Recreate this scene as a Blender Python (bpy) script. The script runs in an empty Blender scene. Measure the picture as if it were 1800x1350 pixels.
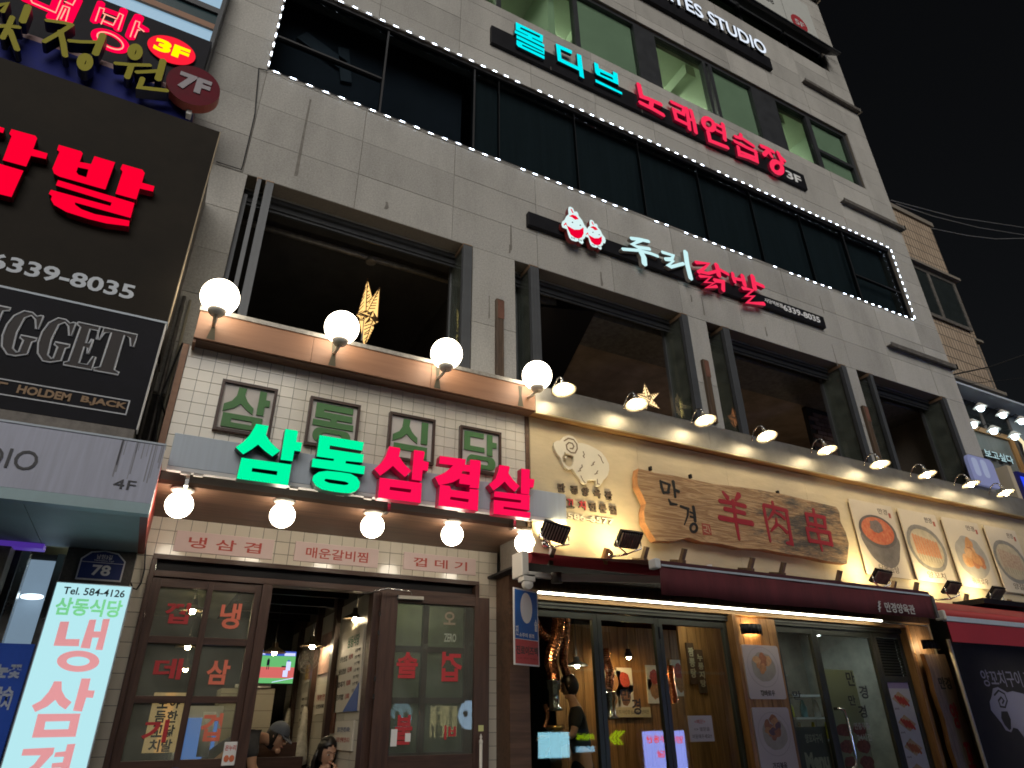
import bpy, bmesh, math, random
from mathutils import Vector, Matrix
random.seed(7)
R_ = math.radians
sc = bpy.context.scene
C = sc.collection
# ------------------------------------------------------------------ camera
YAW, PITCH, ROLL, FPX = R_(27.89), R_(27.532), R_(-0.747), 1149.02
CAM = Vector((0.0, -5.5, 1.6))
fw = Vector((math.sin(YAW)*math.cos(PITCH), math.cos(YAW)*math.cos(PITCH), math.sin(PITCH)))
r0 = Vector((math.cos(YAW), -math.sin(YAW), 0)); u0 = r0.cross(fw)
rt = math.cos(ROLL)*r0 + math.sin(ROLL)*u0
up = -math.sin(ROLL)*r0 + math.cos(ROLL)*u0
cd = bpy.data.cameras.new('camera'); cam = bpy.data.objects.new('camera', cd); C.objects.link(cam)
cam.matrix_world = Matrix(((rt.x, up.x, -fw.x, CAM.x), (rt.y, up.y, -fw.y, CAM.y), (rt.z, up.z, -fw.z, CAM.z), (0, 0, 0, 1)))
cd.sensor_fit = 'HORIZONTAL'; cd.sensor_width = 36; cd.lens = FPX/1800*36; cd.clip_start = .05; cd.clip_end = 600
sc.camera = cam
# ------------------------------------------------------------------ light
w = bpy.data.worlds.new('World'); sc.world = w; w.use_nodes = True
nt = w.node_tree; nt.nodes.clear()
sky = nt.nodes.new('ShaderNodeTexSky'); sky.sky_type = 'NISHITA'; sky.sun_disc = False
SUN_EL, SUN_AZ = R_(24), R_(200)      # soft glow of the street side, high behind the viewer
sky.sun_elevation = SUN_EL; sky.sun_rotation = SUN_AZ
bg = nt.nodes.new('ShaderNodeBackground'); bg.inputs[1].default_value = 0.0019
out = nt.nodes.new('ShaderNodeOutputWorld')
dsat = nt.nodes.new('ShaderNodeHueSaturation'); dsat.inputs['Saturation'].default_value = .35; nt.links.new(sky.outputs[0], dsat.inputs['Color']); nt.links.new(dsat.outputs[0], bg.inputs[0]); nt.links.new(bg.outputs[0], out.inputs[0])
sd = bpy.data.lights.new('street_glow', 'SUN'); sd.energy = 1.9; sd.angle = R_(50); sd.color = (1, .955, .89)
so = bpy.data.objects.new('street_glow', sd); C.objects.link(so)
sdir = Vector((math.sin(SUN_AZ)*math.cos(SUN_EL), math.cos(SUN_AZ)*math.cos(SUN_EL), math.sin(SUN_EL)))
so.rotation_euler = sdir.to_track_quat('Z', 'Y').to_euler()
vs = sc.view_settings; vs.view_transform = 'Standard'; vs.look = 'None'; vs.gamma = 1; vs.exposure = 0; vs.use_curve_mapping = False
sc.cycles.filter_width = 1.75
sc.cycles.max_bounces = 6; sc.cycles.diffuse_bounces = 3; sc.cycles.glossy_bounces = 3; sc.cycles.transparent_max_bounces = 12
sc.cycles.caustics_reflective = False; sc.cycles.caustics_refractive = False
sc.cycles.sample_clamp_indirect = 4

# ------------------------------------------------------------------ helpers
def bp(px, py, Y=0.0):
    """point of the vertical plane at depth Y seen at that place of the photograph"""
    d = rt*(px-900)/FPX + up*(675-py)/FPX + fw
    t = (Y-CAM.y)/d.y
    return (CAM.x+d.x*t, CAM.z+d.z*t)
def zz(l, o, s): return [(o[0]+a/s, o[1]+b/s) for a, b in l]
def world(l, Y): return [bp(a, b, Y) for a, b in l]
def lin(v): return v/12.92 if v <= .04045 else ((v+.055)/1.055)**2.4
def hx(s): return tuple(lin(int(s[i:i+2], 16)/255) for i in (0, 2, 4))
MC = {}
def N(nt, t, **k):
    n = nt.nodes.new(t)
    for a, b in k.items():
        if isinstance(a, str) and a.startswith('i_'): n.inputs[a[2:].replace('_', ' ')].default_value = b
        else: setattr(n, a, b)
    return n
def mat(name, col=(.5, .5, .5), rough=.6, metal=0., noise=0., nscale=6., bump=0., bscale=60., rnd=0., spec=.5, stretch=None, col2=None, emis=None, estr=0., coat=0.):
    if name in MC: return MC[name]
    m = bpy.data.materials.new(name); m.use_nodes = True; nt = m.node_tree
    b = nt.nodes['Principled BSDF']
    b.inputs['Base Color'].default_value = (*col, 1); b.inputs['Roughness'].default_value = rough
    b.inputs['Metallic'].default_value = metal; b.inputs['Specular IOR Level'].default_value = spec
    if coat: b.inputs['Coat Weight'].default_value = coat
    L = nt.links.new
    tc = N(nt, 'ShaderNodeTexCoord'); src = tc.outputs['Object']
    if stretch:
        mp = N(nt, 'ShaderNodeMapping'); mp.inputs['Scale'].default_value = stretch; L(src, mp.inputs[0]); src = mp.outputs[0]
    cur = None
    if noise > 0 or col2:
        n = N(nt, 'ShaderNodeTexNoise'); n.inputs['Scale'].default_value = nscale; n.inputs['Detail'].default_value = 6; n.inputs['Roughness'].default_value = .65
        L(src, n.inputs['Vector'])
        mx = N(nt, 'ShaderNodeMix', data_type='RGBA')
        a = tuple(max(0, c*(1-noise)) for c in col); c2 = col2 or tuple(min(1, c*(1+noise)) for c in col)
        mx.inputs[6].default_value = (*a, 1); mx.inputs[7].default_value = (*c2, 1)
        mr = N(nt, 'ShaderNodeMapRange'); mr.inputs[1].default_value = .3; mr.inputs[2].default_value = .7
        L(n.outputs[0], mr.inputs[0]); L(mr.outputs[0], mx.inputs[0]); cur = mx.outputs[2]
        mr2 = N(nt, 'ShaderNodeMapRange'); mr2.inputs[3].default_value = max(.02, rough-.12); mr2.inputs[4].default_value = min(1, rough+.12)
        L(n.outputs[0], mr2.inputs[0]); L(mr2.outputs[0], b.inputs['Roughness'])
    if rnd > 0:
        oi = N(nt, 'ShaderNodeObjectInfo'); mr = N(nt, 'ShaderNodeMapRange'); mr.inputs[3].default_value = 1-rnd; mr.inputs[4].default_value = 1+rnd
        L(oi.outputs['Random'], mr.inputs[0])
        hv = N(nt, 'ShaderNodeHueSaturation'); L(mr.outputs[0], hv.inputs['Value'])
        if cur: L(cur, hv.inputs['Color'])
        else: hv.inputs['Color'].default_value = (*col, 1)
        cur = hv.outputs[0]
    if cur: L(cur, b.inputs['Base Color'])
    if bump > 0:
        n2 = N(nt, 'ShaderNodeTexNoise'); n2.inputs['Scale'].default_value = bscale; n2.inputs['Detail'].default_value = 4; L(src, n2.inputs['Vector'])
        bm_ = N(nt, 'ShaderNodeBump'); bm_.inputs['Strength'].default_value = bump; bm_.inputs['Distance'].default_value = .01
        L(n2.outputs[0], bm_.inputs['Height']); L(bm_.outputs[0], b.inputs['Normal'])
    if emis:
        b.inputs['Emission Color'].default_value = (*emis, 1); b.inputs['Emission Strength'].default_value = estr
    MC[name] = m; return m
def glow(name, col, strength):
    if name in MC: return MC[name]
    m = bpy.data.materials.new(name); m.use_nodes = True; nt = m.node_tree; nt.nodes.clear()
    e = N(nt, 'ShaderNodeEmission'); e.inputs[0].default_value = (*col, 1); e.inputs[1].default_value = strength
    o = N(nt, 'ShaderNodeOutputMaterial'); nt.links.new(e.outputs[0], o.inputs[0]); MC[name] = m; return m
def glass(name, tint=(.9, .92, .9), refl=1.0, dust=0.):
    if name in MC: return MC[name]
    m = bpy.data.materials.new(name); m.use_nodes = True; nt = m.node_tree; nt.nodes.clear(); L = nt.links.new
    t = N(nt, 'ShaderNodeBsdfTransparent'); t.inputs[0].default_value = (*tint, 1)
    g = N(nt, 'ShaderNodeBsdfGlossy'); g.inputs['Roughness'].default_value = .02
    f = N(nt, 'ShaderNodeFresnel'); f.inputs[0].default_value = 1.52
    mu = N(nt, 'ShaderNodeMath', operation='MULTIPLY'); ge = N(nt, 'ShaderNodeNewGeometry'); cl = N(nt, 'ShaderNodeMath', operation='MULTIPLY_ADD'); cl.inputs[1].default_value = -refl; cl.inputs[2].default_value = refl; L(ge.outputs['Backfacing'], cl.inputs[0]); L(f.outputs[0], mu.inputs[0]); L(cl.outputs[0], mu.inputs[1])
    mx = N(nt, 'ShaderNodeMixShader'); L(mu.outputs[0], mx.inputs[0]); L(t.outputs[0], mx.inputs[1]); L(g.outputs[0], mx.inputs[2])
    last = mx.outputs[0]
    if dust:
        d = N(nt, 'ShaderNodeBsdfDiffuse'); d.inputs[0].default_value = (.6, .62, .55, 1)
        n = N(nt, 'ShaderNodeTexNoise'); n.inputs['Scale'].default_value = 5; n.inputs['Detail'].default_value = 5
        tc = N(nt, 'ShaderNodeTexCoord'); L(tc.outputs['Object'], n.inputs['Vector'])
        m2 = N(nt, 'ShaderNodeMath', operation='MULTIPLY'); m2.inputs[1].default_value = dust; L(n.outputs[0], m2.inputs[0])
        mx2 = N(nt, 'ShaderNodeMixShader'); L(m2.outputs[0], mx2.inputs[0]); L(last, mx2.inputs[1]); L(d.outputs[0], mx2.inputs[2]); last = mx2.outputs[0]
    o = N(nt, 'ShaderNodeOutputMaterial'); L(last, o.inputs[0]); MC[name] = m; return m
def wood(name, c1, c2, rough=.5, scale=1.0, axis='X', rnd=.0, rings=14.):
    if name in MC: return MC[name]
    m = bpy.data.materials.new(name); m.use_nodes = True; nt = m.node_tree; L = nt.links.new
    b = nt.nodes['Principled BSDF']; b.inputs['Roughness'].default_value = rough
    tc = N(nt, 'ShaderNodeTexCoord'); mp = N(nt, 'ShaderNodeMapping')
    s = {'X': (.6, 9, 9), 'Y': (9, .6, 9), 'Z': (9, 9, .6)}[axis]
    mp.inputs['Scale'].default_value = tuple(v*scale for v in s); L(tc.outputs['Object'], mp.inputs[0])
    oi = N(nt, 'ShaderNodeObjectInfo'); ad = N(nt, 'ShaderNodeVectorMath', operation='ADD'); sc_ = N(nt, 'ShaderNodeVectorMath', operation='SCALE'); sc_.inputs[3].default_value = 20
    cb = N(nt, 'ShaderNodeCombineXYZ'); L(oi.outputs['Random'], cb.inputs[0]); L(oi.outputs['Random'], cb.inputs[1]); L(cb.outputs[0], sc_.inputs[0])
    L(mp.outputs[0], ad.inputs[0]); L(sc_.outputs[0], ad.inputs[1])
    n = N(nt, 'ShaderNodeTexNoise'); n.inputs['Scale'].default_value = 1.6; n.inputs['Detail'].default_value = 7; n.inputs['Distortion'].default_value = .6; L(ad.outputs[0], n.inputs['Vector'])
    wv = N(nt, 'ShaderNodeMath', operation='MULTIPLY'); wv.inputs[1].default_value = rings; L(n.outputs[0], wv.inputs[0])
    fr = N(nt, 'ShaderNodeMath', operation='PINGPONG'); fr.inputs[1].default_value = 1; L(wv.outputs[0], fr.inputs[0])
    n2 = N(nt, 'ShaderNodeTexNoise'); n2.inputs['Scale'].default_value = 8; n2.inputs['Detail'].default_value = 5; L(ad.outputs[0], n2.inputs['Vector'])
    av = N(nt, 'ShaderNodeMath', operation='MULTIPLY_ADD'); av.inputs[1].default_value = .45; L(fr.outputs[0], av.inputs[0]); L(n2.outputs[0], av.inputs[2])
    mx = N(nt, 'ShaderNodeMix', data_type='RGBA'); mx.inputs[6].default_value = (*c1, 1); mx.inputs[7].default_value = (*c2, 1)
    mr = N(nt, 'ShaderNodeMapRange'); mr.inputs[1].default_value = .35; mr.inputs[2].default_value = 1.0; L(av.outputs[0], mr.inputs[0]); L(mr.outputs[0], mx.inputs[0])
    cur = mx.outputs[2]
    if rnd:
        hv = N(nt, 'ShaderNodeHueSaturation'); mr3 = N(nt, 'ShaderNodeMapRange'); mr3.inputs[3].default_value = 1-rnd; mr3.inputs[4].default_value = 1+rnd
        L(oi.outputs['Random'], mr3.inputs[0]); L(mr3.outputs[0], hv.inputs['Value']); L(cur, hv.inputs['Color']); cur = hv.outputs[0]
    L(cur, b.inputs['Base Color'])
    bm_ = N(nt, 'ShaderNodeBump'); bm_.inputs['Strength'].default_value = .25; bm_.inputs['Distance'].default_value = .004; L(av.outputs[0], bm_.inputs['Height']); L(bm_.outputs[0], b.inputs['Normal'])
    MC[name] = m; return m

class MB:
    def __init__(s): s.v = []; s.f = []; s.m = []; s.smooth = []
    def quad(s, a, b, c, d, mi=0, sm=False):
        n = len(s.v); s.v += [tuple(a), tuple(b), tuple(c), tuple(d)]; s.f.append((n, n+1, n+2, n+3)); s.m.append(mi); s.smooth.append(sm)
    def box(s, x0, x1, y0, y1, z0, z1, mi=0, front=None):
        if x0 > x1: x0, x1 = x1, x0
        if y0 > y1: y0, y1 = y1, y0
        if z0 > z1: z0, z1 = z1, z0
        n = len(s.v)
        s.v += [(x0, y0, z0), (x1, y0, z0), (x1, y1, z0), (x0, y1, z0), (x0, y0, z1), (x1, y0, z1), (x1, y1, z1), (x0, y1, z1)]
        fs = [(0, 3, 2, 1), (4, 5, 6, 7), (0, 1, 5, 4), (1, 2, 6, 5), (2, 3, 7, 6), (3, 0, 4, 7)]
        for i, f in enumerate(fs):
            s.f.append(tuple(n+k for k in f)); s.m.append(front if (front is not None and i == 2) else mi); s.smooth.append(False)
        return s
    def obox(s, c, dx, dy, dz, ax=None, mi=0):
        """box with centre c and half-axis vectors dx,dy,dz"""
        c = Vector(c); dx, dy, dz = Vector(dx), Vector(dy), Vector(dz); n = len(s.v)
        for a, b, d in ((-1, -1, -1), (1, -1, -1), (1, 1, -1), (-1, 1, -1), (-1, -1, 1), (1, -1, 1), (1, 1, 1), (-1, 1, 1)):
            s.v.append(tuple(c+a*dx+b*dy+d*dz))
        for f in [(0, 3, 2, 1), (4, 5, 6, 7), (0, 1, 5, 4), (1, 2, 6, 5), (2, 3, 7, 6), (3, 0, 4, 7)]:
            s.f.append(tuple(n+k for k in f)); s.m.append(mi); s.smooth.append(False)
        return s
    def tube(s, pts, r, seg=10, mi=0, caps=True, sm=True):
        pts = [Vector(p) for p in pts]; n0 = len(s.v); rr = r if isinstance(r, (list, tuple)) else [r]*len(pts)
        prev = None
        for i, p in enumerate(pts):
            d = (pts[min(i+1, len(pts)-1)]-pts[max(i-1, 0)]).normalized()
            if prev is None: a = d.orthogonal().normalized()
            else: a = (prev - d*prev.dot(d)); a = a.normalized() if a.length > 1e-6 else d.orthogonal().normalized()
            prev = a; b = d.cross(a)
            for k in range(seg):
                t = 2*math.pi*k/seg; s.v.append(tuple(p+(a*math.cos(t)+b*math.sin(t))*rr[i]))
        for i in range(len(pts)-1):
            for k in range(seg):
                s.f.append((n0+i*seg+k, n0+i*seg+(k+1) % seg, n0+(i+1)*seg+(k+1) % seg, n0+(i+1)*seg+k)); s.m.append(mi); s.smooth.append(sm)
        if caps:
            s.f.append(tuple(n0+k for k in reversed(range(seg)))); s.m.append(mi); s.smooth.append(False)
            s.f.append(tuple(n0+(len(pts)-1)*seg+k for k in range(seg))); s.m.append(mi); s.smooth.append(False)
        return s
    def lathe(s, prof, c=(0, 0, 0), axis=(0, 0, 1), seg=24, mi=0, sm=True):
        """prof: list of (r, h) along axis"""
        ax = Vector(axis).normalized(); a = ax.orthogonal().normalized(); b = ax.cross(a); c = Vector(c); n0 = len(s.v)
        for r, h in prof:
            for k in range(seg):
                t = 2*math.pi*k/seg; s.v.append(tuple(c+ax*h+(a*math.cos(t)+b*math.sin(t))*max(r, 1e-5)))
        for i in range(len(prof)-1):
            for k in range(seg):
                s.f.append((n0+i*seg+k, n0+i*seg+(k+1) % seg, n0+(i+1)*seg+(k+1) % seg, n0+(i+1)*seg+k)); s.m.append(mi); s.smooth.append(sm)
        return s
    def sphere(s, c, r, seg=20, rings=12, mi=0, sq=(1, 1, 1)):
        n0 = len(s.v)
        for i in range(rings+1):
            th = math.pi*i/rings
            for k in range(seg):
                t = 2*math.pi*k/seg; rr = math.sin(th) if 0 < i < rings else 1e-4
                s.v.append((c[0]+r*sq[0]*rr*math.cos(t), c[1]+r*sq[1]*rr*math.sin(t), c[2]+r*sq[2]*math.cos(th)))
        for i in range(rings):
            for k in range(seg):
                s.f.append((n0+i*seg+k, n0+(i+1)*seg+k, n0+(i+1)*seg+(k+1) % seg, n0+i*seg+(k+1) % seg)); s.m.append(mi); s.smooth.append(True)
        return s
    def prism(s, pts, y0, y1, mi=0, side=None):
        """convex outline in X,Z (front at y0, back at y1)"""
        side = mi if side is None else side
        A = sum(pts[i][0]*pts[(i+1) % len(pts)][1]-pts[(i+1) % len(pts)][0]*pts[i][1] for i in range(len(pts)))
        if A < 0: pts = pts[::-1]
        n = len(s.v); k = len(pts)
        s.v += [(x, y0, z) for x, z in pts]+[(x, y1, z) for x, z in pts]
        s.f.append(tuple(range(n, n+k))); s.m.append(mi); s.smooth.append(False)
        s.f.append(tuple(range(n+2*k-1, n+k-1, -1))); s.m.append(side); s.smooth.append(False)
        for i in range(k):
            j = (i+1) % k; s.f.append((n+i, n+k+i, n+k+j, n+j)); s.m.append(side); s.smooth.append(False)
        return s
    def stroke(s, pts, w, y0, y1, mi=0, side=None):
        """rounded brush stroke in the X,Z plane; w a number or one width per point"""
        side = mi if side is None else side
        P = [Vector(p) for p in pts]; W = w if isinstance(w, (list, tuple)) else [w]*len(P)
        lo, hi = [], []
        for i, p in enumerate(P):
            d0 = (P[i]-P[i-1]).normalized() if i > 0 else None
            d1 = (P[i+1]-P[i]).normalized() if i < len(P)-1 else None
            d = (d0+d1) if d0 is not None and d1 is not None else (d0 if d1 is None else d1)
            if d.length < 1e-4: d = d1
            d = d.normalized(); k = 1.0
            if d0 is not None and d1 is not None: k = min(1.6, 1/max(.35, d.dot(d1)))
            nrm = Vector((-d.y, d.x))*W[i]/2*k; hi.append(p+nrm); lo.append(p-nrm)
        def cap(p, d, r): # half circle
            a0 = math.atan2(d.y, d.x); return [p+Vector((math.cos(a0+t), math.sin(a0+t)))*r for t in (-math.pi/3, 0, math.pi/3)]
        dE = (P[-1]-P[-2]).normalized(); dS = (P[0]-P[1]).normalized()
        ce = cap(P[-1], dE, W[-1]/2); cs = cap(P[0], dS, W[0]/2)
        out_ = lo + ce + hi[::-1] + cs
        n = len(s.v); k = len(out_)
        s.v += [(q.x, y0, q.y) for q in out_]+[(q.x, y1, q.y) for q in out_]
        L_ = len(P)
        for i in range(L_-1):
            s.f.append((n+i, n+i+1, n+L_+3+(L_-1-(i+1)), n+L_+3+(L_-1-i))); s.m.append(mi); s.smooth.append(False)
        s.f.append((n+L_-1, n+L_, n+L_+1, n+L_+2, n+L_+3)); s.m.append(mi); s.smooth.append(False)
        b0 = n+2*L_+3; s.f.append((n+2*L_+2, b0, b0+1, b0+2, n)); s.m.append(mi); s.smooth.append(False)
        for i in range(k):
            j = (i+1) % k; s.f.append((n+i, n+k+i, n+k+j, n+j)); s.m.append(side); s.smooth.append(False)
        return s
    def mesh(s, name, mats):
        me = bpy.data.meshes.new(name); me.from_pydata(s.v, [], s.f)
        for m in (mats if isinstance(mats, (list, tuple)) else [mats]): me.materials.append(m)
        me.polygons.foreach_set('material_index', s.m); me.polygons.foreach_set('use_smooth', s.smooth); me.update()
        return me
    def build(s, name, mats, parent=None, bevel=0):
        o = bpy.data.objects.new(name, s.mesh(name, mats)); C.objects.link(o)
        if parent is not None:
            o.parent = parent; o.matrix_parent_inverse = Matrix.Translation(-wloc(parent))
        if bevel:
            b = o.modifiers.new('bevel', 'BEVEL'); b.width = bevel; b.segments = 2; b.limit_method = 'ANGLE'
        return o
def wloc(o):
    v = Vector((0, 0, 0))
    while o is not None:
        v += o.location + o.matrix_parent_inverse.translation; o = o.parent
    return v
def tag(o, label=None, cat=None, group=None, kind=None):
    if label:
        o['label'] = label
        if len(label.split()) > 16: print('LONG', len(label.split()), label)
    if cat: o['category'] = cat
    if group: o['group'] = group
    if kind: o['kind'] = kind
    return o
def thing(name, label, cat, loc=(0, 0, 0), group=None):
    o = bpy.data.objects.new(name, None); C.objects.link(o); o.location = loc; o.empty_display_size = .1
    return tag(o, label, cat, group)
def link(name, me, parent=None, loc=(0, 0, 0)):
    o = bpy.data.objects.new(name, me); C.objects.link(o); o.location = loc
    if parent is not None: o.parent = parent; o.matrix_parent_inverse = Matrix.Translation(-wloc(parent))
    return o
def copy_tree(o, parent=None):
    c = o.copy(); C.objects.link(c)
    if parent is not None: c.parent = parent
    for ch in [x for x in C.objects if x.parent == o]: copy_tree(ch, c)
    return c
def curve_to_mesh(cu, name):
    ob = bpy.data.objects.new('tmp', cu)
    me = bpy.data.meshes.new_from_object(ob); me.name = name
    bpy.data.objects.remove(ob); bpy.data.curves.remove(cu)
    return me
def set_mats(me, mats, front_axis):
    me.materials.clear()
    for m in mats: me.materials.append(m)
    if len(mats) > 1:
        for p in me.polygons: p.material_index = 0 if p.normal.dot(front_axis) > .6 else 1
    else:
        for p in me.polygons: p.material_index = 0
    for p in me.polygons: p.use_smooth = False
def shape(name, contours, Y, th, mats, parent=None, smooth=False):
    """filled outline(s) in X,Z with holes, front face at Y, body th deep behind it"""
    cu = bpy.data.curves.new('c', 'CURVE'); cu.dimensions = '2D'; cu.fill_mode = 'BOTH' if th > 0 else 'FRONT'; cu.extrude = th/2; cu.resolution_u = 4
    for c in contours:
        if smooth:
            sp = cu.splines.new('BEZIER'); sp.bezier_points.add(len(c)-1)
            for b, p in zip(sp.bezier_points, c): b.co = (p[0], p[1], 0); b.handle_left_type = b.handle_right_type = 'AUTO'
        else:
            sp = cu.splines.new('POLY'); sp.points.add(len(c)-1)
            for b, p in zip(sp.points, c): b.co = (p[0], p[1], 0, 1)
        sp.use_cyclic_u = True
    me = curve_to_mesh(cu, name)
    for v in me.vertices: x, y, z = v.co; v.co = (x, Y+th/2-z, y)
    me.update(); set_mats(me, mats if isinstance(mats, (list, tuple)) else [mats], Vector((0, -1, 0)))
    return link(name, me, parent)
def text(name, s, x0, x1, z0, z1, Y, th, mats, parent=None, bold=.0, mirror=False, keep=False, res=3, align='C', sp=1.0, frame=None, italic=0):
    """lettering fitted to the rectangle x0..x1, z0..z1 on the plane Y (or on frame=(origin, xdir, zdir))"""
    cu = bpy.data.curves.new('t', 'FONT'); cu.body = s; cu.size = 1; cu.offset = bold; cu.resolution_u = res; cu.space_character = sp
    cu.space_line = .95; cu.align_x = 'CENTER'; cu.shear = italic
    tw = abs(x1-x0); th_ = abs(z1-z0); cu.extrude = .01
    me = curve_to_mesh(cu, name)
    if not me.vertices: return None
    xs = [v.co.x for v in me.vertices]; ys = [v.co.y for v in me.vertices]
    bx0, bx1, by0, by1 = min(xs), max(xs), min(ys), max(ys)
    sx = tw/max(bx1-bx0, 1e-4); sz = th_/max(by1-by0, 1e-4)
    if keep:
        k = min(sx, sz); ox = (tw-(bx1-bx0)*k)/2 if align == 'C' else 0; oz = (th_-(by1-by0)*k)/2; sx = sz = k
    else: ox = oz = 0
    for v in me.vertices:
        a = (v.co.x-bx0)*sx+ox; b = (v.co.y-by0)*sz+oz
        if mirror: a = tw-a
        dep = Y if v.co.z > 0 else Y+th
        if frame:
            o_, xd, zd = frame; nd = Vector(xd).cross(Vector(zd)); v.co = Vector(o_)+Vector(xd)*(min(x0, x1)+a)+Vector(zd)*(min(z0, z1)+b)-(-nd)*0+nd*(-dep)
        else: v.co = (min(x0, x1)+a, dep, min(z0, z1)+b)
    if mirror: me.flip_normals()
    me.update()
    fa = Vector((0, -1, 0)) if not frame else Vector(frame[1]).cross(Vector(frame[2]))
    set_mats(me, mats if isinstance(mats, (list, tuple)) else [mats], fa)
    return link(name, me, parent)
def strokes(name, lst, Y, th, mats, parent=None, px=None, k=None):
    """lst: [(points, width)], in photo pixels of a zoom px=(ox,oy,s) or metres"""
    mb = MB()
    for i, (pts, wd) in enumerate(lst):
        if px:
            o = (px[0], px[1]); q = zz(pts, o, px[2]); P = world(q, Y)
            a = bp(q[0][0], q[0][1], Y); b = bp(q[0][0]+10, q[0][1], Y); cc = bp(q[0][0], q[0][1]+10, Y)
            mpp = (math.dist(a, b)+math.dist(a, cc))/20
            W = [x/px[2]*mpp for x in wd] if isinstance(wd, (list, tuple)) else wd/px[2]*mpp
        else: P, W = pts, wd
        mb.stroke(P, W, Y-.0004*i, Y+th, 0, 1 if len(mats) > 1 else 0)
    return mb.build(name, mats, parent)
def circ(cx, cz, rx, rz=None, n=24, a0=0, a1=360):
    rz = rz or rx; return [(cx+rx*math.cos(R_(a0+(a1-a0)*i/n)), cz+rz*math.sin(R_(a0+(a1-a0)*i/n))) for i in range(n if a1-a0 == 360 else n+1)]
def subtract(rects, hole):
    out_ = []; hx0, hx1, hz0, hz1 = hole
    for x0, x1, z0, z1 in rects:
        if hx0 >= x1 or hx1 <= x0 or hz0 >= z1 or hz1 <= z0: out_.append((x0, x1, z0, z1)); continue
        if z0 < hz0: out_.append((x0, x1, z0, hz0))
        if z1 > hz1: out_.append((x0, x1, hz1, z1))
        a, b = max(z0, hz0), min(z1, hz1)
        if x0 < hx0: out_.append((x0, hx0, a, b))
        if x1 > hx1: out_.append((hx1, x1, a, b))
    return out_
# ------------------------------------------------------------------ materials
M = {}
M['stone'] = mat('stone', (.385, .37, .34), .75, noise=.24, nscale=55, bump=.35, bscale=140, rnd=.11)
def blotch(m, lo, hi, sc3, k=.75):
    nt = m.node_tree; b = nt.nodes['Principled BSDF']; src = b.inputs['Base Color'].links[0].from_socket
    tc = N(nt, 'ShaderNodeTexCoord'); mp = N(nt, 'ShaderNodeMapping'); mp.inputs['Scale'].default_value = sc3; nt.links.new(tc.outputs['Object'], mp.inputs[0])
    n = N(nt, 'ShaderNodeTexNoise'); n.inputs['Scale'].default_value = 1; n.inputs['Detail'].default_value = 7; n.inputs['Roughness'].default_value = .7; nt.links.new(mp.outputs[0], n.inputs['Vector'])
    mr = N(nt, 'ShaderNodeMapRange'); mr.inputs[1].default_value = lo; mr.inputs[2].default_value = hi; mr.inputs[3].default_value = k; mr.inputs[4].default_value = 1.04; nt.links.new(n.outputs[0], mr.inputs[0])
    hv = N(nt, 'ShaderNodeHueSaturation'); nt.links.new(mr.outputs[0], hv.inputs['Value']); nt.links.new(src, hv.inputs['Color']); nt.links.new(hv.outputs[0], b.inputs['Base Color'])
blotch(M['stone'], .3, .55, (1.6, 1, .55), .8)
M['stone_core'] = mat('stone_core', (.19, .165, .135), .85, noise=.15, nscale=40, bump=.2)
M['joint'] = mat('joint', (.05, .048, .045), .9)
M['frame'] = mat('dark_aluminium', (.055, .058, .064), .38, metal=.35, noise=.15, nscale=4)
M['frame2'] = mat('dark_aluminium_green', (.05, .055, .045), .42, metal=.3, noise=.15, nscale=5)
M['black'] = mat('black_paint', (.010, .010, .013), .5, noise=.2, nscale=8, spec=.18)
M['blackboard'] = mat('blackboard', (.015, .015, .02), .7, noise=.4, nscale=3, bump=.1, spec=.2)
M['glass'] = glass('clear_glass', (.93, .95, .93), 1.0)
M['glassdoor'] = glass('shop_glass', (.9, .93, .88), 1.5, dust=.0)
M['glassdust'] = glass('dusty_glass', (.88, .9, .82), 1.1, dust=.2)
M['glassleaf'] = glass('leaf_glass', (.8, .84, .82), 1.0, dust=.13)
M['glassdark'] = glass('tinted_glass', (.55, .6, .62), .3)
M['glassgreen'] = glass('green_glass', (.80, .87, .80), .7)
M['steel'] = mat('brushed_steel', (.36, .34, .3), .56, metal=.75, noise=.3, nscale=2.2, stretch=(.9, .9, .9), bump=.04, bscale=12)
M['alu'] = mat('aluminium_box', (.50, .56, .63), .55, metal=.1, noise=.06, nscale=3, stretch=(14, 1, .6))
M['zinc'] = mat('zinc_flashing', (.32, .3, .27), .5, metal=.6, noise=.35, nscale=25)
M['tile'] = mat('cream_tile', (.78, .72, .61), .16, noise=.03, nscale=2, rnd=.05, bump=.02, bscale=8, coat=.2)
M['grout'] = mat('grout', (.16, .14, .12), .9)
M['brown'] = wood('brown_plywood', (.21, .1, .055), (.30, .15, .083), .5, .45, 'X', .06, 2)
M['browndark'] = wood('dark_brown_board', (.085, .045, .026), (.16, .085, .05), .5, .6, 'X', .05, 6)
M['doorwood'] = wood('door_wood', (.034, .016, .012), (.072, .036, .025), .42, 1.2, 'Z', .06, 6)
M['doorwoodx'] = wood('door_wood_h', (.034, .016, .012), (.072, .036, .025), .42, 1.2, 'X', .06, 6)
M['plaster'] = mat('sand_plaster', (.60, .49, .31), .75, noise=.1, nscale=2.5, bump=.35, bscale=9, stretch=(1, 1, 2.5), rnd=.02)
M['orange_wood'] = wood('pine_plank', (.2, .095, .03), (.44, .23, .08), .5, .8, 'Z', .12, 7)
M['orange_wood_x'] = wood('pine_beam', (.26, .14, .05), (.5, .3, .12), .5, .8, 'X', .1, 7)
M['dark_wood'] = wood('stained_wood', (.045, .028, .018), (.12, .075, .045), .55, 1, 'Z', .1, 6)
M['asphalt'] = mat('asphalt', (.05, .05, .052), .85, noise=.3, nscale=60, bump=.4, bscale=180)
M['paving'] = mat('paving', (.24, .23, .22), .85, noise=.2, nscale=30, bump=.2, rnd=.06)
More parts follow.
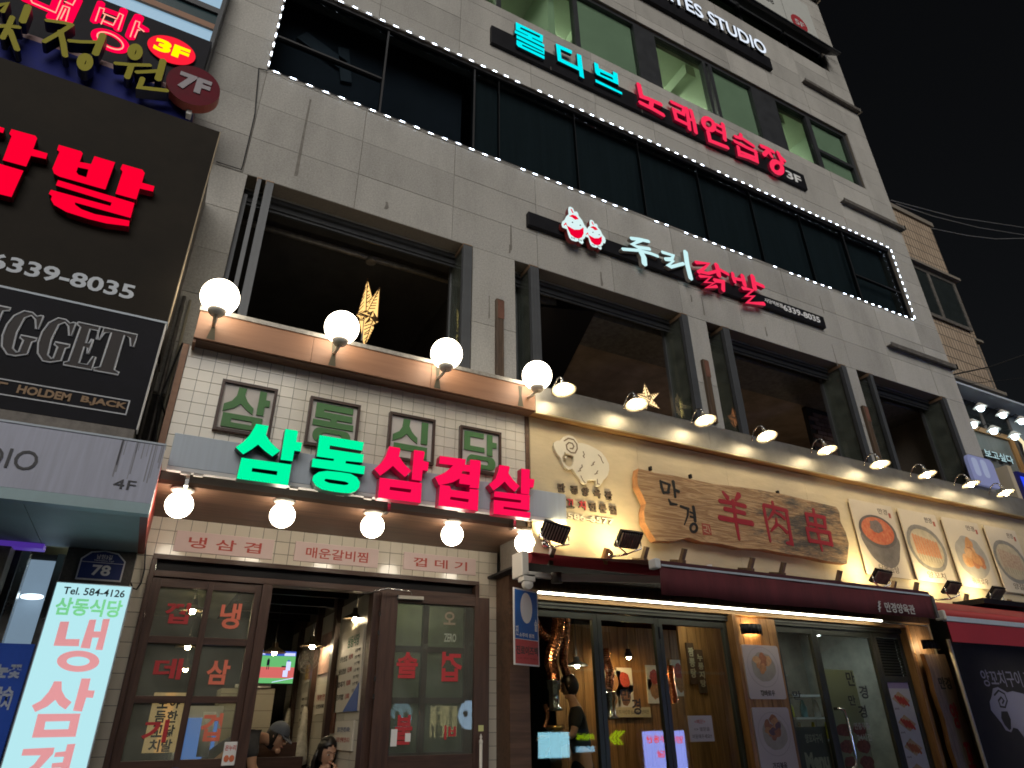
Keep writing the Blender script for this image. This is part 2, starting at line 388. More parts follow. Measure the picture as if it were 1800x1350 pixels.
M['kerb'] = mat('kerb_granite', (.33, .32, .31), .8, noise=.2, nscale=50, bump=.2)
M['white'] = mat('white_paint', (.75, .74, .72), .5, noise=.03, nscale=5)
M['offwhite'] = mat('off_white_print', (.62, .57, .53), .6, noise=.03, nscale=4)
M['dirtymetal'] = mat('weathered_metal', (.17, .155, .14), .6, metal=.5, noise=.4, nscale=14)
M['rubber'] = mat('black_cable', (.015, .015, .015), .5)
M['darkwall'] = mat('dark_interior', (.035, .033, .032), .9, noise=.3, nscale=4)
M['ceil2'] = mat('panel_ceiling', (.3, .23, .17), .8, noise=.3, nscale=3)
M['greywall'] = mat('grey_wall', (.35, .35, .33), .85, noise=.08, nscale=5)
M['chrome'] = mat('chrome', (.7, .7, .68), .18, metal=1)
M['lampwhite'] = mat('lamp_enamel', (.72, .68, .6), .35)
M['copper'] = mat('copper_duct', (.72, .3, .17), .25, metal=1, noise=.2, nscale=14)

# ------------------------------------------------------------------ ground
mb = MB(); mb.box(-60, 80, -14, -3.2, -.14, -.12); tag(mb.build('road', M['asphalt']), kind='structure')
mb = MB(); mb.box(-60, 80, -3.2, -3.05, -.3, 0.0); tag(mb.build('kerb', M['kerb'], bevel=.01), kind='structure')
pv = MB(); pv.box(-60, 80, -3.05, 12, -.3, -.006)
pvo = tag(pv.build('pavement', M['joint']), kind='structure')
slab = MB().box(0, .592, 0, .292, -.02, 0).mesh('paving_slab', M['paving'])
for i in range(18):
    for j in range(10):
        link('paving_slab', slab, pvo, (-1.6+.6*i, -3.04+.3*j, 0))

# ------------------------------------------------------------------ main stone building
BX0, BX1, BTOP = -1.24, 11.94, 19.1
OP = [(-.06, 2.42, 4.0, 6.53), (2.97, 5.61, 4.0, 6.53), (5.97, 8.80, 4.0, 6.53), (9.08, 11.40, 4.0, 6.53),
      (-.11, 11.28, 8.09, 9.75), (1.6, 11.2, 11.27, 12.87), (5.9, 11.4, 15.0, 17.1)]
bld = thing('stone_building', 'five storey building clad in speckled grey stone panels above the restaurants', 'building', (5.3, 3, 0))
# wall behind the panels
core = [(BX0, BX1, 4.0, BTOP)]
for h in OP: core = subtract(core, h)
mb = MB()
for x0, x1, z0, z1 in core: mb.box(x0, x1, .012, .26, z0, z1, 0)
mb.box(BX1-.3, BX1, .26, 9, 0, BTOP); mb.box(BX0, BX0+.25, .26, 9, 0, BTOP); mb.box(BX0+.25, BX1-.3, 8.8, 9, 0, BTOP)
mb.box(BX0+.25, BX1-.3, .26, 8.8, BTOP-.2, BTOP)
mb.box(BX0+.25, BX1-.3, .27, 8.8, 10.4, 10.7); mb.box(BX0+.25, BX1-.3, .27, 8.8, 13.7, 14.2); mb.box(BX0+.25, BX1-.3, .27, 8.8, 3.75, 4.05)
mb.build('wall', M['stone_core'], bld)
# stone panels
xs = [BX0, -.11]+[1.02+1.135*i for i in range(10)]+[BX1]
zs = [6.53+.505*k for k in range(0, 26)]
cells = []
for i in range(len(xs)-1):
    for k in range(len(zs)-1):
        cells.append((xs[i], xs[i+1], zs[k], min(zs[k+1], BTOP)))
for (a, b) in ((BX0, -.06), (2.42, 2.97), (5.61, 5.97), (8.8, 9.08), (11.4, BX1)):
    for z0, z1 in ((4.02, 4.5), (4.5, 5.51), (5.51, 6.53)) if a > 0 else ((4.02, 4.51), (4.51, 5.02), (5.02, 5.52), (5.52, 6.03), (6.03, 6.53)):
        cells.append((a, b, z0, z1))
for c in cells:
    rs = [c]
    for h in OP[4:]: rs = subtract(rs, h)
    for x0, x1, z0, z1 in rs:
        if x1-x0 < .03 or z1-z0 < .03 or z1-z0 > 1.2: continue
        g = .0027; j = random.uniform(-.0015, .0015)
        m_ = MB().box(x0+g, x1-g, j, .012, z0+g, z1-g)
        o = m_.build('stone_panel', M['stone'], bld)
# window reveals sills of the glazed bands + drip bars
for pts in (((1412, 140), (1508, 198)), ((1478, 348), (1582, 403)), ((1562, 603), (1675, 648)), ((1380, -30), (1437, 1))):
    a = bp(*pts[0], -.05); z = a[1]; x0 = 10.12; x1 = 11.9
    z = {0: 13.9, 1: 10.47, 2: 7.24, 3: 18.0}[(((1412, 140), (1508, 198)), ((1478, 348), (1582, 403)), ((1562, 603), (1675, 648)), ((1380, -30), (1437, 1))).index(pts)]
    m_ = MB(); m_.box(x0, x1, -.09, 0, z-.02, z+.0, 0); m_.box(x0, x1, -.1, -.085, z-.05, z+.03, 0)
    t = tag(m_.build('drip_rail', [M['dirtymetal']]), 'weathered rail on the right stone corner, %s' % {13.9: 'just under the top floor banner', 10.47: 'level with the long karaoke sign', 7.24: 'lowest, above the last folding window', 18.0: 'topmost one'}[z], 'rail', 'metal rails on the right corner of the building')
    e = MB(); e.box(x1, x1+.045, -.11, .0, z-.06, z+.035); e.build('end_cap', M['chrome'], t)

drip = mat('drip_stain', (.19, .175, .155), .85, noise=.3, nscale=14)
for (x, y0, y1, w_) in ((546, 175, 318, 4), (896, 430, 445, 3), (898, 395, 440, 3), (1056, 478, 502, 4), (680, 355, 368, 5), (1214, 518, 530, 3), (1233, 522, 552, 3), (1345, 575, 590, 3), (1440, 520, 548, 2), (1462, 605, 640, 2), (1205, 585, 600, 2), (860, 520, 560, 2), (640, 560, 600, 2)):
    a = bp(x, y0, -.002); b = bp(x, y1, -.002); ww = w_*.006; q_ = random.Random(x)
    shape('drip_stain', [[(a[0]-ww*.4, a[1]), (a[0]+ww*.4, a[1]), (a[0]+ww*q_.uniform(.3, .9), a[1]*.6+b[1]*.4), (a[0]+ww*q_.uniform(.5, 1), b[1]+.03), (a[0]+ww*.3, b[1]), (a[0]-ww*.8, b[1]), (a[0]-ww*q_.uniform(.3, .7), a[1]*.5+b[1]*.5)]], -.0032, .001, [drip], bld)
# ------------------------------------------------------------------ dark third floor glazing with LED string
M['bfr'] = mat('blackened_frame', (.012, .012, .014), .5)
gz = thing('glazing_band', 'long unlit band of dark glass framed by white light string', 'window', (5.5, .1, 8.09))
mul = [-.11, 1.18, 2.42, 2.8, 4.05, 5.22, 6.42, 7.6, 8.8, 9.95, 11.28]; thin = {2.8, 4.05, 5.22, 6.42, 7.6, 8.8}
fr = MB(); fr.box(-.11, 11.28, .03, .12, 8.09, 8.14); fr.box(-.11, 11.28, .03, .12, 9.7, 9.75); fr.build('frame', M['bfr'], gz)
for x in mul: MB().box(x-(.004 if x in thin else .012), x+(.004 if x in thin else .012), .062 if x in thin else .05, .115, 8.14, 9.7).build('mullion', [M['bfr']], gz)
for i in range(len(mul)-1):
    MB().box(mul[i]+.004, mul[i+1]-.004, .06, .068, 8.14, 9.7).build('pane', M['glassdark'], gz)
MB().box(-.085, 1.155, .03, .1, 8.72, 8.745).build('transom', M['bfr'], gz)
MB().box(9.975, 11.255, .05, .1, 8.72, 8.745).build('transom', M['bfr'], gz)
MB().box(-.1, 2.42, .5, .52, 8.0, 9.9).build('glass_backdrop', [mat('glass_backdrop', (.06, .065, .085), .8, noise=.2, nscale=2)], gz)  # added backing sheet, lightens the dark glass with a bluish tone
bl = mat('blind_green', (.075, .09, .095), .8, noise=.2, nscale=2, stretch=(6, 1, .3)); bl2 = mat('blind_dark', (.02, .022, .026), .8)
MB().box(2.45, 11.2, .2, .22, 8.0, 9.9).build('blind', [bl], gz)
MB().box(-.05, 1.15, 1.2, 1.25, 8.0, 9.2).build('partition', [mat('dim_board', (.1, .1, .1), .8)], gz)
m_ = MB(); m_.obox((.45, .47, 9.35), (.28, 0, -.12), (0, .02, 0), (.05, 0, .09)); m_.obox((.75, .47, 9.25), (.05, 0, -.3), (0, .02, 0), (.07, 0, .02)); m_.build('window_letter_back', [mat('dim_letter', (.16, .17, .2), .8)], gz)
led = glow('cool_led', (.7, .82, 1.0), 16); cord = MB()
ls = thing('led_string_light', 'white LED module string outlining the long dark window band', 'string light', (5.5, -.02, 8.08))
A = (-.11, 9.76); B = (11.29, 9.76); Cc = (11.28, 8.08); D = (-.11, 8.08)
mod = MB()
for k in (-1, 0, 1): mod.sphere((.021*k, 0, 0), .0065, 8, 6, 0); 
mod.box(-.05, .05, .004, .012, -.01, .01, 1)
modm = mod.mesh('led_module', [led, M['white']])
modv = MB()
for k in (-1, 0, 1): modv.sphere((0, 0, .021*k), .0065, 8, 6, 0)
modv.box(-.01, .01, .004, .012, -.05, .05, 1); modvm = modv.mesh('led_module', [led, M['white']])
def runled(p, q, n, me, skip=()):
    pts = []
    for i in range(n):
        t = (i+.5)/n; x = p[0]+(q[0]-p[0])*t; z = p[1]+(q[1]-p[1])*t + .006*math.sin(i*1.7)
        if me is modm: z -= .03*math.sin(math.pi*t)
        pts.append((x, -.012, z))
        if i in skip: continue
        link('led_module', me, ls, (x, -.02, z))
    cord.tube([(p[0], -.012, p[1])]+pts+[(q[0], -.012, q[1])], .003, 5)
runled(A, B, 63, modm, (18, 37)); runled(D, Cc, 62, modm, (16, 27, 28, 31, 40, 41, 43, 50))
runled(A, D, 10, modvm); runled(B, Cc, 11, modvm)
cord.build('cord', M['rubber'], ls)

# ------------------------------------------------------------------ fourth floor windows, lit room
wb = thing('office_window_band', 'row of greenish lit office windows in dark frames on the fourth floor', 'window', (6.4, .1, 11.27))
fr = MB(); fr.box(1.6, 11.2, .05, .16, 11.27, 11.35); fr.box(1.6, 11.2, .05, .16, 12.79, 12.87); fr.build('frame', M['frame'], wb)
vb = [(1.6, 1.68), (2.75, 2.83), (4.2, 4.29), (5.5, 5.98), (7.13, 7.2), (7.28, 7.36), (8.38, 9.06), (9.93, 10.06), (11.1, 11.2)]
for a, b in vb: MB().box(a, b, .048, .155, 11.35, 12.79).build('mullion', M['frame'], wb)
MB().box(10.06, 11.1, .05, .14, 11.85, 11.93).build('transom', M['frame'], wb)
for i in range(len(vb)-1):
    a, b = vb[i][1], vb[i+1][0]
    if b-a > .2: MB().box(a, b, .09, .096, 11.35, 12.79).build('pane', M['glassgreen'], wb)
office = MB(); office.box(1.0, 11.6, .27, 6, 13.3, 13.4, 0); office.box(1.0, 11.6, 4.2, 4.3, 10.9, 13.3, 1); office.box(1, 1.1, .27, 4.2, 10.9, 13.3, 1)
for x in (3.9, 5.7, 8.72, 10.9): office.box(x-.05, x+.08, .3, 4.2, 11.0, 13.3, 1)
for x in (2.9, 4.9, 7.3, 9.8): office.box(x-.12, x+.12, .5, 4.2, 13.02, 13.3, 0)
oo = office.build('office_room', [mat('office_ceiling', (.62, .68, .55), .8, noise=.06, nscale=3), mat('office_wall', (.5, .58, .48), .8)], wb)
for x in (2.0, 4.4, 6.4, 8.0, 10.3):
    MB().box(x-.6, x+.6, 1.6, 1.75, 13.16, 13.2).build('ceiling_tube', [glow('office_tube', (.95, 1, .84), 36)], wb)
for a, b, z in ((6.0, 6.45, 11.35), (7.4, 8.37, 11.35), (4.3, 5.49, 11.35), (2.85, 3.5, 11.35), (10.07, 11.09, 11.35)):
    MB().box(a, b, .13, .14, z, 12.78).build('window_film', [mat('frosted_film_%d' % int(a*10), (.36, .41, .37), .6, noise=.08, nscale=1.5)], wb) if a in (7.4, 4.3, 10.07) else None

# ------------------------------------------------------------------ fifth floor
w5 = thing('top_window_band', 'dark framed window row above the white studio letters', 'window', (8.5, .1, 15))
fr = MB(); fr.box(5.9, 11.4, .04, .15, 15.0, 15.08); fr.box(5.9, 11.4, .04, .15, 17.02, 17.1)
fr.build('frame', M['frame'], w5)
for x in (5.94, 7.3, 8.7, 10.1, 11.36): MB().box(x-.04, x+.04, .04, .14, 15.08, 17.02).build('mullion', M['frame'], w5)
MB().box(5.9, 11.4, .04, .14, 15.62, 15.7).build('transom', M['frame'], w5)
for a, b in ((5.98, 7.26), (7.34, 8.66), (8.74, 10.06), (10.14, 11.32)):
    MB().box(a, b, .08, .086, 15.7, 17.02).build('pane', M['glassgreen'] if a < 8 else M['glassdark'], w5); MB().box(a, b, .08, .086, 15.08, 15.62).build('pane', M['glassdark'], w5)
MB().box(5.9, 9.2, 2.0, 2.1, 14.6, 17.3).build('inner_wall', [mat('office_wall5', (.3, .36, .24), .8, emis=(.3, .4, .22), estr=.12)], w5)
MB().box(5.9, 11.5, .3, 4, 17.2, 17.3).build('inner_ceiling', [M['greywall']], w5)
sash = MB(); sash.obox((9.4, -.16, 15.45), (2.05, 0, 0), (0, .03, .01), (0, -.12, -.16)); sash.box(7.2, 11.78, -.2, -.16, 15.66, 15.70)
tag(sash.build('awning_sash', M['frame']), 'dark top hung sash pushed open under the fifth floor banner', 'window sash')
bn = thing('wall_banner', 'white and green banner with a red fifth floor disc in the top right windows', 'banner', (10, 0, 15.7))
MB().box(8.85, 10.33, -.012, .03, 15.72, 17.5).build('cloth_panel', [mat('banner_white', (.5, .51, .48), .6, noise=.04)], bn)
MB().box(10.35, 11.4, -.012, .03, 15.72, 17.5).build('cloth_panel', [MC['banner_white']], bn)
gm = mat('banner_green', (.17, .3, .11), .6)
MB().box(8.85, 10.33, -.016, -.0125, 15.72, 15.93).build('green_strip', [gm], bn); MB().box(10.35, 11.4, -.016, -.0125, 15.72, 15.93).build('green_strip', [gm], bn)
shape('red_disc', [circ(10.78, 16.35, .27, .3)], -.02, .006, [mat('banner_red', (.4, .03, .04), .5)], bn)
text('lettering', '5F', 10.63, 10.95, 16.25, 16.45, -.024, .003, [mat('banner_text', (.55, .52, .52), .6)], bn, bold=.02)
text('lettering', '023', 9.45, 9.95, 16.75, 16.95, -.016, .003, [M['black']], bn); text('lettering', '9888', 9.45, 10.0, 16.5, 16.7, -.016, .003, [M['black']], bn)
# ------------------------------------------------------------------ second floor open folding windows
frame_mats = [M['frame'], M['dirtymetal']]
def leaf_meshes(h, dep):
    f = MB(); t = .03; wd = .05
    f.box(0, t, 0, wd, 0, h); f.box(0, t, dep-wd, dep, 0, h); f.box(.002, t-.002, wd, dep-wd, 0, wd); f.box(.002, t-.002, wd, dep-wd, h-wd, h)
    for y in (0.012, .03): f.box(-.006, 0, y, y+.006, 0, h)
    f.box(-.004, t+.004, -.012, 0, .02, h-.02, 0)
    top = MB(); top.box(-.004, t+.004, -.004, dep+.004, h, h+.012); top.box(-.008, -.002, .0, dep, h-.04, h+.01)  # top rail strips, coloured for the globe light falling on them
    g = MB(); g.box(t/2-.003, t/2+.003, wd, dep-wd, wd, h-wd)
    return f.mesh('leaf_frame', mat('leaf_aluminium', (.10, .105, .112), .4, metal=.3, noise=.1)), top.mesh('globe_lit_cap', [mat('globe_lit_edge', (.3, .2, .13), .45, metal=.4)]), g.mesh('pane', M['glassleaf'])
LM = leaf_meshes(2.28, .43)
wins = [('first', -.06, 2.42, [.04, .125, .16], [2.29, 2.325, 2.36], 'beside the pillar over the globe lamps'), ('second', 2.97, 5.61, [3.16, 3.2, 3.24], [5.49, 5.525, 5.56], ''), ('third', 5.97, 8.80, [6.23, 6.27, 6.31], [8.67, 8.705, 8.74], ''), ('fourth', 9.08, 11.40, [9.33, 9.37], [11.23, 11.265, 11.3], '')]
lbl = ['folding window fully opened above the brown canopy with four globes', 'folding window opened above the sheep logo, left of the second pillar', 'folding window opened above the carved wooden plank sign', 'folding window at the right end above the framed dish panels']
for (nm, a, b, la, lb, _), lb_ in zip(wins, lbl):
    t = thing('folding_window', 'dark metal '+lb_, 'window', ((a+b)/2, .2, 4.22), 'folding windows of the upper restaurant')
    f = MB(); f.box(a, b, .24, .32, 6.40, 6.525); f.box(a, b, .20, .24, 6.46, 6.525); f.box(a, b, .26, .28, 6.37, 6.40)
    f.build('head_frame', M['frame'], t); MB().box(a, b, .19, .1995, 6.512, 6.527).build('head_trim', [mat('light_trim', (.45, .45, .45), .4, metal=.5)], t)
    MB().box(a, a+.04, .14, .27, 4.22, 6.40).build('side_frame', M['frame'], t); MB().box(b-.04, b, .14, .27, 4.22, 6.40).build('side_frame', M['frame'], t)
    MB().box(a, b, .1, .28, 4.2, 4.26).build('sill', M['frame'], t)
    for x in la+lb:
        lf = link('leaf', LM[0], t, (x, -.03, 4.22)); link('cap', LM[1], lf, (x, -.03, 4.22)); link('pane', LM[2], lf, (x, -.03, 4.22))
# room behind
rm = MB(); rm.box(2.75, 11.6, .3, 6.5, 6.62, 6.7, 0); rm.box(-.98, 2.75, .3, 6.5, 6.62, 6.7, 1); rm.box(-.98, 11.6, 6.4, 6.5, 4.05, 6.62, 1); rm.box(2.6, 2.75, .3, 6.4, 4.05, 6.62, 1)  # ceiling behind the first window coloured near black so it looks unlit
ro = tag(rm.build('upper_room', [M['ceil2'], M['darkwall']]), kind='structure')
mb = MB(); mb.box(2.76, 11.6, .5, 1.2, 6.45, 6.6, 0); tag(mb.build('ceiling_duct', [M['dirtymetal']]), 'long dark duct hanging under the ceiling behind the folding windows', 'duct')
mb = MB(); mb.obox((4.4, 2.2, 6.5), (.55, 1.7, 0), (.5, -.16, 0), (0, 0, .09)); tag(mb.build('ceiling_beam', [M['black']]), 'wide black beam crossing the panelled ceiling of the second window', 'beam')
for i, x in enumerate((3.2, 4.0, 4.8)):
    mb = MB(); mb.lathe([(0, 0), (.05, .0), (.05, -.02), (.035, -.05), (.0, -.05)], (x, .42, 6.6), (0, 0, 1), 12)
    tag(mb.build('sprinkler_head', [M['chrome']]), 'small round sprinkler head under the ceiling, %s in the second window' % ('leftmost', 'middle', 'rightmost')[i], 'sprinkler', 'sprinkler heads')
pipe = MB(); pipe.tube([(-.5, .6, 6.42), (2.5, .6, 6.42)], .035, 8); pipe.tube([(1.4, .6, 6.42), (1.4, .6, 6.36)], .06, 10)
tag(pipe.build('ceiling_pipe', [M['dirtymetal']]), 'thin dark pipe with coupling under the ceiling of the first window', 'pipe')
# warm globes added out of view to brighten the upper restaurant's ceiling
for i, (x, y) in enumerate(((4.2, 1.9), (7.6, 2.3), (10.3, 1.9))):
    mb = MB(); mb.sphere((x, y, 5.3), .07, 16, 10)
    tag(mb.build('unseen_fill_globe', [glow('warm_fill_glow', (1, .72, .48), (16))]), 'warm globe low inside the upper restaurant, out of sight %s' % ('behind the second window', 'behind the third window', 'behind the right end window')[i], 'lamp')
# brick wall in the last window
bw = thing('brick_wall', 'dim brown brick wall inside the rightmost folding window', 'wall', (10.6, 1.3, 4.2))
MB().box(9.6, 11.5, 1.42, 1.5, 4.2, 6.6).build('mortar', M['darkwall'], bw)
bm1 = mat('dim_brick', (.16, .1, .075), .85, noise=.3, nscale=9, bump=.3, rnd=.2); bk = MB().box(0, .235, 0, .04, 0, .072).mesh('brick', bm1)
for k in range(26):
    for i in range(7): link('brick', bk, bw, (9.62+.25*i+(.12 if k % 2 else 0), 1.39+random.uniform(0, .008), 4.3+.085*k))
# star lanterns
def star(c, s, seed, label, tall=False, col=(1, .62, .22), st=1.7):
    rnd = random.Random(seed); t = thing('star_lantern', label, 'lantern', c, 'folded paper star lanterns')
    body = MB(); rib = MB(); dirs = []
    if tall:
        L_ = [((-.08, 0, 1), 3.3), ((.2, -.25, .97), 2.5), ((0, 0, -1), 2.2), ((-.9, -.1, .2), .78), ((.9, -.1, .0), .78), ((0, -1, -.3), .9), ((0, 1, 0), .9)]
    else:
        L_ = [((math.cos(a), -.25, math.sin(a)), 2.3) for a in [math.pi/2+i*2*math.pi/5+.25 for i in range(5)]] + [((0, -1, 0), 1.0), ((0, 1, 0), 1.0)]
    for d, l in L_:
        d = Vector(d).normalized(); a = d.orthogonal().normalized(); b = d.cross(a); tip = Vector(c)+d*s*l
        base = [Vector(c)+(a*math.cos(k*math.pi/2+.4)+b*math.sin(k*math.pi/2+.4))*s*.62+d*s*.35 for k in range(4)]
        for k in range(4):
            n = len(body.v); body.v += [tuple(base[k]), tuple(base[(k+1) % 4]), tuple(tip)]; body.f.append((n, n+1, n+2)); body.m.append(0); body.smooth.append(False)
            rib.tube([base[k], tip], .006 if tall else .005, 4, caps=False); rib.tube([base[k], base[(k+1) % 4]], .005, 4, caps=False)
            nr = 9 if tall else 5
            for q in range(1, nr):
                f = q/nr; p0 = base[k].lerp(tip, f); p1 = base[(k+1) % 4].lerp(tip, f)
                f2 = min(1, f+.12+rnd.uniform(0, .1)); rib.tube([p0, base[(k+1) % 4].lerp(tip, f2).lerp(p0, .35)], .006, 4, caps=False)
    body.build('paper_shade', [glow('lantern_%02d' % int(col[1]*100), col, st)], t)
    rib.build('lattice', [mat('lattice_dark', (.12, .06, .02), .6)], t)
def at(px, py, Y): a = bp(px, py, Y); return (a[0], Y, a[1])
star(at(645, 562, .75), .17, 1, 'tall folded paper lantern glowing in the first open window, right of the second globe', True, (1, .6, .2), 1.5)
star(at(803, 590, .8), .15, 2, 'tall glowing lattice lantern seen above the third globe lamp', True, (1, .6, .2), 1.2)
star(at(914, 672, .7), .08, 3, 'small slice of glowing lantern at the foot of the pillar, left of the fourth globe', True, (1, .6, .2), 1.2)
star(at(1137, 702, .6), .1, 4, 'star shaped paper lantern glowing behind the second goose neck lamp', False, (1, .7, .34), 1.6)
star(at(1198, 722, .7), .085, 5, 'star lantern seen through the folded panes left of the pillar', False, (1, .6, .25), 1.0)
star(at(1291, 738, .7), .09, 6, 'reddish star lantern beside the second pillar', False, (1, .28, .12), 1.2)
star(at(1502, 784, .7), .09, 7, 'star lantern glowing low in the gap right of the third window', False, (1, .6, .25), 1.2)
# wooden sticks on the pillars
for i, (px, py0, py1, d) in enumerate(((878, 527, 650, 'between the first and second windows'), (1238, 633, 728, 'between the second and third windows'), (1518, 714, 800, 'between the third and fourth windows'))):
    a = bp(px, py0, -.03); b = bp(px+4, py1, -.03)
    mb = MB(); mb.box(a[0]-.045, a[0]+.045, -.05, -.001, b[1]-.1, a[1])
    t = tag(mb.build('wall_batten', [M['dark_wood']], bevel=.006), 'old dark wooden batten fixed on the stone pillar '+d, 'batten', 'wooden battens on the pillars')
    MB().box(a[0]-.03, a[0]+.048, -.056, -.051, a[1]-.26, a[1]-.02).build('rust_patch', [mat('rust_patch', (.16, .07, .045), .8, noise=.3)], t)

# ------------------------------------------------------------------ shop one canopy: fascia, tile wall, soffit
FY, TY, LY = -.75, -.6, .28
cn = thing('brown_canopy', 'brown plywood canopy with a dark underside carrying the four big globes', 'canopy', (1.3, -.4, 4.18))
for a, b in ((-.155, .70), (.70, 1.72), (1.72, 2.758)): MB().box(a+.001, b-.001, FY, FY+.02, 4.18, 4.44).build('fascia_board', M['brown'], cn, bevel=.002)
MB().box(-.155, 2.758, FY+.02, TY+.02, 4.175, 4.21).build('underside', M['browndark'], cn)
MB().box(-.155, -.135, FY+.02, -.0, 4.15, 4.435).build('end_board', M['brown'], cn)
MB().box(-.16, 2.76, FY-.012, .1, 4.441, 4.452).build('flashing', M['zinc'], cn)
MB().box(-.16, 2.76, FY-.012, FY-.004, 4.415, 4.441).build('flashing_lip', M['zinc'], cn)
stain = mat('water_stain', (.07, .06, .035), .7)
for x in (-.04, .87, 1.78, 2.6): shape('stain', [[(x-.022, 4.40), (x+.02, 4.40), (x+.012, 4.3), (x+.03, 4.19), (x-.03, 4.19), (x-.012, 4.29)]], FY-.002, .001, [stain], cn)
gl = glow('globe_big', (1, .88, .68), 10)
glb = MB(); glb.sphere((0, 0, 0), .137, 32, 20); gm1 = glb.mesh('globe', [gl])
cup = MB(); cup.lathe([(0, -.158), (.045, -.158), (.062, -.135), (.07, -.105), (.062, -.105)], (0, 0, 0), (0, 0, 1), 20); cup.tube([(0, .0, -.15), (0, .09, -.16), (0, .18, -.15)], .015, 8); cupm = cup.mesh('holder', [M['lampwhite']])
for i, (px, py, d) in enumerate(((387, 522, 'leftmost globe lamp on the brown canopy, by the dark sign board'), (601, 576, 'second globe lamp on the brown canopy, in front of the tall lantern'), (785, 622, 'third globe lamp on the brown canopy, left of the stone pillar'), (944, 660, 'rightmost globe lamp on the brown canopy where the steel band begins'))):
    a = bp(px, py, -.93); t = thing('globe_lamp', 'large glowing white '+d, 'lamp', (a[0], -.93, a[1]), 'large globe lamps on the canopy')
    for nm, me in (('globe', gm1), ('holder', cupm)):
        o = bpy.data.objects.new(nm, me); C.objects.link(o); o.parent = t
# tile wall, upper
tw = thing('tiled_sign_wall', 'cream square tiled wall behind the green framed letters', 'wall', (1.3, -.3, 3.13))
MB().box(-.17, 2.72, TY+.012, .0, 3.12, 4.18).build('backing', M['grout'], tw)
tl = MB().box(.002, .0985, 0, .012, .002, .0885).mesh('tile', M['tile'])
for i in range(29):
    for k in range(12):
        x = -.17+.0997*i; z = 4.13+.0905-.0905*(k+1)-.0405
        if z < 3.1: continue
        link('tile', tl, tw, (x, TY+random.uniform(-.0007, .0007), z))
MB().box(2.722, 2.76, TY-.01, .0, 3.12, 4.17).build('edge_trim', M['browndark'], tw)
MB().box(-.215, -.172, TY-.02, .1, 3.1, 4.18).build('edge_trim', M['brown'], tw)
# soffit
sf = thing('porch_soffit', 'brown porch ceiling with five small globes under the tiled sign wall', 'soffit', (1.3, -.2, 3.1))
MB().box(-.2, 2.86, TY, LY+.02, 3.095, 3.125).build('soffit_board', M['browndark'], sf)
MB().box(2.76, 2.86, TY, LY, 3.126, 3.22).build('end_board', M['browndark'], sf)
gl2 = glow('globe_small', (1, .88, .70), 17)
g2 = MB(); g2.sphere((0, 0, -.018), .09, 28, 18); g2m = g2.mesh('globe', [gl2])
b2 = MB(); b2.lathe([(0, .093), (.075, .093), (.078, .083), (.06, .072), (.05, .06), (.05, .045)], (0, 0, 0), (0, 0, 1), 24); b2m = b2.mesh('ceiling_rose', [M['lampwhite']])
for i, (px, py, d) in enumerate(((316, 883, 'leftmost of the five under the porch ceiling, by the grey sign'), (497, 902, 'second from the left under the porch ceiling, below the green letters'), (655, 921, 'middle one of the five under the porch ceiling'), (795, 936, 'fourth from the left under the porch ceiling, below the red letters'), (923, 951, 'rightmost of the five under the porch ceiling, by the awning bracket'))):
    a = bp(px, py, -.55); t = thing('porch_lamp', 'small white globe, '+d, 'lamp', (a[0], -.55, a[1]), 'small globe lamps under the porch ceiling')
    for nm, me in (('globe', g2m), ('ceiling_rose', b2m)):
        o = bpy.data.objects.new(nm, me); C.objects.link(o); o.parent = t
# lower tile wall
lw = thing('tiled_door_wall', 'cream square tiled wall around the wooden restaurant front', 'wall', (1.3, .35, 0))
bk_ = MB(); bk_.box(-.2, -.09, LY+.012, LY+.25, 0, 3.095); bk_.box(-.09, 2.64, LY+.012, LY+.25, 2.79, 3.095); bk_.box(2.64, 2.87, LY+.012, LY+.25, 0, 3.095)
bk_.build('backing', M['grout'], lw)
tw_, th_ = .1105, .1035
def tilerect(x0, x1, z0, z1):
    m_ = MB().box(x0+.0018, x1-.0018, LY+random.uniform(-.0008, .0006), LY+.012, z0+.0018, z1-.0018); m_.build('tile', M['tile'], lw)
for i in range(28):
    for k in range(31):
        c = [(-.2+tw_*i, min(-.2+tw_*(i+1), 2.87), 3.095-th_*(k+1)-.0, 3.095-th_*k)]
        c = subtract(c, (-.09, 2.64, -1, 2.79))
        for x0, x1, z0, z1 in c:
            if x1-x0 > .01 and z1-z0 > .01 and z0 > 0: tilerect(x0, x1, z0, z1)
# green framed letters
SAM = [[(38, 90), (72, 92), (64, 62), (86, 40), (70, 22), (50, 45), (40, 48), (26, 36), (12, 24), (0, 40), (22, 56), (34, 72)]]
gp = mat('green_letter', (.075, .21, .065), .55, noise=.05)
def framed(ch, x0, x1, seed, d):
    t = thing('framed_letter', d, 'sign', ((x0+x1)/2, -.62, 3.53), 'framed green letters on the tiles'); z0, z1 = 3.53, 3.942
    MB().box(x0+.02, x1-.02, -.622, -.602, z0+.02, z1-.02).build('board', [M['offwhite']], t)
    
    for zq in (z0, z1-.022): MB().box(x0, x1, -.645, -.6, zq, zq+.022).build('frame_rail', M['doorwoodx'], t)
    
    for xq in (x0, x1-.022): MB().box(xq, xq+.022, -.643, -.6, z0+.022, z1-.022).build('frame_stile', M['doorwood'], t)
    for nm, cs, sm in ch:
        P = [[(x0+.042+(x1-x0-.084)*a/100, z0+.04+(z1-z0-.08)*b/100) for a, b in c] for c in cs]
        shape('letter', P, -.632, .009, [gp], t)
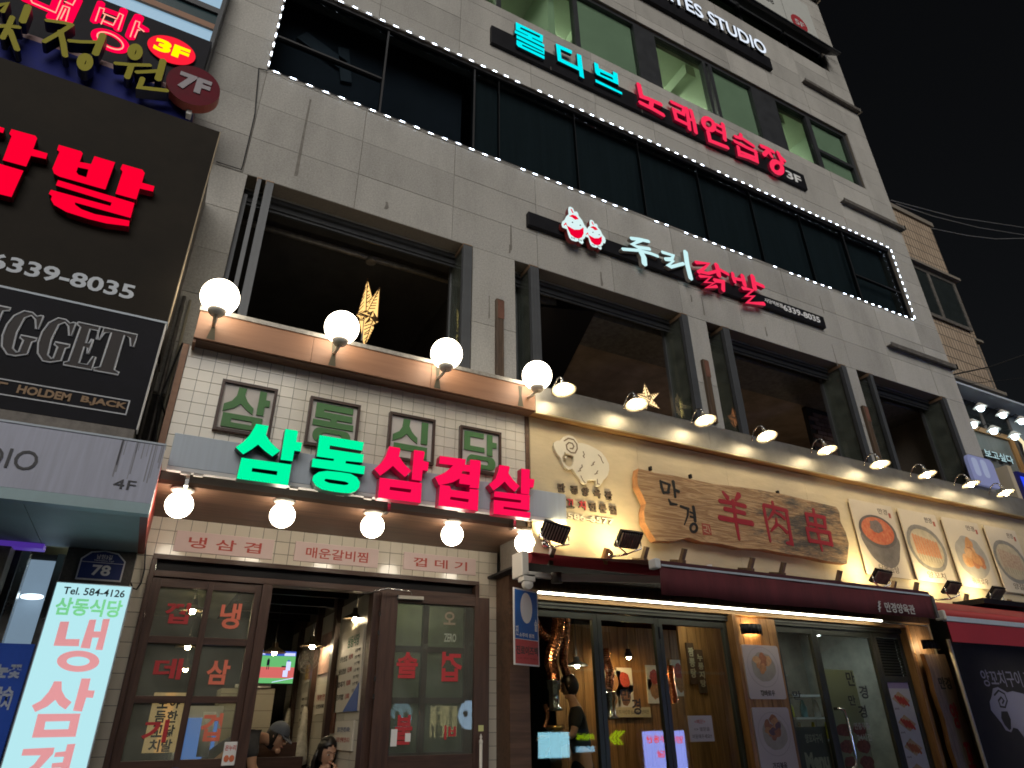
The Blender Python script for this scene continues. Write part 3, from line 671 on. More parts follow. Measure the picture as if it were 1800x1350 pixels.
def stad(x0, x1, y0, y1, r=None, n=6):
    r = r or (y1-y0)/2; o = []
    for cx, cy, a0 in ((x1-r, y1-r, 0), (x0+r, y1-r, 90), (x0+r, y0+r, 180), (x1-r, y0+r, 270)):
        for i in range(n+1): a = R_(a0+90*i/n); o.append((cx+r*math.cos(a), cy+r*math.sin(a)))
    return o
SIOT = [(26, 100), (44, 100), (42, 82), (50, 68), (58, 60), (66, 54), (66, 38), (50, 48), (36, 60), (24, 48), (0, 36), (0, 54), (16, 64), (24, 78)]
framed([('s', [SIOT], 0), ('a', [[(74, 100), (90, 100), (90, 80), (100, 80), (100, 64), (90, 64), (90, 40), (74, 40)]], 0), ('m', [[(2, 33), (90, 33), (90, 0), (2, 0)], [(22, 21), (68, 21), (68, 12), (22, 12)]], 0)], .105, .508, 1, 'green letter in a brown frame, leftmost of four above the lit green sign')
framed([('d', [[(4, 100), (96, 100), (96, 84), (24, 84), (24, 78), (96, 78), (96, 62), (58, 62), (58, 56), (100, 56), (100, 41), (0, 41), (0, 56), (42, 56), (42, 62), (4, 62)]], 0), ('o', [stad(4, 96, 0, 37, 17), stad(26, 74, 12, 25, 6)], 0)], .76, 1.165, 2, 'green letter in a brown frame, second from the left of the four on the tiles')
framed([('s', [SIOT], 0), ('i', [[(76, 100), (94, 100), (94, 40), (76, 40)]], 0), ('g', [[(4, 32), (94, 32), (94, 0), (76, 0), (76, 16), (4, 16)]], 0)], 1.415, 1.822, 3, 'green letter in a brown frame, third of the four, above the red lit sign')
framed([('d', [[(0, 100), (60, 100), (60, 86), (18, 86), (18, 60), (62, 60), (62, 46), (0, 46)]], 0), ('a', [[(70, 100), (87, 100), (87, 80), (100, 80), (100, 64), (87, 64), (87, 40), (70, 40)]], 0), ('o', [stad(10, 96, 0, 36, 16), stad(32, 74, 12, 24, 5.5)], 0)], 2.057, 2.456, 4, 'green letter in a brown frame, rightmost of the four on the tiles')
# ------------------------------------------------------------------ big lit sign 삼동삼겹살
RED = glow('lit_red', (1, .006, .085), 1.0); RED2 = glow('lit_red_deep', (1, .0, .03), 1.0); GRN = glow('lit_green', (.0, 1.0, .40), .95)
REDS = mat('red_letter_side', (.35, .01, .05), .35, emis=(.6, .0, .05), estr=.14); GRNS = mat('dark_green_side', (.012, .06, .045), .35)
bs = thing('aluminium_sign', 'grey aluminium sign box with large lit green and red letters over the tiles', 'sign', (1.4, -.7, 3.14))
MB().box(-.12, 3.04, -.75, -.66, 3.178, 3.415).build('box_face', M['alu'], bs, bevel=.003)
MB().box(-.12, 3.04, -.748, -.7, 3.150, 3.177).build('lower_channel', M['white'], bs)
for x in (.02, 1.45, 2.55): 
    MB().box(x-.012, x+.012, -.70, -.61, 3.07, 3.15).build('bracket', M['chrome'], bs)
for x in (.0, .08, .72, 1.06, 1.27, 2.05, 2.66): MB().box(x-.03, x+.03, -.742, -.715, 3.135, 3.149).build('clip', [glow('clip_glow', (1, .85, .6), .9) if 0 else M['lampwhite']], bs)
LYF = -.835; LT = .075
def big(cs, o, s, face, side, sm=()):
    for i, grp in enumerate(cs):
        P = [world(zz(c, o, s), LYF) for c in grp]
        shape('lit_letter', P, LYF, LT, [face, side], bs)
z1 = (400, 730)
sam = [[[(348, 104), (500, 128), (468, 240), (520, 320), (580, 380), (640, 432), (545, 500), (450, 430), (372, 355), (290, 415), (190, 475), (98, 388), (190, 325), (270, 240), (320, 160)]],
       [[(703, 165), (845, 185), (858, 200), (838, 322), (908, 332), (888, 440), (812, 430), (790, 558), (645, 540)]],
       [[(170, 515), (778, 600), (735, 855), (110, 770)], [(300, 640), (608, 680), (600, 730), (292, 685)]]]
dong = [[[(1120, 240), (1660, 328), (1640, 432), (1245, 366), (1240, 412), (1658, 476), (1645, 575), (1440, 555), (1435, 585), (1674, 620), (1660, 718), (1022, 626), (1035, 525), (1290, 556), (1296, 530), (1085, 500)]],
        [[(1210, 676), (1360, 690), (1500, 712), (1575, 755), (1612, 815), (1600, 880), (1560, 925), (1490, 948), (1400, 945), (1260, 925), (1150, 902), (1075, 860), (1030, 790), (1045, 735), (1110, 690)], [(1200, 772), (1430, 805), (1475, 825), (1462, 845), (1420, 850), (1240, 825), (1180, 800), (1182, 778)]]]
big(sam, z1, 6.923, GRN, GRNS); big(dong, z1, 6.923, GRN, GRNS)
z2 = (640, 770)
big([[[(250, 80), (352, 98), (360, 115), (345, 180), (400, 260), (468, 325), (405, 385), (340, 330), (285, 275), (230, 320), (158, 372), (100, 305), (170, 245), (215, 175)]],
     [[(495, 118), (590, 130), (600, 145), (585, 225), (640, 240), (630, 325), (580, 318), (568, 425), (470, 410)]],
     [[(155, 390), (572, 445), (560, 642), (138, 590)], [(257, 482), (467, 508), (460, 540), (252, 512)]],
     [[(750, 175), (1005, 210), (1000, 262), (1045, 268), (1050, 212), (1145, 222), (1155, 240), (1135, 500), (1040, 490), (1048, 465), (940, 450), (945, 400), (880, 435), (800, 455), (740, 465), (700, 385), (790, 345), (850, 300), (880, 270), (742, 252)], [(975, 325), (1045, 335), (1042, 365), (962, 350)]],
     [[(750, 460), (850, 475), (862, 510), (1040, 534), (1045, 502), (1135, 512), (1125, 720), (735, 668)], [(855, 580), (1035, 605), (1030, 635), (850, 607)]],
     [[(1340, 265), (1430, 278), (1440, 290), (1428, 350), (1480, 420), (1538, 475), (1490, 530), (1440, 490), (1390, 430), (1340, 475), (1280, 520), (1235, 460), (1300, 400), (1325, 330)]],
     [[(1555, 300), (1640, 312), (1635, 400), (1685, 408), (1675, 490), (1640, 487), (1632, 560), (1550, 548)]],
     [[(1290, 525), (1640, 565), (1635, 715), (1380, 678), (1378, 700), (1645, 735), (1640, 795), (1280, 748), (1283, 612), (1550, 640), (1552, 615), (1285, 580)]]], z2, 5.625, RED, REDS)

# ------------------------------------------------------------------ small printed boards over the door
pinkred = mat('print_red', (.55, .09, .07), .6)
for (x0, x1, za, zb, s, d) in ((.035, .78, 2.837, 3.0, '냉 삼 겹', 'leftmost'), (.952, 1.68, 2.845, 3.01, '매운갈비찜', 'middle'), (1.917, 2.638, 2.857, 3.013, '껍 데 기', 'rightmost')):
    t = thing('menu_strip', '%s pale pink board with red lettering on the tiles over the door' % d, 'sign', ((x0+x1)/2, LY, za), 'three pale boards above the door')
    MB().box(x0, x1, LY-.012, LY-.001, za, zb).build('board', [mat('pale_pink', (.80, .64, .62), .6, noise=.04)], t, bevel=.003)
    text('lettering', s, x0+.13*(x1-x0), x1-.13*(x1-x0), za+.035, zb-.04, LY-.015, .002, [pinkred], t, bold=.012)

# ------------------------------------------------------------------ wooden front of shop one
wf = thing('wooden_shopfront', 'dark brown wooden restaurant front with six pane window and doorway', 'shopfront', (1.3, .2, 0))
YF = .2
MB().box(-.09, 2.64, YF-.01, YF+.14, 2.752, 2.79).build('head_casing', M['doorwoodx'], wf, bevel=.003)
MB().box(-.055, 2.60, YF+.06, YF+.12, 2.672, 2.752).build('blind_slot', M['black'], wf)
MB().box(-.055, 2.60, YF-.002, YF+.13, 2.625, 2.671).build('head_rail', M['doorwoodx'], wf, bevel=.003)
MB().box(-.09, -.056, YF-.012, YF+.14, 0, 2.751).build('side_casing', M['doorwood'], wf, bevel=.003)
MB().box(2.601, 2.64, YF-.012, YF+.14, 0, 2.751).build('side_casing', M['doorwood'], wf, bevel=.003)
MB().box(.735, .812, YF-.006, YF+.13, 0, 2.624).build('door_post', M['doorwood'], wf, bevel=.003)
MB().box(1.645, 1.72, YF-.006, YF+.13, 0, 2.624).build('door_post', M['doorwood'], wf, bevel=.003)
def sash6(x0, x1, parent, ins, nmr='sash_rail', rows=((2.556, 2.21), (2.16, 1.812), (1.765, 1.41))):
    a, b, c, d = ins
    for xa, xb in ((x0, a), (b, c), (d, x1)): MB().box(xa, xb, YF+.02, YF+.07, .3 if xa != b else 1.36, 2.622).build('sash_stile', M['doorwood'], parent, bevel=.002)
    zl = [(rows[0][0], 2.622), (rows[1][0], rows[0][1]), (rows[2][0], rows[1][1]), (1.2, rows[2][1])]
    for i, (za, zb) in enumerate(zl):
        MB().box(a, b, YF+.022, YF+.068, za, zb).build(nmr, M['doorwoodx'], parent, bevel=.002)
        MB().box(c, d, YF+.022, YF+.068, za, zb).build(nmr, M['doorwoodx'], parent, bevel=.002)
    MB().box(a, d, YF+.03, YF+.06, .3, 1.2).build('kick_panel', M['doorwoodx'], parent)
    for za, zb in rows:
        for xa, xb in ((a, b), (c, d)): MB().box(xa, xb, YF+.042, YF+.048, zb, za).build('pane', M['glassdust'], parent)
sash6(-.055, .734, wf, (.008, .333, .376, .685))
sash6(1.721, 2.6, wf, (1.80, 2.12, 2.17, 2.52))
wr = mat('window_red', (.45, .03, .035), .5); wo = mat('window_orange', (.7, .17, .1), .5)
for s, x0, x1, z0, z1, m_ in (('껍', .075, .245, 2.3, 2.45, wr), ('냉', .46, .61, 2.28, 2.47, wo), ('데', .085, .27, 1.92, 2.06, wr), ('삼', .44, .60, 1.89, 2.06, wo), ('기', .10, .26, 1.52, 1.66, wr), ('겹', .47, .61, 1.52, 1.70, wo)):
    text('glass_letter', s, x0, x1, z0, z1, YF+.038, .001, [m_], wf, bold=.03)
stk = thing('round_sticker', 'small white printed sticker at the foot of the six pane window', 'sticker', (.7, YF, 1.36))
a = bp(404, 1325, YF); MB().box(a[0]-.045, a[0]+.045, YF+.01, YF+.018, a[1]-.075, a[1]+.075).build('paper', M['white'], stk, bevel=.008)
text('lettering', '온누리', a[0]-.037, a[0]+.037, a[1]+.02, a[1]+.055, YF+.008, .001, [pinkred], stk, bold=.02)
for k in range(2): shape('printed_figure', [circ(a[0]-.018+.036*k, a[1]-.03, .018, .022, 12)], YF+.008, .001, [mat('sticker_orange', (.6, .15, .06), .6)], stk)
# open door leaf
dl = thing('open_door', 'wooden glazed door swung wide open flat against the right window', 'door', (1.72, .13, .05))
dl.rotation_euler = (0, 0, 0)
import math as _m
ang = R_(-4.5); hinge = Vector((1.70, .135, 0)); dx = Vector((math.cos(ang), math.sin(ang), 0)); dn = Vector((-math.sin(ang), math.cos(ang), 0))
W_ = .985; ZT = 2.622
gx0 = .145; gx1 = .845; gz1 = 2.545; gz0 = 1.395
def leafbox(a, b, t0, t1, z0, z1, nm, m_, bev=.003, par=None):
    mb = MB(); c = hinge+dx*(a+b)/2+dn*(t0+t1)/2+Vector((0, 0, (z0+z1)/2)); mb.obox(c, dx*(b-a)/2, dn*(t1-t0)/2, (0, 0, (z1-z0)/2))
    return mb.build(nm, m_, par or dl, bevel=bev)
leafbox(0, gx0, 0, .045, .08, ZT, 'stile', M['doorwood']); leafbox(gx1, W_, 0, .045, .08, ZT, 'stile', M['doorwood'])
leafbox(gx0, gx1, 0, .045, gz1, ZT, 'top_rail', M['doorwoodx']); leafbox(gx0, gx1, 0, .045, .08, gz0, 'bottom_panel', M['doorwoodx'])
leafbox(gx0, gx1, .02, .026, gz0, gz1, 'pane', M['glassleaf'], 0)
leafbox(.14, .36, -.035, 0, 2.567, 2.597, 'closer_body', M['steel']); leafbox(.13, .15, -.02, 0, 2.56, 2.604, 'closer_plate', M['chrome'])
arm = MB(); p0 = hinge+dx*.25+dn*-.04+Vector((0, 0, 2.61)); p1 = hinge+dx*.02+dn*-.1+Vector((0, 0, 2.635)); p2 = hinge+dx*-.16+dn*.02+Vector((0, 0, 2.6))
arm.tube([p0, p0+Vector((-.02, -.02, .02)), p1], .006, 6); arm.tube([p1, p2], .006, 6); arm.build('closer_arm', M['chrome'], dl)
for z in (2.45, 2.3, 1.95, 1.82): leafbox(-.012, .0, -.012, .01, z-.025, z+.01, 'hinge', M['chrome'], 0)
leafbox(gx1+.045, gx1+.09, -.004, 0, 1.555, 1.6, 'round_label', mat('yellow_label', (.6, .6, .25), .5), .0)
hd = MB(); q = hinge+dx*(gx1+.05)+dn*-.05; hd.tube([q+Vector((0, 0, .9)), q+Vector((0, 0, 1.47))], .013, 10); hd.lathe([(.016, 0), (.016, .02), (.006, .03), (.012, .045), (0, .07)], q+Vector((0, 0, 1.47)), (0, 0, 1), 12); hd.build('pull_handle', M['lampwhite'], dl)
def leaftext(s, a, b, z0, z1, m_, mir=True, nm='glass_letter'):
    text(nm, s, a, b, z0, z1, .014, .001, [m_], dl, bold=.03, mirror=mir, frame=(hinge, dx, Vector((0, 0, 1))))
pale = mat('pale_letter', (.25, .2, .14), .6)
leaftext('오', .56, .67, 2.38, 2.49, pale); leaftext('ZERO', .57, .68, 2.24, 2.31, mat('pale_white', (.3, .32, .25), .6), False)
leaftext('솔', .17, .35, 1.95, 2.15, wr); leaftext('겹', .56, .74, 1.93, 2.16, wr)
leaftext('불', .19, .33, 1.47, 1.68, wr); leaftext('비', .6, .7, 1.5, 1.6, wr)
leafbox(.16, .21, .0135, .0145, 1.46, 1.58, 'white_note', M['white'], 0); leafbox(.275, .32, .0135, .0145, 1.49, 1.55, 'white_note', M['white'], 0)

# ------------------------------------------------------------------ shop one interior
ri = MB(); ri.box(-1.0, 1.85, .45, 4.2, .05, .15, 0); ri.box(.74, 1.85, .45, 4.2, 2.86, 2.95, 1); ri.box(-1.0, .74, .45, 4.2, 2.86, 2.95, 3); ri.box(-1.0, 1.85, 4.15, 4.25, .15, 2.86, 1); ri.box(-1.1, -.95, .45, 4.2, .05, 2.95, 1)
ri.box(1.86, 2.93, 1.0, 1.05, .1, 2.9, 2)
tag(ri.build('dining_room', [M['darkwall'], M['darkwall'], mat('dim_green_wall', (.34, .33, .24), .8, noise=.2), mat('green_lit_ceiling', (.42, .45, .3), .8, noise=.25, nscale=2)]), kind='structure')  # left ceiling carries the greenish lamp light in its colour
for i in range(5):
    mb = MB(); mb.box(.75, 1.8, .8+.6*i, .86+.6*i, 2.76, 2.86)
    tag(mb.build('ceiling_beam', M['black']), 'dark ceiling joist inside the tiled restaurant, number %s counting inwards from the doorway' % ('one', 'two', 'three', 'four', 'five')[i], 'beam', 'ceiling joists of the tiled restaurant')
rw = thing('dining_wall', 'off white tiled dining room wall with dark posts and pasted menus', 'wall', (1.74, 2, .15))
MB().box(1.735, 1.85, .45, 4.15, .15, 2.86).build('backing', M['grout'], rw)
wt = MB().box(-.008, 0, .002, .298, .002, .148).mesh('wall_tile', mat('dining_tile', (.5, .47, .4), .35, noise=.04, rnd=.06))
for i in range(12):
    for k in range(11):
        link('wall_tile', wt, rw, (1.733, .5+.3*i, 1.05+.15*k))
MB().box(1.68, 1.735, .45, 4.1, .15, 1.04).build('wainscot', M['doorwood'], rw)
for y in (1.62, 2.45, 3.4): MB().box(1.67, 1.734, y-.05, y+.05, .15, 2.86).build('post', M['doorwood'], rw)
def wallposter(y0, y1, z0, z1, label, m_, body=None, cat='poster'):
    t = thing('menu_poster', label, cat, (1.72, (y0+y1)/2, z0)); MB().box(1.708, 1.722, y0, y1, z0, z1).build('sheet', [m_], t)
    return t
pm = mat('poster_paper', (.62, .58, .5), .5, noise=.03); inkb = mat('ink_blue', (.05, .08, .2), .6); inkr = mat('ink_red', (.4, .06, .05), .6)
FR = lambda y1: (Vector((1.706, y1, 0)), Vector((0, -1, 0)), Vector((0, 0, 1)))   # seen from the room's left side
def wtxt(s, y0, y1, z0, z1, m_, t, bold=.02):
    text('lettering', s, 0, y1-y0, z0, z1, 0.0, .001, [m_], t, bold=bold, frame=FR(y1), res=2)
t = wallposter(.62, 1.45, 1.72, 2.42, 'large white price list with a blue corner beside the doorway', pm)
wtxt('삼동식당', .75, 1.15, 2.26, 2.36, mat('ink_green', (.04, .2, .1), .6), t)
for k, (a_, b_) in enumerate((('냉동삼겹', '14,900'), ('냉삼겹살', '15,900'), ('껍데기', '10,000'), ('공기밥', '1,000'))):
    wtxt(a_, 1.12, 1.38, 2.15-.11*k, 2.2-.11*k, M['black'], t, .01); wtxt(b_, .92, 1.06, 2.15-.11*k, 2.2-.11*k, inkr, t, .01)
for k in range(7): wtxt('소주 맥주', .66, .85, 2.2-.055*k, 2.23-.055*k, M['black'], t, 0)
tri = MB(); n = len(tri.v); tri.v += [(1.705, .62, 1.72), (1.705, 1.1, 1.72), (1.705, .62, 1.95)]; tri.f.append((0, 2, 1)); tri.m.append(0); tri.smooth.append(False); tri.build('blue_corner', [mat('blue_corner', (.05, .12, .4), .5)], t)
t = wallposter(.7, 1.3, 1.42, 1.65, 'framed notice with blue and red lines under the price list', pm); wtxt('음료 무한 리필 서비스', .78, 1.22, 1.56, 1.6, inkb, t, 0); wtxt('포장 판매 합니다', .78, 1.22, 1.48, 1.52, inkr, t, 0)
t = wallposter(1.38, 1.52, 1.55, 2.05, 'narrow dark photograph poster of drinks left of the price list', mat('dark_photo', (.12, .04, .02), .4, noise=.6, nscale=12)); 
t = wallposter(2.55, 2.95, 2.05, 2.45, 'food photo sheet with four pictures on the far part of the wall', pm)
for k in range(4): MB().box(1.704, 1.707, 2.58+.18*(k % 2), 2.74+.18*(k % 2), 2.08+.18*(k//2), 2.24+.18*(k//2)).build('photo', [mat('food_photo_%d' % k, [(.3, .12, .05), (.35, .22, .05), (.2, .07, .04), (.3, .17, .12)][k], .5, noise=.6, nscale=30)], t)
t = wallposter(1.75, 2.3, 2.1, 2.5, 'poster of a pale drink bottle and cuts of meat between two posts', mat('meat_photo', (.42, .26, .2), .5, noise=.5, nscale=10))
t = wallposter(1.8, 2.25, 1.72, 2.0, 'red rimmed notice board between two posts', pm); wtxt('단체 예약 환영', 1.85, 2.2, 1.84, 1.9, inkr, t, 0); wtxt('주문은 벨을 눌러주세요', 1.85, 2.2, 1.77, 1.81, M['black'], t, 0)
t = wallposter(2.6, 3.0, 1.55, 1.95, 'pale menu sheet with small lines low on the far wall', pm)
for k in range(5): wtxt('계란찜 · 볶음밥', 2.65, 2.95, 1.87-.07*k, 1.9-.07*k, M['black'], t, 0)
# hanging bags / curtain
for i, (y, d) in enumerate(((2.38, 'nearer'), (3.3, 'farther'))):
    mb = MB(); mb.lathe([(.015, .55), (.03, .5), (.045, .3), (.075, .1), (.085, .02), (.02, 0)], (1.64, y, 1.25), (0, 0, 1), 14)
    tag(mb.build('clothes_bag', [mat('clear_plastic', (.5, .48, .42), .3, noise=.2, nscale=20, bump=.5, bscale=15)]), '%s pale plastic coat bag hanging from a wall hook' % d, 'bag', 'plastic coat bags on hooks')
# television
tv = thing('television', 'wall television showing a baseball game in the tiled restaurant', 'television', at(485, 1175, 3.0))
a = bp(463, 1144, 3.0); b = bp(450, 1200, 3.0); c_ = bp(521, 1146, 3.0)
X0, X1, Z0, Z1 = b[0]+.015, c_[0], 2.05, 2.39
MB().box(X0-.012, X1+.012, 3.0, 3.04, Z0-.012, Z1+.012).build('case', M['black'], tv)
sp_ = MB(); W2 = X1-X0; H2 = Z1-Z0
def rg(u0, u1, v0, v1, mi, y): sp_.box(X0+u0*W2, X0+u1*W2, y, y+.001, Z0+v0*H2, Z0+v1*H2, mi)
rg(0, 1, 0, .16, 0, 2.996); rg(0, 1, .16, .5, 1, 2.996); rg(0, 1, .5, .85, 0, 2.996); rg(0, 1, .85, 1, 2, 2.996)
rg(.18, .26, .55, .72, 3, 2.994); rg(.19, .21, .42, .55, 3, 2.994); rg(.24, .26, .42, .55, 3, 2.994); rg(.2, .245, .72, .76, 3, 2.994)
rg(.75, .88, .4, .68, 4, 2.994); rg(.68, .82, .2, .4, 4, 2.994); rg(.78, .84, .68, .73, 2, 2.994); rg(.62, .75, .5, .54, 3, 2.994); rg(.66, .98, .86, .95, 4, 2.994); rg(0.02, .1, .88, .95, 4, 2.994)
sp_.obox((X0+.7*W2, 2.994, Z0+.1*H2), (.3*W2, 0, .07*H2), (0, .0005, 0), (0, 0, .004), mi=4)
sp_.build('screen', [glow('tv_green', (.12, .42, .14), 1.2), glow('tv_clay', (.62, .13, .12), 1.1), glow('tv_blue', (.05, .1, .5), 1.1), glow('tv_black', (.01, .01, .02), 1), glow('tv_white', (.6, .65, 1), 1.2)], tv)
# pale cabinet + dark benches
cbn = thing('white_cabinet', 'pale cabinet with ruled price sheets under the television', 'cabinet', (1.15, 3.2, .15)); MB().box(.85, 1.42, 3.1, 3.6, .15, 2.0).build('body', [mat('cabinet', (.45, .42, .35), .5, noise=.04)], cbn)
for k in range(5): MB().box(.85, 1.42, 3.096, 3.099, 1.94-.17*k, 1.945-.17*k).build('rule', M['grout'], cbn)
MB().box(.98, 1.36, 3.05, 3.098, 2.005, 2.04).build('set_top_box', M['white'], cbn)
for i, (x0, x1, y, z, d) in enumerate(((.82, 1.55, 2.15, 1.47, 'farther'), (.80, 1.52, 1.65, 1.36, 'nearer'))):
    mb = MB(); mb.box(x0, x1, y, y+.05, .15, z); mb.box(x0, x1, y, y+.4, .5, .58); mb.box(x0+.02, x0+.07, y+.33, y+.38, .15, .5); mb.box(x1-.07, x1-.02, y+.33, y+.38, .15, .5)
    t = tag(mb.build('booth_bench', M['doorwoodx'], bevel=.004), '%s high backed dark wooden booth bench inside the tiled restaurant' % d, 'bench', 'booth benches')
# pendants
def pendant(loc, label, col=(1, .80, .5), st=240, r=.13, zc=2.86, shade=None, grp='enamel pendant lamps of the tiled restaurant'):
    t = thing('pendant_lamp', label, 'lamp', loc, grp)
    mb = MB(); mb.lathe([(.03, .1), (.035, .06), (.05, .045), (r*.75, .02), (r, 0), (r-.004, -.004), (r*.72, .013), (.04, .036), (.02, .05)], loc, (0, 0, 1), 28); mb.build('shade', [shade or M['shade']], t)
    mb = MB(); mb.sphere((loc[0], loc[1], loc[2]-.002), .028, 14, 10); mb.build('bulb', [glow('bulb_%d' % int(st), col, st)], t)
    mb = MB(); mb.tube([(loc[0], loc[1], loc[2]+.1), (loc[0], loc[1], zc)], .004, 6); mb.build('cord', M['rubber'], t)
M['shade'] = mat('dark_enamel', (.08, .06, .04), .4)
pendant(at(625, 1088, 1.0), 'lit pendant lamp nearest the open door of the tiled restaurant')
pendant(at(549, 1136, 2.1), 'lit pendant lamp hanging between the television and the price list')
pendant(at(482, 1147, 2.6), 'pendant lamp hanging just in front of the television', st=40)
pendant(at(338, 1074, 1.3), 'lit pendant lamp seen through the top left window pane')
pendant(at(330, 1137, 2.4), 'pendant lamp seen high in the middle left window pane', st=90)
pendant(at(326, 1176, 3.2), 'pendant lamp seen behind the red letter of the middle left pane', st=90)
for (x, y, z, d) in ((2.3, .62, 2.84, 'right hand window'), (-.3, .9, 2.84, 'six pane window')):
    tag(MB().box(x-.25, x+.25, y-.03, y+.03, z-.03, z).build('unseen_tube', [glow('olive_tube', (1, 1, .78), 14)]), 'greenish ceiling tube lamp hidden high behind the '+d, 'lamp')  # tube behind the six panes is added fill; the other follows a greenish glow
fz = thing('drink_fridge', 'blue lit drink fridge standing behind the lower panes of the window', 'fridge', at(346, 1310, 1.9)); a = bp(325, 1262, 1.9); b = bp(372, 1345, 1.9)
MB().box(a[0]-.05, b[0]+.02, 1.9, 2.4, .15, a[1]+.1).build('cabinet', [M['white']], fz); MB().box(a[0]-.02, b[0]-.01, 1.89, 1.899, .3, a[1]).build('lit_front', [glow('fridge_blue', (.10, .22, .62), .8)], fz)
for i, (x, y, s, d) in enumerate(((285, 1255, '모듬꼬치', 'left'), (306, 1255, '야한닭발', 'right'))):
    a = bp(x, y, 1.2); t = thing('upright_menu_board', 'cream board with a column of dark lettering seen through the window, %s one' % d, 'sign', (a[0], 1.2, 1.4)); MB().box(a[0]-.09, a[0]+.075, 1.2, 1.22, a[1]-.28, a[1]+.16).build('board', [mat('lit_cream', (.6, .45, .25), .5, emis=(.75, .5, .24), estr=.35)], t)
    for k, c_ in enumerate(s): text('lettering', c_, a[0]-.05, a[0]+.03, a[1]+.04-.105*k, a[1]+.13-.105*k, 1.196, .002, [M['black']], t, bold=.03)
cu_ = MB(); cu_.lathe([(0, 0), (.045, 0), (.05, .32), (0, .32)], at(355, 1330, 1.0), (0, 0, 1), 18); tag(cu_.build('cup_stack', [M['white']]), 'stack of white paper cups behind the bottom right pane', 'cups')
# wall fan
fan = thing('wall_fan', 'round dark wall fan hanging over the posters', 'fan', at(545, 1160, 2.4)); c0 = Vector(at(545, 1155, 2.5)); axv = Vector((-.8, -.5, .25)).normalized()
u_ = axv.orthogonal().normalized(); v_ = axv.cross(u_); gd = MB()
for rr in (.17, .13, .09, .05): gd.tube([c0+(u_*math.cos(k*math.pi/12)+v_*math.sin(k*math.pi/12))*rr+axv*(.05*(1-rr/.17)) for k in range(25)], .004, 4, caps=False)
for k in range(16): gd.tube([c0+axv*.05, c0+(u_*math.cos(k*math.pi/8)+v_*math.sin(k*math.pi/8))*.17], .002, 4, caps=False)
gd.build('guard', M['dirtymetal'], fan); mb = MB(); mb.lathe([(0, .0), (.05, 0), (.06, -.08), (0, -.1)], c0-axv*.01, axv, 14); mb.tube([c0-axv*.08, (1.7, c0.y+.1, c0.z)], .02, 8); mb.build('motor', M['black'], fan)
bl_ = MB()
for k in range(4):
    d = u_*math.cos(k*math.pi/2)+v_*math.sin(k*math.pi/2); e = axv.cross(d); bl_.obox(c0+d*.08, d*.06, e*.035+axv*.012, axv*.002)
bl_.build('blades', M['dirtymetal'], fan)

# ------------------------------------------------------------------ vertical light box 냉삼겹
tl_ = thing('vertical_lightbox', 'tall pale blue lit sign box standing at the left of the restaurant door', 'sign', (-.4, .05, .3))
MB().box(-.632, -.168, .0, .12, .45, 2.507).build('case', M['alu'], tl_, bevel=.004)
lb = glow('lightbox_face', (.50, .86, .92), .95)
MB().box(-.624, -.176, -.004, -.0005, .458, 2.499).build('lit_face', [lb], tl_)
fp = mat('film_pink', (.75, .3, .33), .6, emis=(.85, .36, .38), estr=.62); fg = mat('film_green', (.2, .6, .25), .6, emis=(.22, .75, .34), estr=.7); fk = mat('film_dark', (.06, .1, .13), .6)
text('lettering', 'Tel. 584-4126', -.575, -.205, 2.425, 2.475, -.0065, .002, [fk], tl_, bold=.018)
text('lettering', '삼동식당', -.595, -.2, 2.29, 2.405, -.0065, .002, [fg], tl_, bold=.03)
for cs in ([[(318, 578), (365, 578), (345, 670), (420, 670), (415, 708), (282, 705)]], [[(472, 568), (508, 567), (494, 630), (530, 630), (543, 565), (580, 563), (540, 728), (503, 726), (522, 662), (487, 662), (474, 720), (424, 716)]],
           [circ(412, 787, 112, 56, 32), circ(412, 787, 61, 25, 28)],
           [[(285, 893), (325, 893), (325, 940), (345, 978), (378, 1003), (345, 1042), (310, 1018), (292, 990), (250, 1025), (185, 1055), (168, 1020), (215, 995), (255, 950), (275, 915)]],
           [[(430, 878), (478, 878), (464, 940), (500, 942), (490, 980), (455, 978), (432, 1052), (385, 1048)]], [[(200, 1065), (425, 1063), (398, 1185), (168, 1190)], [(240, 1105), (370, 1102), (360, 1145), (232, 1148)]],
           [[(122, 1250), (288, 1242), (280, 1275), (215, 1345), (150, 1400), (110, 1380), (180, 1330), (215, 1283), (113, 1285)]], [[(355, 1225), (398, 1222), (350, 1410), (308, 1410), (322, 1348), (270, 1350), (275, 1325), (330, 1320), (338, 1290), (285, 1292), (292, 1268), (345, 1262)]],
           [[(130, 1425), (345, 1420), (330, 1520), (110, 1525)]]):
    shape('printed_letter', [world(zz(q, (0, 900), 3), -.0065) for q in cs], -.0065, .002, [fp], tl_)
# number plate
npm = mat('plate_blue', (.015, .03, .14), .4); plw = mat('plate_white', (.6, .62, .66), .5)
pl = thing('number_plate', 'small dark blue house number plate with a pointed top above the light box', 'sign', (-.41, .25, 2.575))
shape('rim', [[(-.553, 2.572), (-.262, 2.572), (-.262, 2.72), (-.32, 2.775), (-.41, 2.79), (-.5, 2.775), (-.553, 2.72)]], .248, .012, [plw], pl)
shape('plate', [[(-.543, 2.582), (-.272, 2.582), (-.272, 2.716), (-.325, 2.766), (-.41, 2.78), (-.49, 2.766), (-.543, 2.716)]], .245, .003, [npm], pl)
MB().box(-.543, -.272, .2435, .2448, 2.697, 2.7).build('divider', plw, pl)
text('lettering', '78', -.465, -.345, 2.605, 2.682, .243, .001, [plw], pl, bold=.03); text('lettering', '남현3길', -.455, -.355, 2.724, 2.758, .243, .001, [plw], pl, bold=.01); text('lettering', 'Namhyeon 3-gil', -.465, -.34, 2.706, 2.719, .243, .001, [plw], pl)
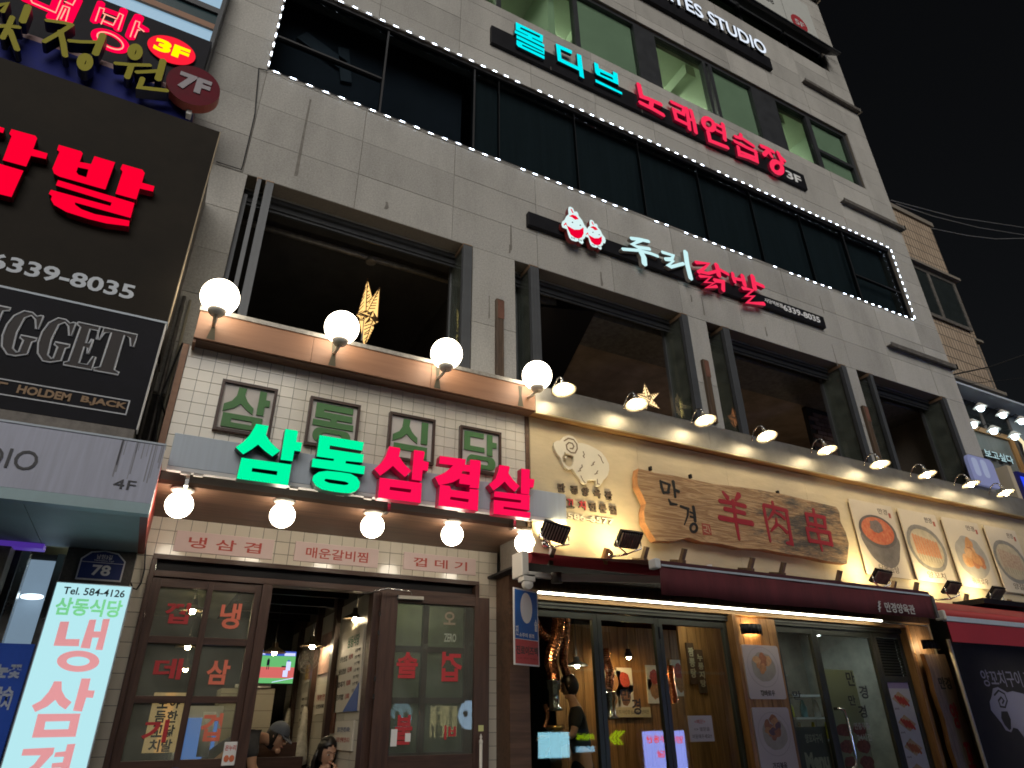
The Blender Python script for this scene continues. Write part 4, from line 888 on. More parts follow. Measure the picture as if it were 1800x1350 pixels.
# granite pier + left shopfront
pr = thing('granite_pier', 'dark polished granite pier carrying the blue number plate', 'pier', (-.41, .35, 0))
for k in range(8): MB().box(-.648, -.203, .262, .5, .36*k+.003, .36*k+.357 if k < 7 else 2.795).build('granite_slab', [mat('dark_granite', (.06, .055, .052), .35, noise=.35, nscale=60, rnd=.1)], pr)
# ------------------------------------------------------------------ left neighbour: stacked sign boards
BY = -.9
def rx(p, Y): return bp(p[0], p[1], Y)[0]
def rz(p, Y): return bp(p[0], p[1], Y)[1]
b1 = thing('red_letter_board', 'dark brown sign board with huge lit red letters and a grey phone number', 'sign', (-1.5, BY, 4.17))
bwood = mat('dark_stained_board', (.015, .012, .009), .7, col2=(.034, .028, .021), nscale=1.3, bump=.1, bscale=30, spec=.15)
MB().box(-3.6, -.335, BY, BY+.07, 4.172, 6.085).build('board', [bwood], b1, bevel=.003)
MB().box(-.334, -.328, BY+.0, BY+.08, 4.172, 6.085).build('edge_strip', [mat('pale_edge', (.45, .36, .24), .6)], b1)
MB().box(-3.6, -.36, BY+.08, .0, 4.2, 6.03).build('board_back', M['dirtymetal'], b1)
sd1 = mat('deep_red_side', (.16, .0, .012), .4)
L1 = BY-.07; zt = (0, 220)
for c in ([[(130, 45), (400, 120), (420, 150), (375, 270), (538, 320), (520, 382), (350, 345), (295, 468), (30, 395), (130, 125), (105, 95)]],
          [[(-60, 420), (265, 515), (130, 812), (-60, 765)]], [[(-400, -110), (50, 35), (35, 88), (-250, 5), (-300, 150), (-20, 235), (-40, 292), (-440, 180)]],
          [[(665, 222), (915, 295), (935, 320), (900, 415), (1030, 440), (1067, 350), (1300, 420), (1190, 728), (670, 580), (610, 545), (592, 490), (672, 300), (645, 280)], [(880, 475), (1000, 500), (975, 590), (885, 560), (862, 530)]],
          [[(1385, 440), (1610, 505), (1635, 540), (1605, 650), (1745, 690), (1730, 750), (1580, 715), (1540, 840), (1305, 775), (1385, 525), (1362, 495)]],
          [[(655, 620), (1520, 880), (1475, 1048), (845, 872), (850, 900), (920, 950), (1070, 1005), (1465, 1080), (1455, 1142), (1200, 1110), (1000, 1060), (750, 980), (610, 900), (575, 840), (588, 800), (552, 775), (575, 730), (1248, 914), (1262, 875), (632, 680)]]):
    shape('lit_letter', [world(zz(q, zt, 6.4286), L1) for q in c], L1, .065, [RED2, sd1], b1)
gy = mat('grey_number', (.62, .67, .74), .5)
Yt = BY-.004; xa = rx((224, 514), Yt); xb = rx((137, 493), Yt); pch = (xa-xb)/3
text('lettering', '6339-8035', xa+.42*pch-8.4*pch, xa+.42*pch, rz((226, 526), Yt)+.0, rz((234, 501), Yt)-.0, Yt, .003, [gy], b1, bold=.025)
b2 = thing('card_room_board', 'black sign board with grey outlined serif capitals and a ruled gold subtitle', 'sign', (-1.5, BY, 3.33))
MB().box(-3.6, -.345, BY, BY+.06, 3.335, 4.155).build('board', [M['blackboard']], b2, bevel=.003)
MB().box(-3.6, -.33, BY-.005, BY+.08, 4.155, 4.17).build('top_trim', M['alu'], b2); MB().box(-.344, -.336, BY-.003, BY+.08, 3.335, 4.154).build('edge_strip', M['white'], b2)
MB().box(-3.6, -.35, BY+.0, BY+.3, 3.27, 3.334).build('bottom_rail', M['dirtymetal'], b2)
G_ = [(.95, .97), (.95, .66), (.86, .66), (.75, .86), (.6, .93), (.44, .85), (.38, .5), (.44, .15), (.58, .08), (.64, .1), (.64, .36), (.52, .4), (.52, .46), (1, .46), (1, .4), (.9, .36), (.9, .08), (.6, 0), (.35, 0), (.12, .15), (.02, .38), (.02, .62), (.12, .85), (.35, 1), (.6, 1), (.76, .93), (.86, .97)]
T_ = [(0, 1), (1, 1), (1, .7), (.91, .7), (.84, .88), (.68, .92), (.68, .1), (.82, .06), (.82, 0), (.18, 0), (.18, .06), (.32, .1), (.32, .92), (.16, .88), (.09, .7), (0, .7)]
E_ = [(0, 1), (.95, 1), (.95, .72), (.86, .72), (.78, .9), (.5, .9), (.5, .56), (.62, .58), (.66, .68), (.72, .68), (.72, .34), (.66, .34), (.62, .46), (.5, .48), (.5, .1), (.8, .1), (.9, .3), (1, .3), (1, 0), (0, 0), (0, .06), (.14, .1), (.14, .9), (0, .94)]
U_ = [(0, 1), (.5, 1), (.5, .94), (.4, .9), (.4, .25), (.5, .1), (.62, .1), (.75, .25), (.75, .9), (.65, .94), (.65, 1), (1, 1), (1, .94), (.88, .9), (.88, .2), (.7, .03), (.5, 0), (.3, 0), (.12, .1), (.1, .25), (.1, .9), (0, .94)]
N_ = [(0, 1), (.38, 1), (.74, .4), (.74, .9), (.62, .94), (.62, 1), (1, 1), (1, .94), (.9, .9), (.9, 0), (.74, 0), (.24, .8), (.24, .1), (.36, .06), (.36, 0), (0, 0), (0, .06), (.12, .1), (.12, .9), (0, .94)]
Yl = BY-.006; zT = rz((240, 588), Yl); zB = rz((190, 656), Yl)
X_ = [rx((170, 574), Yl), rx((241, 590), Yl)]; e0 = rx((137, 567), Yl); g2_ = rx((66, 602), Yl); g1_ = rx((4, 587), Yl)
slots = [(X_[0]+.02, X_[1], T_), (e0, X_[0]+.05, E_), (g2_, e0+.0, G_), (g1_, g2_-.01, G_), (g1_-.27, g1_-.01, U_), (g1_-.56, g1_-.29, N_)]
lg = mat('outline_grey', (.6, .62, .66), .5); lf_ = mat('letter_fill', (.022, .014, .014), .6)
for x0, x1, pts in slots:
    P = [(x0+(x1-x0)*a, zB+(zT-zB)*b) for a, b in pts]
    o = shape('serif_letter', [P], BY-.004, .004, [lf_], b2); mb = MB(); mb.tube([(x, BY-.005, z) for x, z in P+[P[0]]], .0065, 6, caps=False); mb.build('letter_outline', [lg], o)
gd_ = mat('faded_gold', (.33, .2, .1), .55); Ys = BY-.005
xr = rx((221.6, 719), Ys); zt_ = rz((221, 708), Ys); zb_ = rz((219, 722), Ys); h_ = zt_-zb_
text('lettering', 'B.JACK', rx((143, 700), Ys), xr, zb_, zt_, Ys, .003, [gd_], b2, bold=.04)
text('lettering', 'HOLDEM', rx((31, 682), Ys), rx((124, 700), Ys), zb_, zt_, Ys, .003, [gd_], b2, bold=.04)
text('lettering', 'RESTAURANT', rx((12, 680), Ys)-1.0, rx((12, 680), Ys), zb_, zt_, Ys, .003, [gd_], b2, bold=.04)
xo = rx((229, 705), Ys); zo0 = rz((224, 730), Ys); zo1 = rz((230.4, 704), Ys); mb = MB()
mb.box(-3.5, xo, BY-.004, BY-.0005, zo1-.008, zo1); mb.box(-3.5, xo, BY-.004, BY-.0005, zo0, zo0+.008); mb.box(xo-.008, xo, BY-.004, BY-.0005, zo0+.008, zo1-.008); mb.build('ruled_border', [lg], b2)
b3 = thing('studio_board', 'weathered pale grey sign board marked 4F with rain streaks', 'sign', (-1.4, BY, 2.86))
stk_ = mat('weathered_grey', (.50, .52, .64), .55, noise=.12, nscale=4, stretch=(8, 1, .5))
MB().box(-3.6, -.153, BY, BY+.07, 2.862, 3.255).build('board', [stk_], b3, bevel=.003)
MB().box(-3.6, -.15, BY-.006, BY+.08, 3.255, 3.268).build('top_trim', M['alu'], b3)
MB().box(-3.6, -.152, BY-.004, BY+.08, 2.795, 2.861).build('lower_trim', [mat('pale_teal_metal', (.33, .45, .48), .5, metal=.2, noise=.1)], b3)
ik = mat('grey_ink', (.05, .05, .06), .5)
zo = rz((40, 826), Ys); zu = rz((60, 793), Ys); hh = zu-zo; xr = rx((68, 806), Ys)
text('lettering', 'STUDIO', xr-4.55*hh, xr, zo, zu, Ys, .002, [ik], b3, bold=-.0)
text('lettering', '4F', rx((199, 850), Ys), rx((239, 853), Ys), rz((203, 858), Ys), rz((235, 845), Ys)-.0, Ys, .002, [ik], b3)
mb = MB()
rg_ = random.Random(5)
for k in range(16):
    x = -.16-.25*rg_.random(); l = .05+.22*rg_.random(); mb.box(x, x+.003+.006*rg_.random(), BY-.0015, BY-.0005, 3.25-l, 3.252)
mb.build('rain_streak', [mat('streak', (.33, .33, .38), .6)], b3)
sp = thing('left_soffit', 'teal grey metal soffit under the pale sign board', 'soffit', (-1.5, -.3, 2.8))
tm = mat('teal_soffit', (.32, .43, .45), .55, metal=.0, noise=.15, nscale=3)
for x0, x1 in ((-3.6, -1.62), (-1.616, -.82), (-.816, -.2)): MB().box(x0, x1, BY+.08, .3, 2.80, 2.82).build('soffit_panel', [tm], sp)
MB().box(-.2, -.155, BY+.08, .29, 2.795, 3.2).build('end_cheek', [mat('red_edge', (.3, .04, .03), .5)], sp)
# dark gap with pipes between sign boards and the tiled restaurant
gp_ = thing('service_gap', 'dark narrow strip of old wall with vertical pipes between the sign boards and the tiles', 'wall', (-.28, .1, 2.8))
MB().box(-.9, -.215, .02, .25, 2.83, 4.02).build('old_wall', [mat('old_wall', (.06, .055, .048), .9, noise=.4, nscale=8, bump=.4, bscale=20)], gp_)
for i, x in enumerate((-.26, -.31, -.37)): mb = MB(); mb.tube([(x, -.06-.04*i, 2.83), (x+.005, -.06-.04*i, 3.6), (x-.01, -.06-.04*i, 4.9)], .012+.004*(i == 1), 8); mb.build('pipe', [M['dirtymetal'] if i else mat('pale_pipe', (.3, .27, .2), .5)], gp_)
mb = MB(); mb.tube([(-.24, -.2, 4.4), (-.3, -.15, 3.9), (-.25, -.2, 3.5), (-.33, -.12, 3.1), (-.24, -.1, 2.9)], .008, 6); mb.tube([(-.38, -.1, 3.95), (-.3, -.22, 3.9), (-.22, -.1, 3.75)], .007, 6); mb.build('loose_cable', M['rubber'], gp_)
# ---- blue sign with yellow letters, neon box, seventh floor disc
KY = -.35
bls = thing('yellow_letter_sign', 'dark blue sign with thick dull yellow handwritten letters at the top left', 'sign', (-1.5, KY, 6.6))
zA = rz((333, 215), KY); zBt = rz((295, 155), KY); xR = rx((331, 210), KY)
nvy = mat('navy_panel', (.01, .016, .15), .6, noise=.2, spec=.15)
MB().box(-3.4, xR, KY, 0, zA, zBt).build('panel', [nvy], bls, bevel=.003)
mb = MB(); mb.box(-3.4, xR, KY+.01, 0, zBt+.001, zBt+.05); mb.box(-3.4, xR, KY+.03, 0, zBt+.056, zBt+.08); mb.box(-3.4, xR, KY+.05, 0, zBt+.09, zBt+.11); mb.build('slatted_ledge', [mat('pink_grey', (.3, .17, .17), .5)], bls)
yl = mat('dull_yellow', (.27, .24, .02), .6, spec=.2, emis=(.4, .36, .03), estr=.05); ys = mat('navy_side', (.012, .016, .07), .4)
z8 = (0, 0, 4.5); YY = -.52
def st8(l, nm='yellow_letter'): return strokes(nm, l, YY, .11, [yl, ys], bls, px=z8)
st8([([(370, 160), (500, 178), (570, 195)], 30), ([(560, 200), (470, 260), (350, 328)], 30), ([(478, 250), (498, 330), (515, 440)], 38)])
st8([([(550, 322), (650, 330), (770, 332)], 30), ([(815, 275), (790, 340), (755, 425)], 42)])
shape('yellow_letter', [world(zz(circ(672, 490, 66, 70, 24), (0, 0), 4.5), YY), world(zz([(668, 505), (684, 470), (680, 500), (670, 512)], (0, 0), 4.5), YY)], YY, .11, [yl, ys], bls)
shape('yellow_letter', [world(zz(circ(1068, 410, 62, 66, 24), (0, 0), 4.5), YY), world(zz([(1064, 428), (1080, 385), (1078, 415), (1068, 432)], (0, 0), 4.5), YY)], YY, .11, [yl, ys], bls)
st8([([(915, 500), (1050, 512), (1185, 515)], 30), ([(1040, 515), (1025, 560), (1005, 610)], 38)])
st8([([(1082, 570), (1180, 565), (1250, 560)], 30), ([(1290, 480), (1272, 550), (1250, 625)], 42)])
st8([([(1128, 620), (1115, 655), (1100, 690), (1200, 702), (1318, 715)], 34)])
st8([([(-20, 205), (70, 205), (150, 215)], 32), ([(98, 135), (60, 225), (20, 300)], 34), ([(80, 240), (105, 310), (135, 390)], 38)]); st8([([(222, 50), (200, 110), (178, 168)], 44)]); st8([([(-10, 40), (60, 25), (20, 90)], 30)])
dc = thing('seventh_floor_disc', 'thick unlit dark red disc marked 7F beside the granite wall', 'sign', at(341, 151, -.52))
c1_ = bp(340.5, 150, -.52); rr = abs(bp(386, 167, -.52)[0]-c1_[0])
shape('disc', [circ(c1_[0], c1_[1], rr, rr*1.08, 40)], -.52, .1, [mat('disc_face', (.12, .008, .018), .6, noise=.2, spec=.15), mat('disc_side', (.42, .08, .05), .45)], dc)
text('lettering', '7F', c1_[0]-rr*.58, c1_[0]+rr*.62, c1_[1]-rr*.42, c1_[1]+rr*.5, -.53, .008, [mat('disc_text', (.3, .27, .3), .5)], dc, bold=.05)
mb = MB(); mb.box(xR-.02, xR+.02, -.45, -.38, zA-.0, zA+.12); mb.build('bracket', [M['white']], dc)
nb = thing('neon_box', 'black sign box with glowing red neon letters and a red oval marked 3F', 'sign', (-1.5, -.28, 7.1))
NY = -.27; zN0 = zBt+.115; zN1 = rz((373, 74), NY); xN = rx((373, 74), NY)
MB().box(-3.4, xN, NY, .0, zN0, zN1).build('box', [M['blackboard']], nb, bevel=.003)
neon_red = glow('neon_red', (1, .0, .06), 1.1); neon_pk = glow('neon_pink', (1, .36, .25), 1.5)
ns = (0, 0, 4.5)
bang = [([(800, 25), (770, 100), (745, 165)], 48), ([(980, 80), (955, 150), (930, 230)], 48), ([(800, 65), (965, 125)], 42), ([(785, 160), (935, 215)], 44), ([(1100, 135), (1060, 210), (1030, 290)], 60), ([(1090, 195), (1155, 235)], 44)]
dae = [([(470, -30), (420, 100)], 60), ([(200, -10), (440, 95)], 60), ([(600, -10), (520, 160)], 80), ([(480, 40), (405, 140)], 60)]
strokes('neon_backing', bang+dae, NY-.006, .004, [neon_red], nb, px=ns)
ring = circ(872, 322, 120, 62, 28); ring = [(x, y+(x-872)*.38) for x, y in ring]
strokes('neon_backing', [(ring+[ring[0]], 50)], NY-.006, .004, [neon_red], nb, px=ns)
tub = [[(755, 165), (790, 60), (825, 70), (815, 105), (925, 150), (945, 105), (975, 120), (935, 235)], [(800, 190), (830, 120)], [(815, 165), (895, 200), (915, 160)], [(1030, 290), (1075, 165), (1105, 175), (1095, 215), (1140, 250)], [(1065, 295), (1090, 235), (1110, 240)],
       [(240, -10), (255, 20), (440, 100), (480, 0)], [(510, 10), (575, 40), (600, -10)], [(450, 155), (500, 45), (550, 62), (520, 165)], [(480, 150), (520, 70)]]
for tt in tub: mb = MB(); mb.tube([(p[0], NY-.02, p[1]) for p in world(zz(tt, (0, 0), 4.5), NY-.02)], .0055, 6); mb.build('neon_tube', [neon_pk], nb)
mb = MB()
r2 = [(872+(x-872)*.86, 322+(y-322)*.9) for x, y in ring]; mb.tube([(p[0], NY-.02, p[1]) for p in world(zz(r2+[r2[0]], (0, 0), 4.5), NY-.02)], .0055, 6); mb.build('neon_tube', [neon_pk], nb)
ce = bp(302, 88, NY-.03); re_ = abs(bp(343, 104, NY-.03)[0]-ce[0])
shape('lit_oval', [circ(ce[0], ce[1], re_, re_*.85, 36)], NY-.03, .02, [glow('oval_red', (1, .015, .04), 1.0), sd1], nb)
text('lettering', '3F', ce[0]-re_*.72, ce[0]+re_*.72, ce[1]-re_*.36, ce[1]+re_*.44, NY-.034, .003, [glow('oval_yellow', (1, .95, .0), 1.05)], nb, bold=.05)
# window of the left building above the neon box
lwn = thing('left_window', 'pale blue lit window with brown roller bar above the neon box', 'window', (-1.2, -.1, zN1+.02))
xw = rx((383, 60), -.1)
MB().box(-3.4, xw-.04, -.12, -.115, zN1+.05, zN1+.36).build('lower_pane', [mat('pale_blue_pane', (.2, .3, .38), .3, emis=(.33, .55, .75), estr=.55)], lwn)
MB().box(-3.4, xw-.04, -.11, -.10, zN1+.4, zN1+.62).build('upper_pane', [mat('teal_pane', (.03, .06, .07), .2)], lwn)
MB().box(-3.4, xw-.04, -.15, -.11, zN1+.34, zN1+.42).build('roller_bar', M['brown'], lwn); MB().box(-3.4, xw, -.14, -.09, zN1+.62, zN1+.70).build('rail', M['frame'], lwn)
MB().box(xw-.04, xw, -.2, -.0, zN1-.5, zN1+1.2).build('side_frame', M['frame'], lwn); MB().box(-3.4, xw-.04, -.14, -.09, zN1, zN1+.05).build('rail', M['frame'], lwn)
MB().box(-3.4, xw-.04, -.12, -.115, zN1+.7, zN1+1.1).build('top_pane', [MC['pale_blue_pane']], lwn)
mb = MB(); mb.box(-6, -1.26, .0, 9, 0.1, 13); mb.box(-6, -.66, .62, 9, 0.1, 2.8); mb.box(-3.6, -1.26, -.1, .0, 2.83, 8.6); tag(mb.build('left_building', [mat('left_wall', (.09, .085, .08), .85, noise=.2)]), 'dark plain wall of the neighbouring building behind the sign boards', 'building')
# ground floor shopfront of the neighbour
ls_ = thing('steel_shopfront', 'stainless steel framed glass shopfront with a violet strip at the left edge', 'shopfront', (-1.4, .3, 0))
st_ = mat('stainless', (.5, .5, .5), .25, metal=1, noise=.1)
for x0, x1 in ((-.70, -.652), (-.915, -.865), (-1.25, -1.2), (-1.7, -1.65)): MB().box(x0, x1, .26, .36, .05, 2.74).build('mullion', [st_], ls_, bevel=.003)
MB().box(-3, -.80, .25, .37, 2.765, 2.80).build('violet_strip', [mat('violet_strip', (.1, .05, .3), .4, emis=(.18, .07, .75), estr=.3)], ls_)
for x0, x1 in ((-.865, -.70), (-1.2, -.915), (-1.65, -1.25)): MB().box(x0, x1, .305, .311, .05, 2.74).build('pane', M['glass'], ls_)
MB().box(-3, -.652, .6, .61, 0, 2.75).build('room_glow_sheet', [mat('bluish_room_glow', (.06, .09, .13), .4, noise=.4, nscale=2, emis=(.16, .22, .30), estr=1.2)], ls_)  # sheet glows by itself in place of a lit room behind
mb = MB(); mb.lathe([(0, 0), (.07, 0), (.07, .01), (0, .01)], at(56, 1050, .5), (0, -.4, 1), 18); tag(mb.build('ceiling_spot', [glow('cool_spot', (.75, .88, 1), 3)]), 'cool white oval ceiling spot behind the steel framed glass', 'lamp')
bpst = thing('blue_poster', 'deep blue poster with white brush lettering low on the left glass', 'poster', (-.9, .24, 1))
MB().box(-1.75, rx((60, 1137), .24), .235, .245, .6, 2.125).build('sheet', [mat('poster_blue', (.01, .035, .2), .4, noise=.5, nscale=3, emis=(.01, .05, .28), estr=.3)], bpst)
pw_ = mat('poster_white', (.55, .6, .7), .5)
for s, p0, p1 in (('눈꽃', (-12, 1192), (44, 1160)), ('국수', (-20, 1232), (32, 1192)), ('역시', (-20, 1248), (24, 1218))):
    q0 = bp(*p0, .233); q1 = bp(*p1, .233); text('lettering', s, q0[0], q1[0], min(q0[1], q1[1]), min(q0[1], q1[1])+.085, .232, .001, [pw_], bpst, bold=.05)
# cable looping down the corner of the light box
mb = MB(); mb.tube([(p[0], .2, p[1]) for p in [bp(x, y, .2) for x, y in ((252, 880), (256, 960), (254, 1000), (248, 1025), (240, 1036), (233, 1034), (230, 1024))]], .006, 6)
tag(mb.build('hanging_cable', M['rubber']), 'black cable looping down the tile corner beside the number plate', 'cable')
mb = MB(); mb.tube([(p[0], -.02, p[1]) for p in [bp(x, y, -.02) for x, y in ((380, 284), (405, 292), (424, 298), (428, 285), (440, 235), (448, 200), (455, 120), (470, 124))]], .006, 6)
tag(mb.build('wall_cable', M['rubber']), 'black cable running up the stone joint left of the folding windows', 'cable')

# ------------------------------------------------------------------ the two sign boxes on the stone wall
cy = glow('lit_cyan', (.0, .93, 1.0), .95); cys = mat('navy_letter_side', (.02, .03, .045), .4); r3 = glow('lit_rose', (1, .03, .10), .98); r3s = mat('rose_side', (.22, .01, .03), .4, emis=(.5, 0, .05), estr=.1)
k1 = thing('karaoke_sign', 'long black sign box with lit cyan and red letters under the green office windows', 'sign', (5.9, -.06, 10.3))
MB().box(2.62, 9.11, -.06, -.0, 10.28, 10.66).build('box', [M['black']], k1, bevel=.004)
for x in (3.6, 5.3, 7.4): MB().box(x, x+.012, -.062, -.058, 10.27, 10.34).build('seam', M['dirtymetal'], k1)
Y4 = -.11; z4 = (860, 20)
for c in ([[(322, 128), (655, 292), (650, 378), (325, 222)], [(385, 192), (618, 300), (612, 322), (372, 208)]],
          [[(312, 228), (470, 300), (475, 285), (520, 305), (525, 330), (670, 402), (670, 436), (312, 262)]],
          [[(332, 288), (672, 455), (670, 528), (402, 402), (400, 418), (672, 545), (672, 582), (350, 425), (332, 400), (332, 345), (655, 498), (655, 486), (332, 325)]],
          [[(810, 388), (1008, 478), (1005, 520), (868, 458), (880, 575), (1080, 672), (1065, 512), (1120, 535), (1155, 818), (1102, 788), (1094, 722), (835, 598)]],
          [[(1275, 615), (1325, 640), (1335, 690), (1510, 775), (1503, 728), (1560, 755), (1575, 895), (1310, 770), (1290, 740)], [(1348, 735), (1500, 805), (1510, 835), (1352, 765)]],
          [[(1292, 825), (1615, 985), (1618, 1012), (1295, 860)]]):
    shape('lit_letter', [world(zz(q, z4, 6.923), Y4) for q in c], Y4, .045, [cy, cys], k1)
S5 = (1100, 130, 5.4545)
for l in ([([(125, 100), (150, 215), (235, 245), (335, 290)], 36), ([(250, 255), (240, 325)], 34), ([(140, 275), (250, 330), (358, 392)], 36)],
          [([(440, 268), (560, 325), (552, 385), (462, 342), (485, 430), (590, 482)], 30), ([(585, 330), (600, 430), (612, 530)], 28), ([(625, 350), (655, 460), (672, 560)], 30), ([(600, 425), (640, 445)], 26)],
          [([(x, y+(x-795)*.35) for x, y in circ(795, 480, 52, 52, 16)+[(847, 480)]], 34), ([(930, 480), (945, 560), (950, 630)], 30), ([(870, 485), (930, 515)], 24), ([(870, 540), (935, 572)], 24), ([(790, 560), (808, 640), (890, 672), (975, 705)], 32)],
          [([(1105, 580), (1100, 615), (1050, 600)], 26), ([(1100, 605), (1150, 640), (1225, 690)], 28), ([(1045, 645), (1150, 700), (1248, 745)], 28), ([(1078, 700), (1090, 775), (1175, 800), (1258, 838), (1248, 760)], 28), ([(1085, 740), (1250, 805)], 22)],
          [([(1300, 690), (1360, 715), (1415, 745)], 30), ([(1370, 730), (1325, 775)], 28), ([(1372, 745), (1400, 790)], 28), ([(1460, 755), (1480, 800), (1500, 850)], 32), ([(1480, 790), (1522, 830)], 26), ([(x, y+(x-1450)*.3) for x, y in circ(1450, 895, 50, 52, 16)+[(1500, 895)]], 34)]):
    strokes('lit_letter', l, Y4, .045, [r3, r3s], k1, px=S5)
q0 = bp(1384, 312, -.064); q1 = bp(1405, 305, -.064); text('lettering', '3F', q0[0], q1[0], q0[1], q0[1]+.2, -.064, .003, [mat('sign_white', (.8, .8, .8), .5)], k1, bold=.03)
k2 = thing('chicken_sign', 'black sign box with two lit red birds, brush letters and a phone number', 'sign', (5.8, -.07, 7.1))
MB().box(3.14, 8.51, -.07, -.0, 7.1, 7.31).build('box', [M['black']], k2, bevel=.004)
wl = glow('lit_white', (.62, .93, .95), .98); wls = mat('grey_letter_side', (.34, .31, .28), .4)
S7 = (1080, 400, 4.7368); Y7 = -.13
for l in ([([(140, 90), (210, 98), (285, 115)], 26), ([(225, 105), (150, 140), (200, 165), (292, 178)], 26), ([(70, 180), (200, 190), (300, 215), (360, 238)], 24), ([(222, 205), (245, 250), (250, 300)], 42)],
          [([(400, 205), (490, 232), (480, 260), (425, 262)], 24), ([(425, 265), (490, 280), (445, 315), (470, 328), (575, 300)], 24), ([(592, 205), (605, 300), (635, 420)], 36)]):
    strokes('lit_letter', l, Y7, .06, [wl, wls], k2, px=S7)
for l in ([([(680, 290), (785, 300), (725, 358), (700, 370)], 26), ([(715, 368), (780, 382), (845, 365)], 22), ([(850, 312), (862, 350), (870, 398)], 36), ([(880, 352), (945, 388)], 24), ([(712, 405), (800, 412), (755, 455), (830, 462), (765, 500), (850, 490)], 24), ([(835, 440), (905, 452), (905, 520)], 30)],
          [([(985, 382), (990, 420), (1003, 452)], 26), ([(1066, 402), (1075, 440), (1085, 478)], 32), ([(1000, 425), (1070, 438)], 22), ([(1150, 408), (1160, 460), (1168, 505)], 36), ([(1175, 462), (1240, 490)], 26), ([(1070, 505), (1155, 522), (1095, 572), (1160, 572), (1105, 625), (1245, 635)], 26)]):
    strokes('lit_letter', l, Y7, .06, [r3, r3s], k2, px=S7)
q0 = bp(1340, 527, -.074); q1 = bp(1373, 541, -.074); text('lettering', '사당역본점', q0[0]+.05, q1[0]+.05, 7.19, 7.27, -.074, .003, [mat('sign_white', (.8, .8, .8), .5)], k2, bold=.02)
q0 = bp(1377, 540, -.074); q1 = bp(1440, 557, -.074); text('lettering', '6339-8035', q0[0], q1[0], 7.155, 7.27, -.074, .003, [MC['sign_white']], k2, bold=.03)
birdw = glow('bird_white', (.75, .95, .95), .95); birdr = glow('bird_red', (.85, .0, .03), 1); brs = mat('bird_side', (.25, .03, .03), .45); bk2 = M['black']
z6 = (910, 350); s6 = 6.4286
def bird(dx, dy, k):
    f = lambda l: [(dx+a*k, dy+b*k) for a, b in l]; W6 = lambda l, Y: world(zz(f(l), z6, s6), Y)
    shape('bird_outline', [W6([(575, 90), (600, 85), (628, 105), (640, 140), (668, 140), (685, 165), (690, 190), (730, 240), (752, 290), (790, 340), (800, 385), (790, 420), (765, 415), (760, 440), (735, 460), (745, 490), (730, 510), (700, 492), (690, 475), (655, 480), (610, 465), (585, 440), (570, 400), (555, 340), (530, 330), (505, 320), (495, 290), (502, 255), (530, 232), (548, 195), (575, 170), (570, 120)], -.15)], -.15, .07, [birdw, brs], k2)
    shape('bird_body', [W6([(545, 262), (560, 300), (640, 345), (700, 345), (745, 320), (745, 390), (725, 430), (690, 447), (645, 435), (600, 400), (575, 350), (555, 295), (540, 285), (528, 300), (520, 288)], -.152)], -.152, .0015, [birdr], k2)
    shape('bird_cap', [W6([(580, 190), (620, 175), (660, 190), (690, 225), (650, 232), (615, 205)], -.152)], -.152, .0015, [birdr], k2); shape('bird_comb', [W6([(598, 112), (612, 112), (632, 160), (618, 155)], -.152)], -.152, .0015, [birdr], k2)
    for cx, cy_ in ((620, 262), (708, 295)): shape('bird_eye', [W6(circ(cx, cy_, 8, 7, 10), -.152)], -.152, .0015, [bk2], k2)
    for x in (605, 622, 638, 685, 700, 715): shape('bird_toe', [W6([(x, 425+(x-605)*.3), (x+6, 427+(x-605)*.3), (x+8, 445+(x-605)*.3), (x+2, 443+(x-605)*.3)], -.152)], -.152, .0015, [bk2], k2)
bird(0, 0, 1); bird(355, 165, .8)
k3 = thing('studio_sign', 'black sign box with lit white capitals reading studio near the top', 'sign', (6.5, -.08, 13.6))
MB().box(1.0, 9.1, -.08, -.0, 13.60, 13.96).build('box', [M['black']], k3, bevel=.004)
sx0 = bp(1249, 45, -.13)[0]; sx1 = bp(1346, 85, -.13)[0]; sz0 = bp(1344, 95, -.13)[1]; sz1 = bp(1344, 76, -.13)[1]; WW = sx1-sx0
for s, xa_, xb_ in (('STUDIO', sx0, sx1), ('PILATES', sx0-WW*.09-WW*1.08, sx0-WW*.09)): text('lit_letter', s, xa_, xb_, sz0, sz1, -.13, .04, [glow('lit_cool_white', (.8, .88, 1), 1), M['black']], k3, bold=.02)
# ------------------------------------------------------------------ steel band with goose neck lamps
sb = thing('steel_canopy', 'long brushed steel band over the sandy sign wall, lit by goose neck lamps', 'canopy', (7, -.5, 4.17))
sx = [2.76, 4.9, 7.2, 9.5, 11.9]
for i in range(4): MB().box(sx[i]+.001, sx[i+1]-.001, FY, FY+.012, 4.175, 4.44).build('steel_sheet', M['steel'], sb)
MB().box(2.76, 11.9, FY, .1, 4.441, 4.452).build('top_sheet', M['zinc'], sb)
MB().box(2.76, 11.9, FY+.002, FY+.03, 4.166, 4.174).build('lower_lip', [mat('bright_lip', (.6, .52, .36), .4, metal=.6)], sb)
MB().box(2.764, 11.9, FY+.02, -.0, 4.18, 4.21).build('underside', M['orange_wood_x'], sb)
gshade = mat('goose_shade', (.42, .38, .3), .4, metal=.3); gb = glow('goose_bulb', (1, .82, .52), 110)
gs = MB(); gs.lathe([(.022, .09), (.026, .06), (.05, .045), (.1, .02), (.12, 0), (.117, -.003), (.098, .013), (.05, .035), (.02, .045)], (0, 0, 0), (0, 0, 1), 28); gsm = gs.mesh('shade', [gshade])
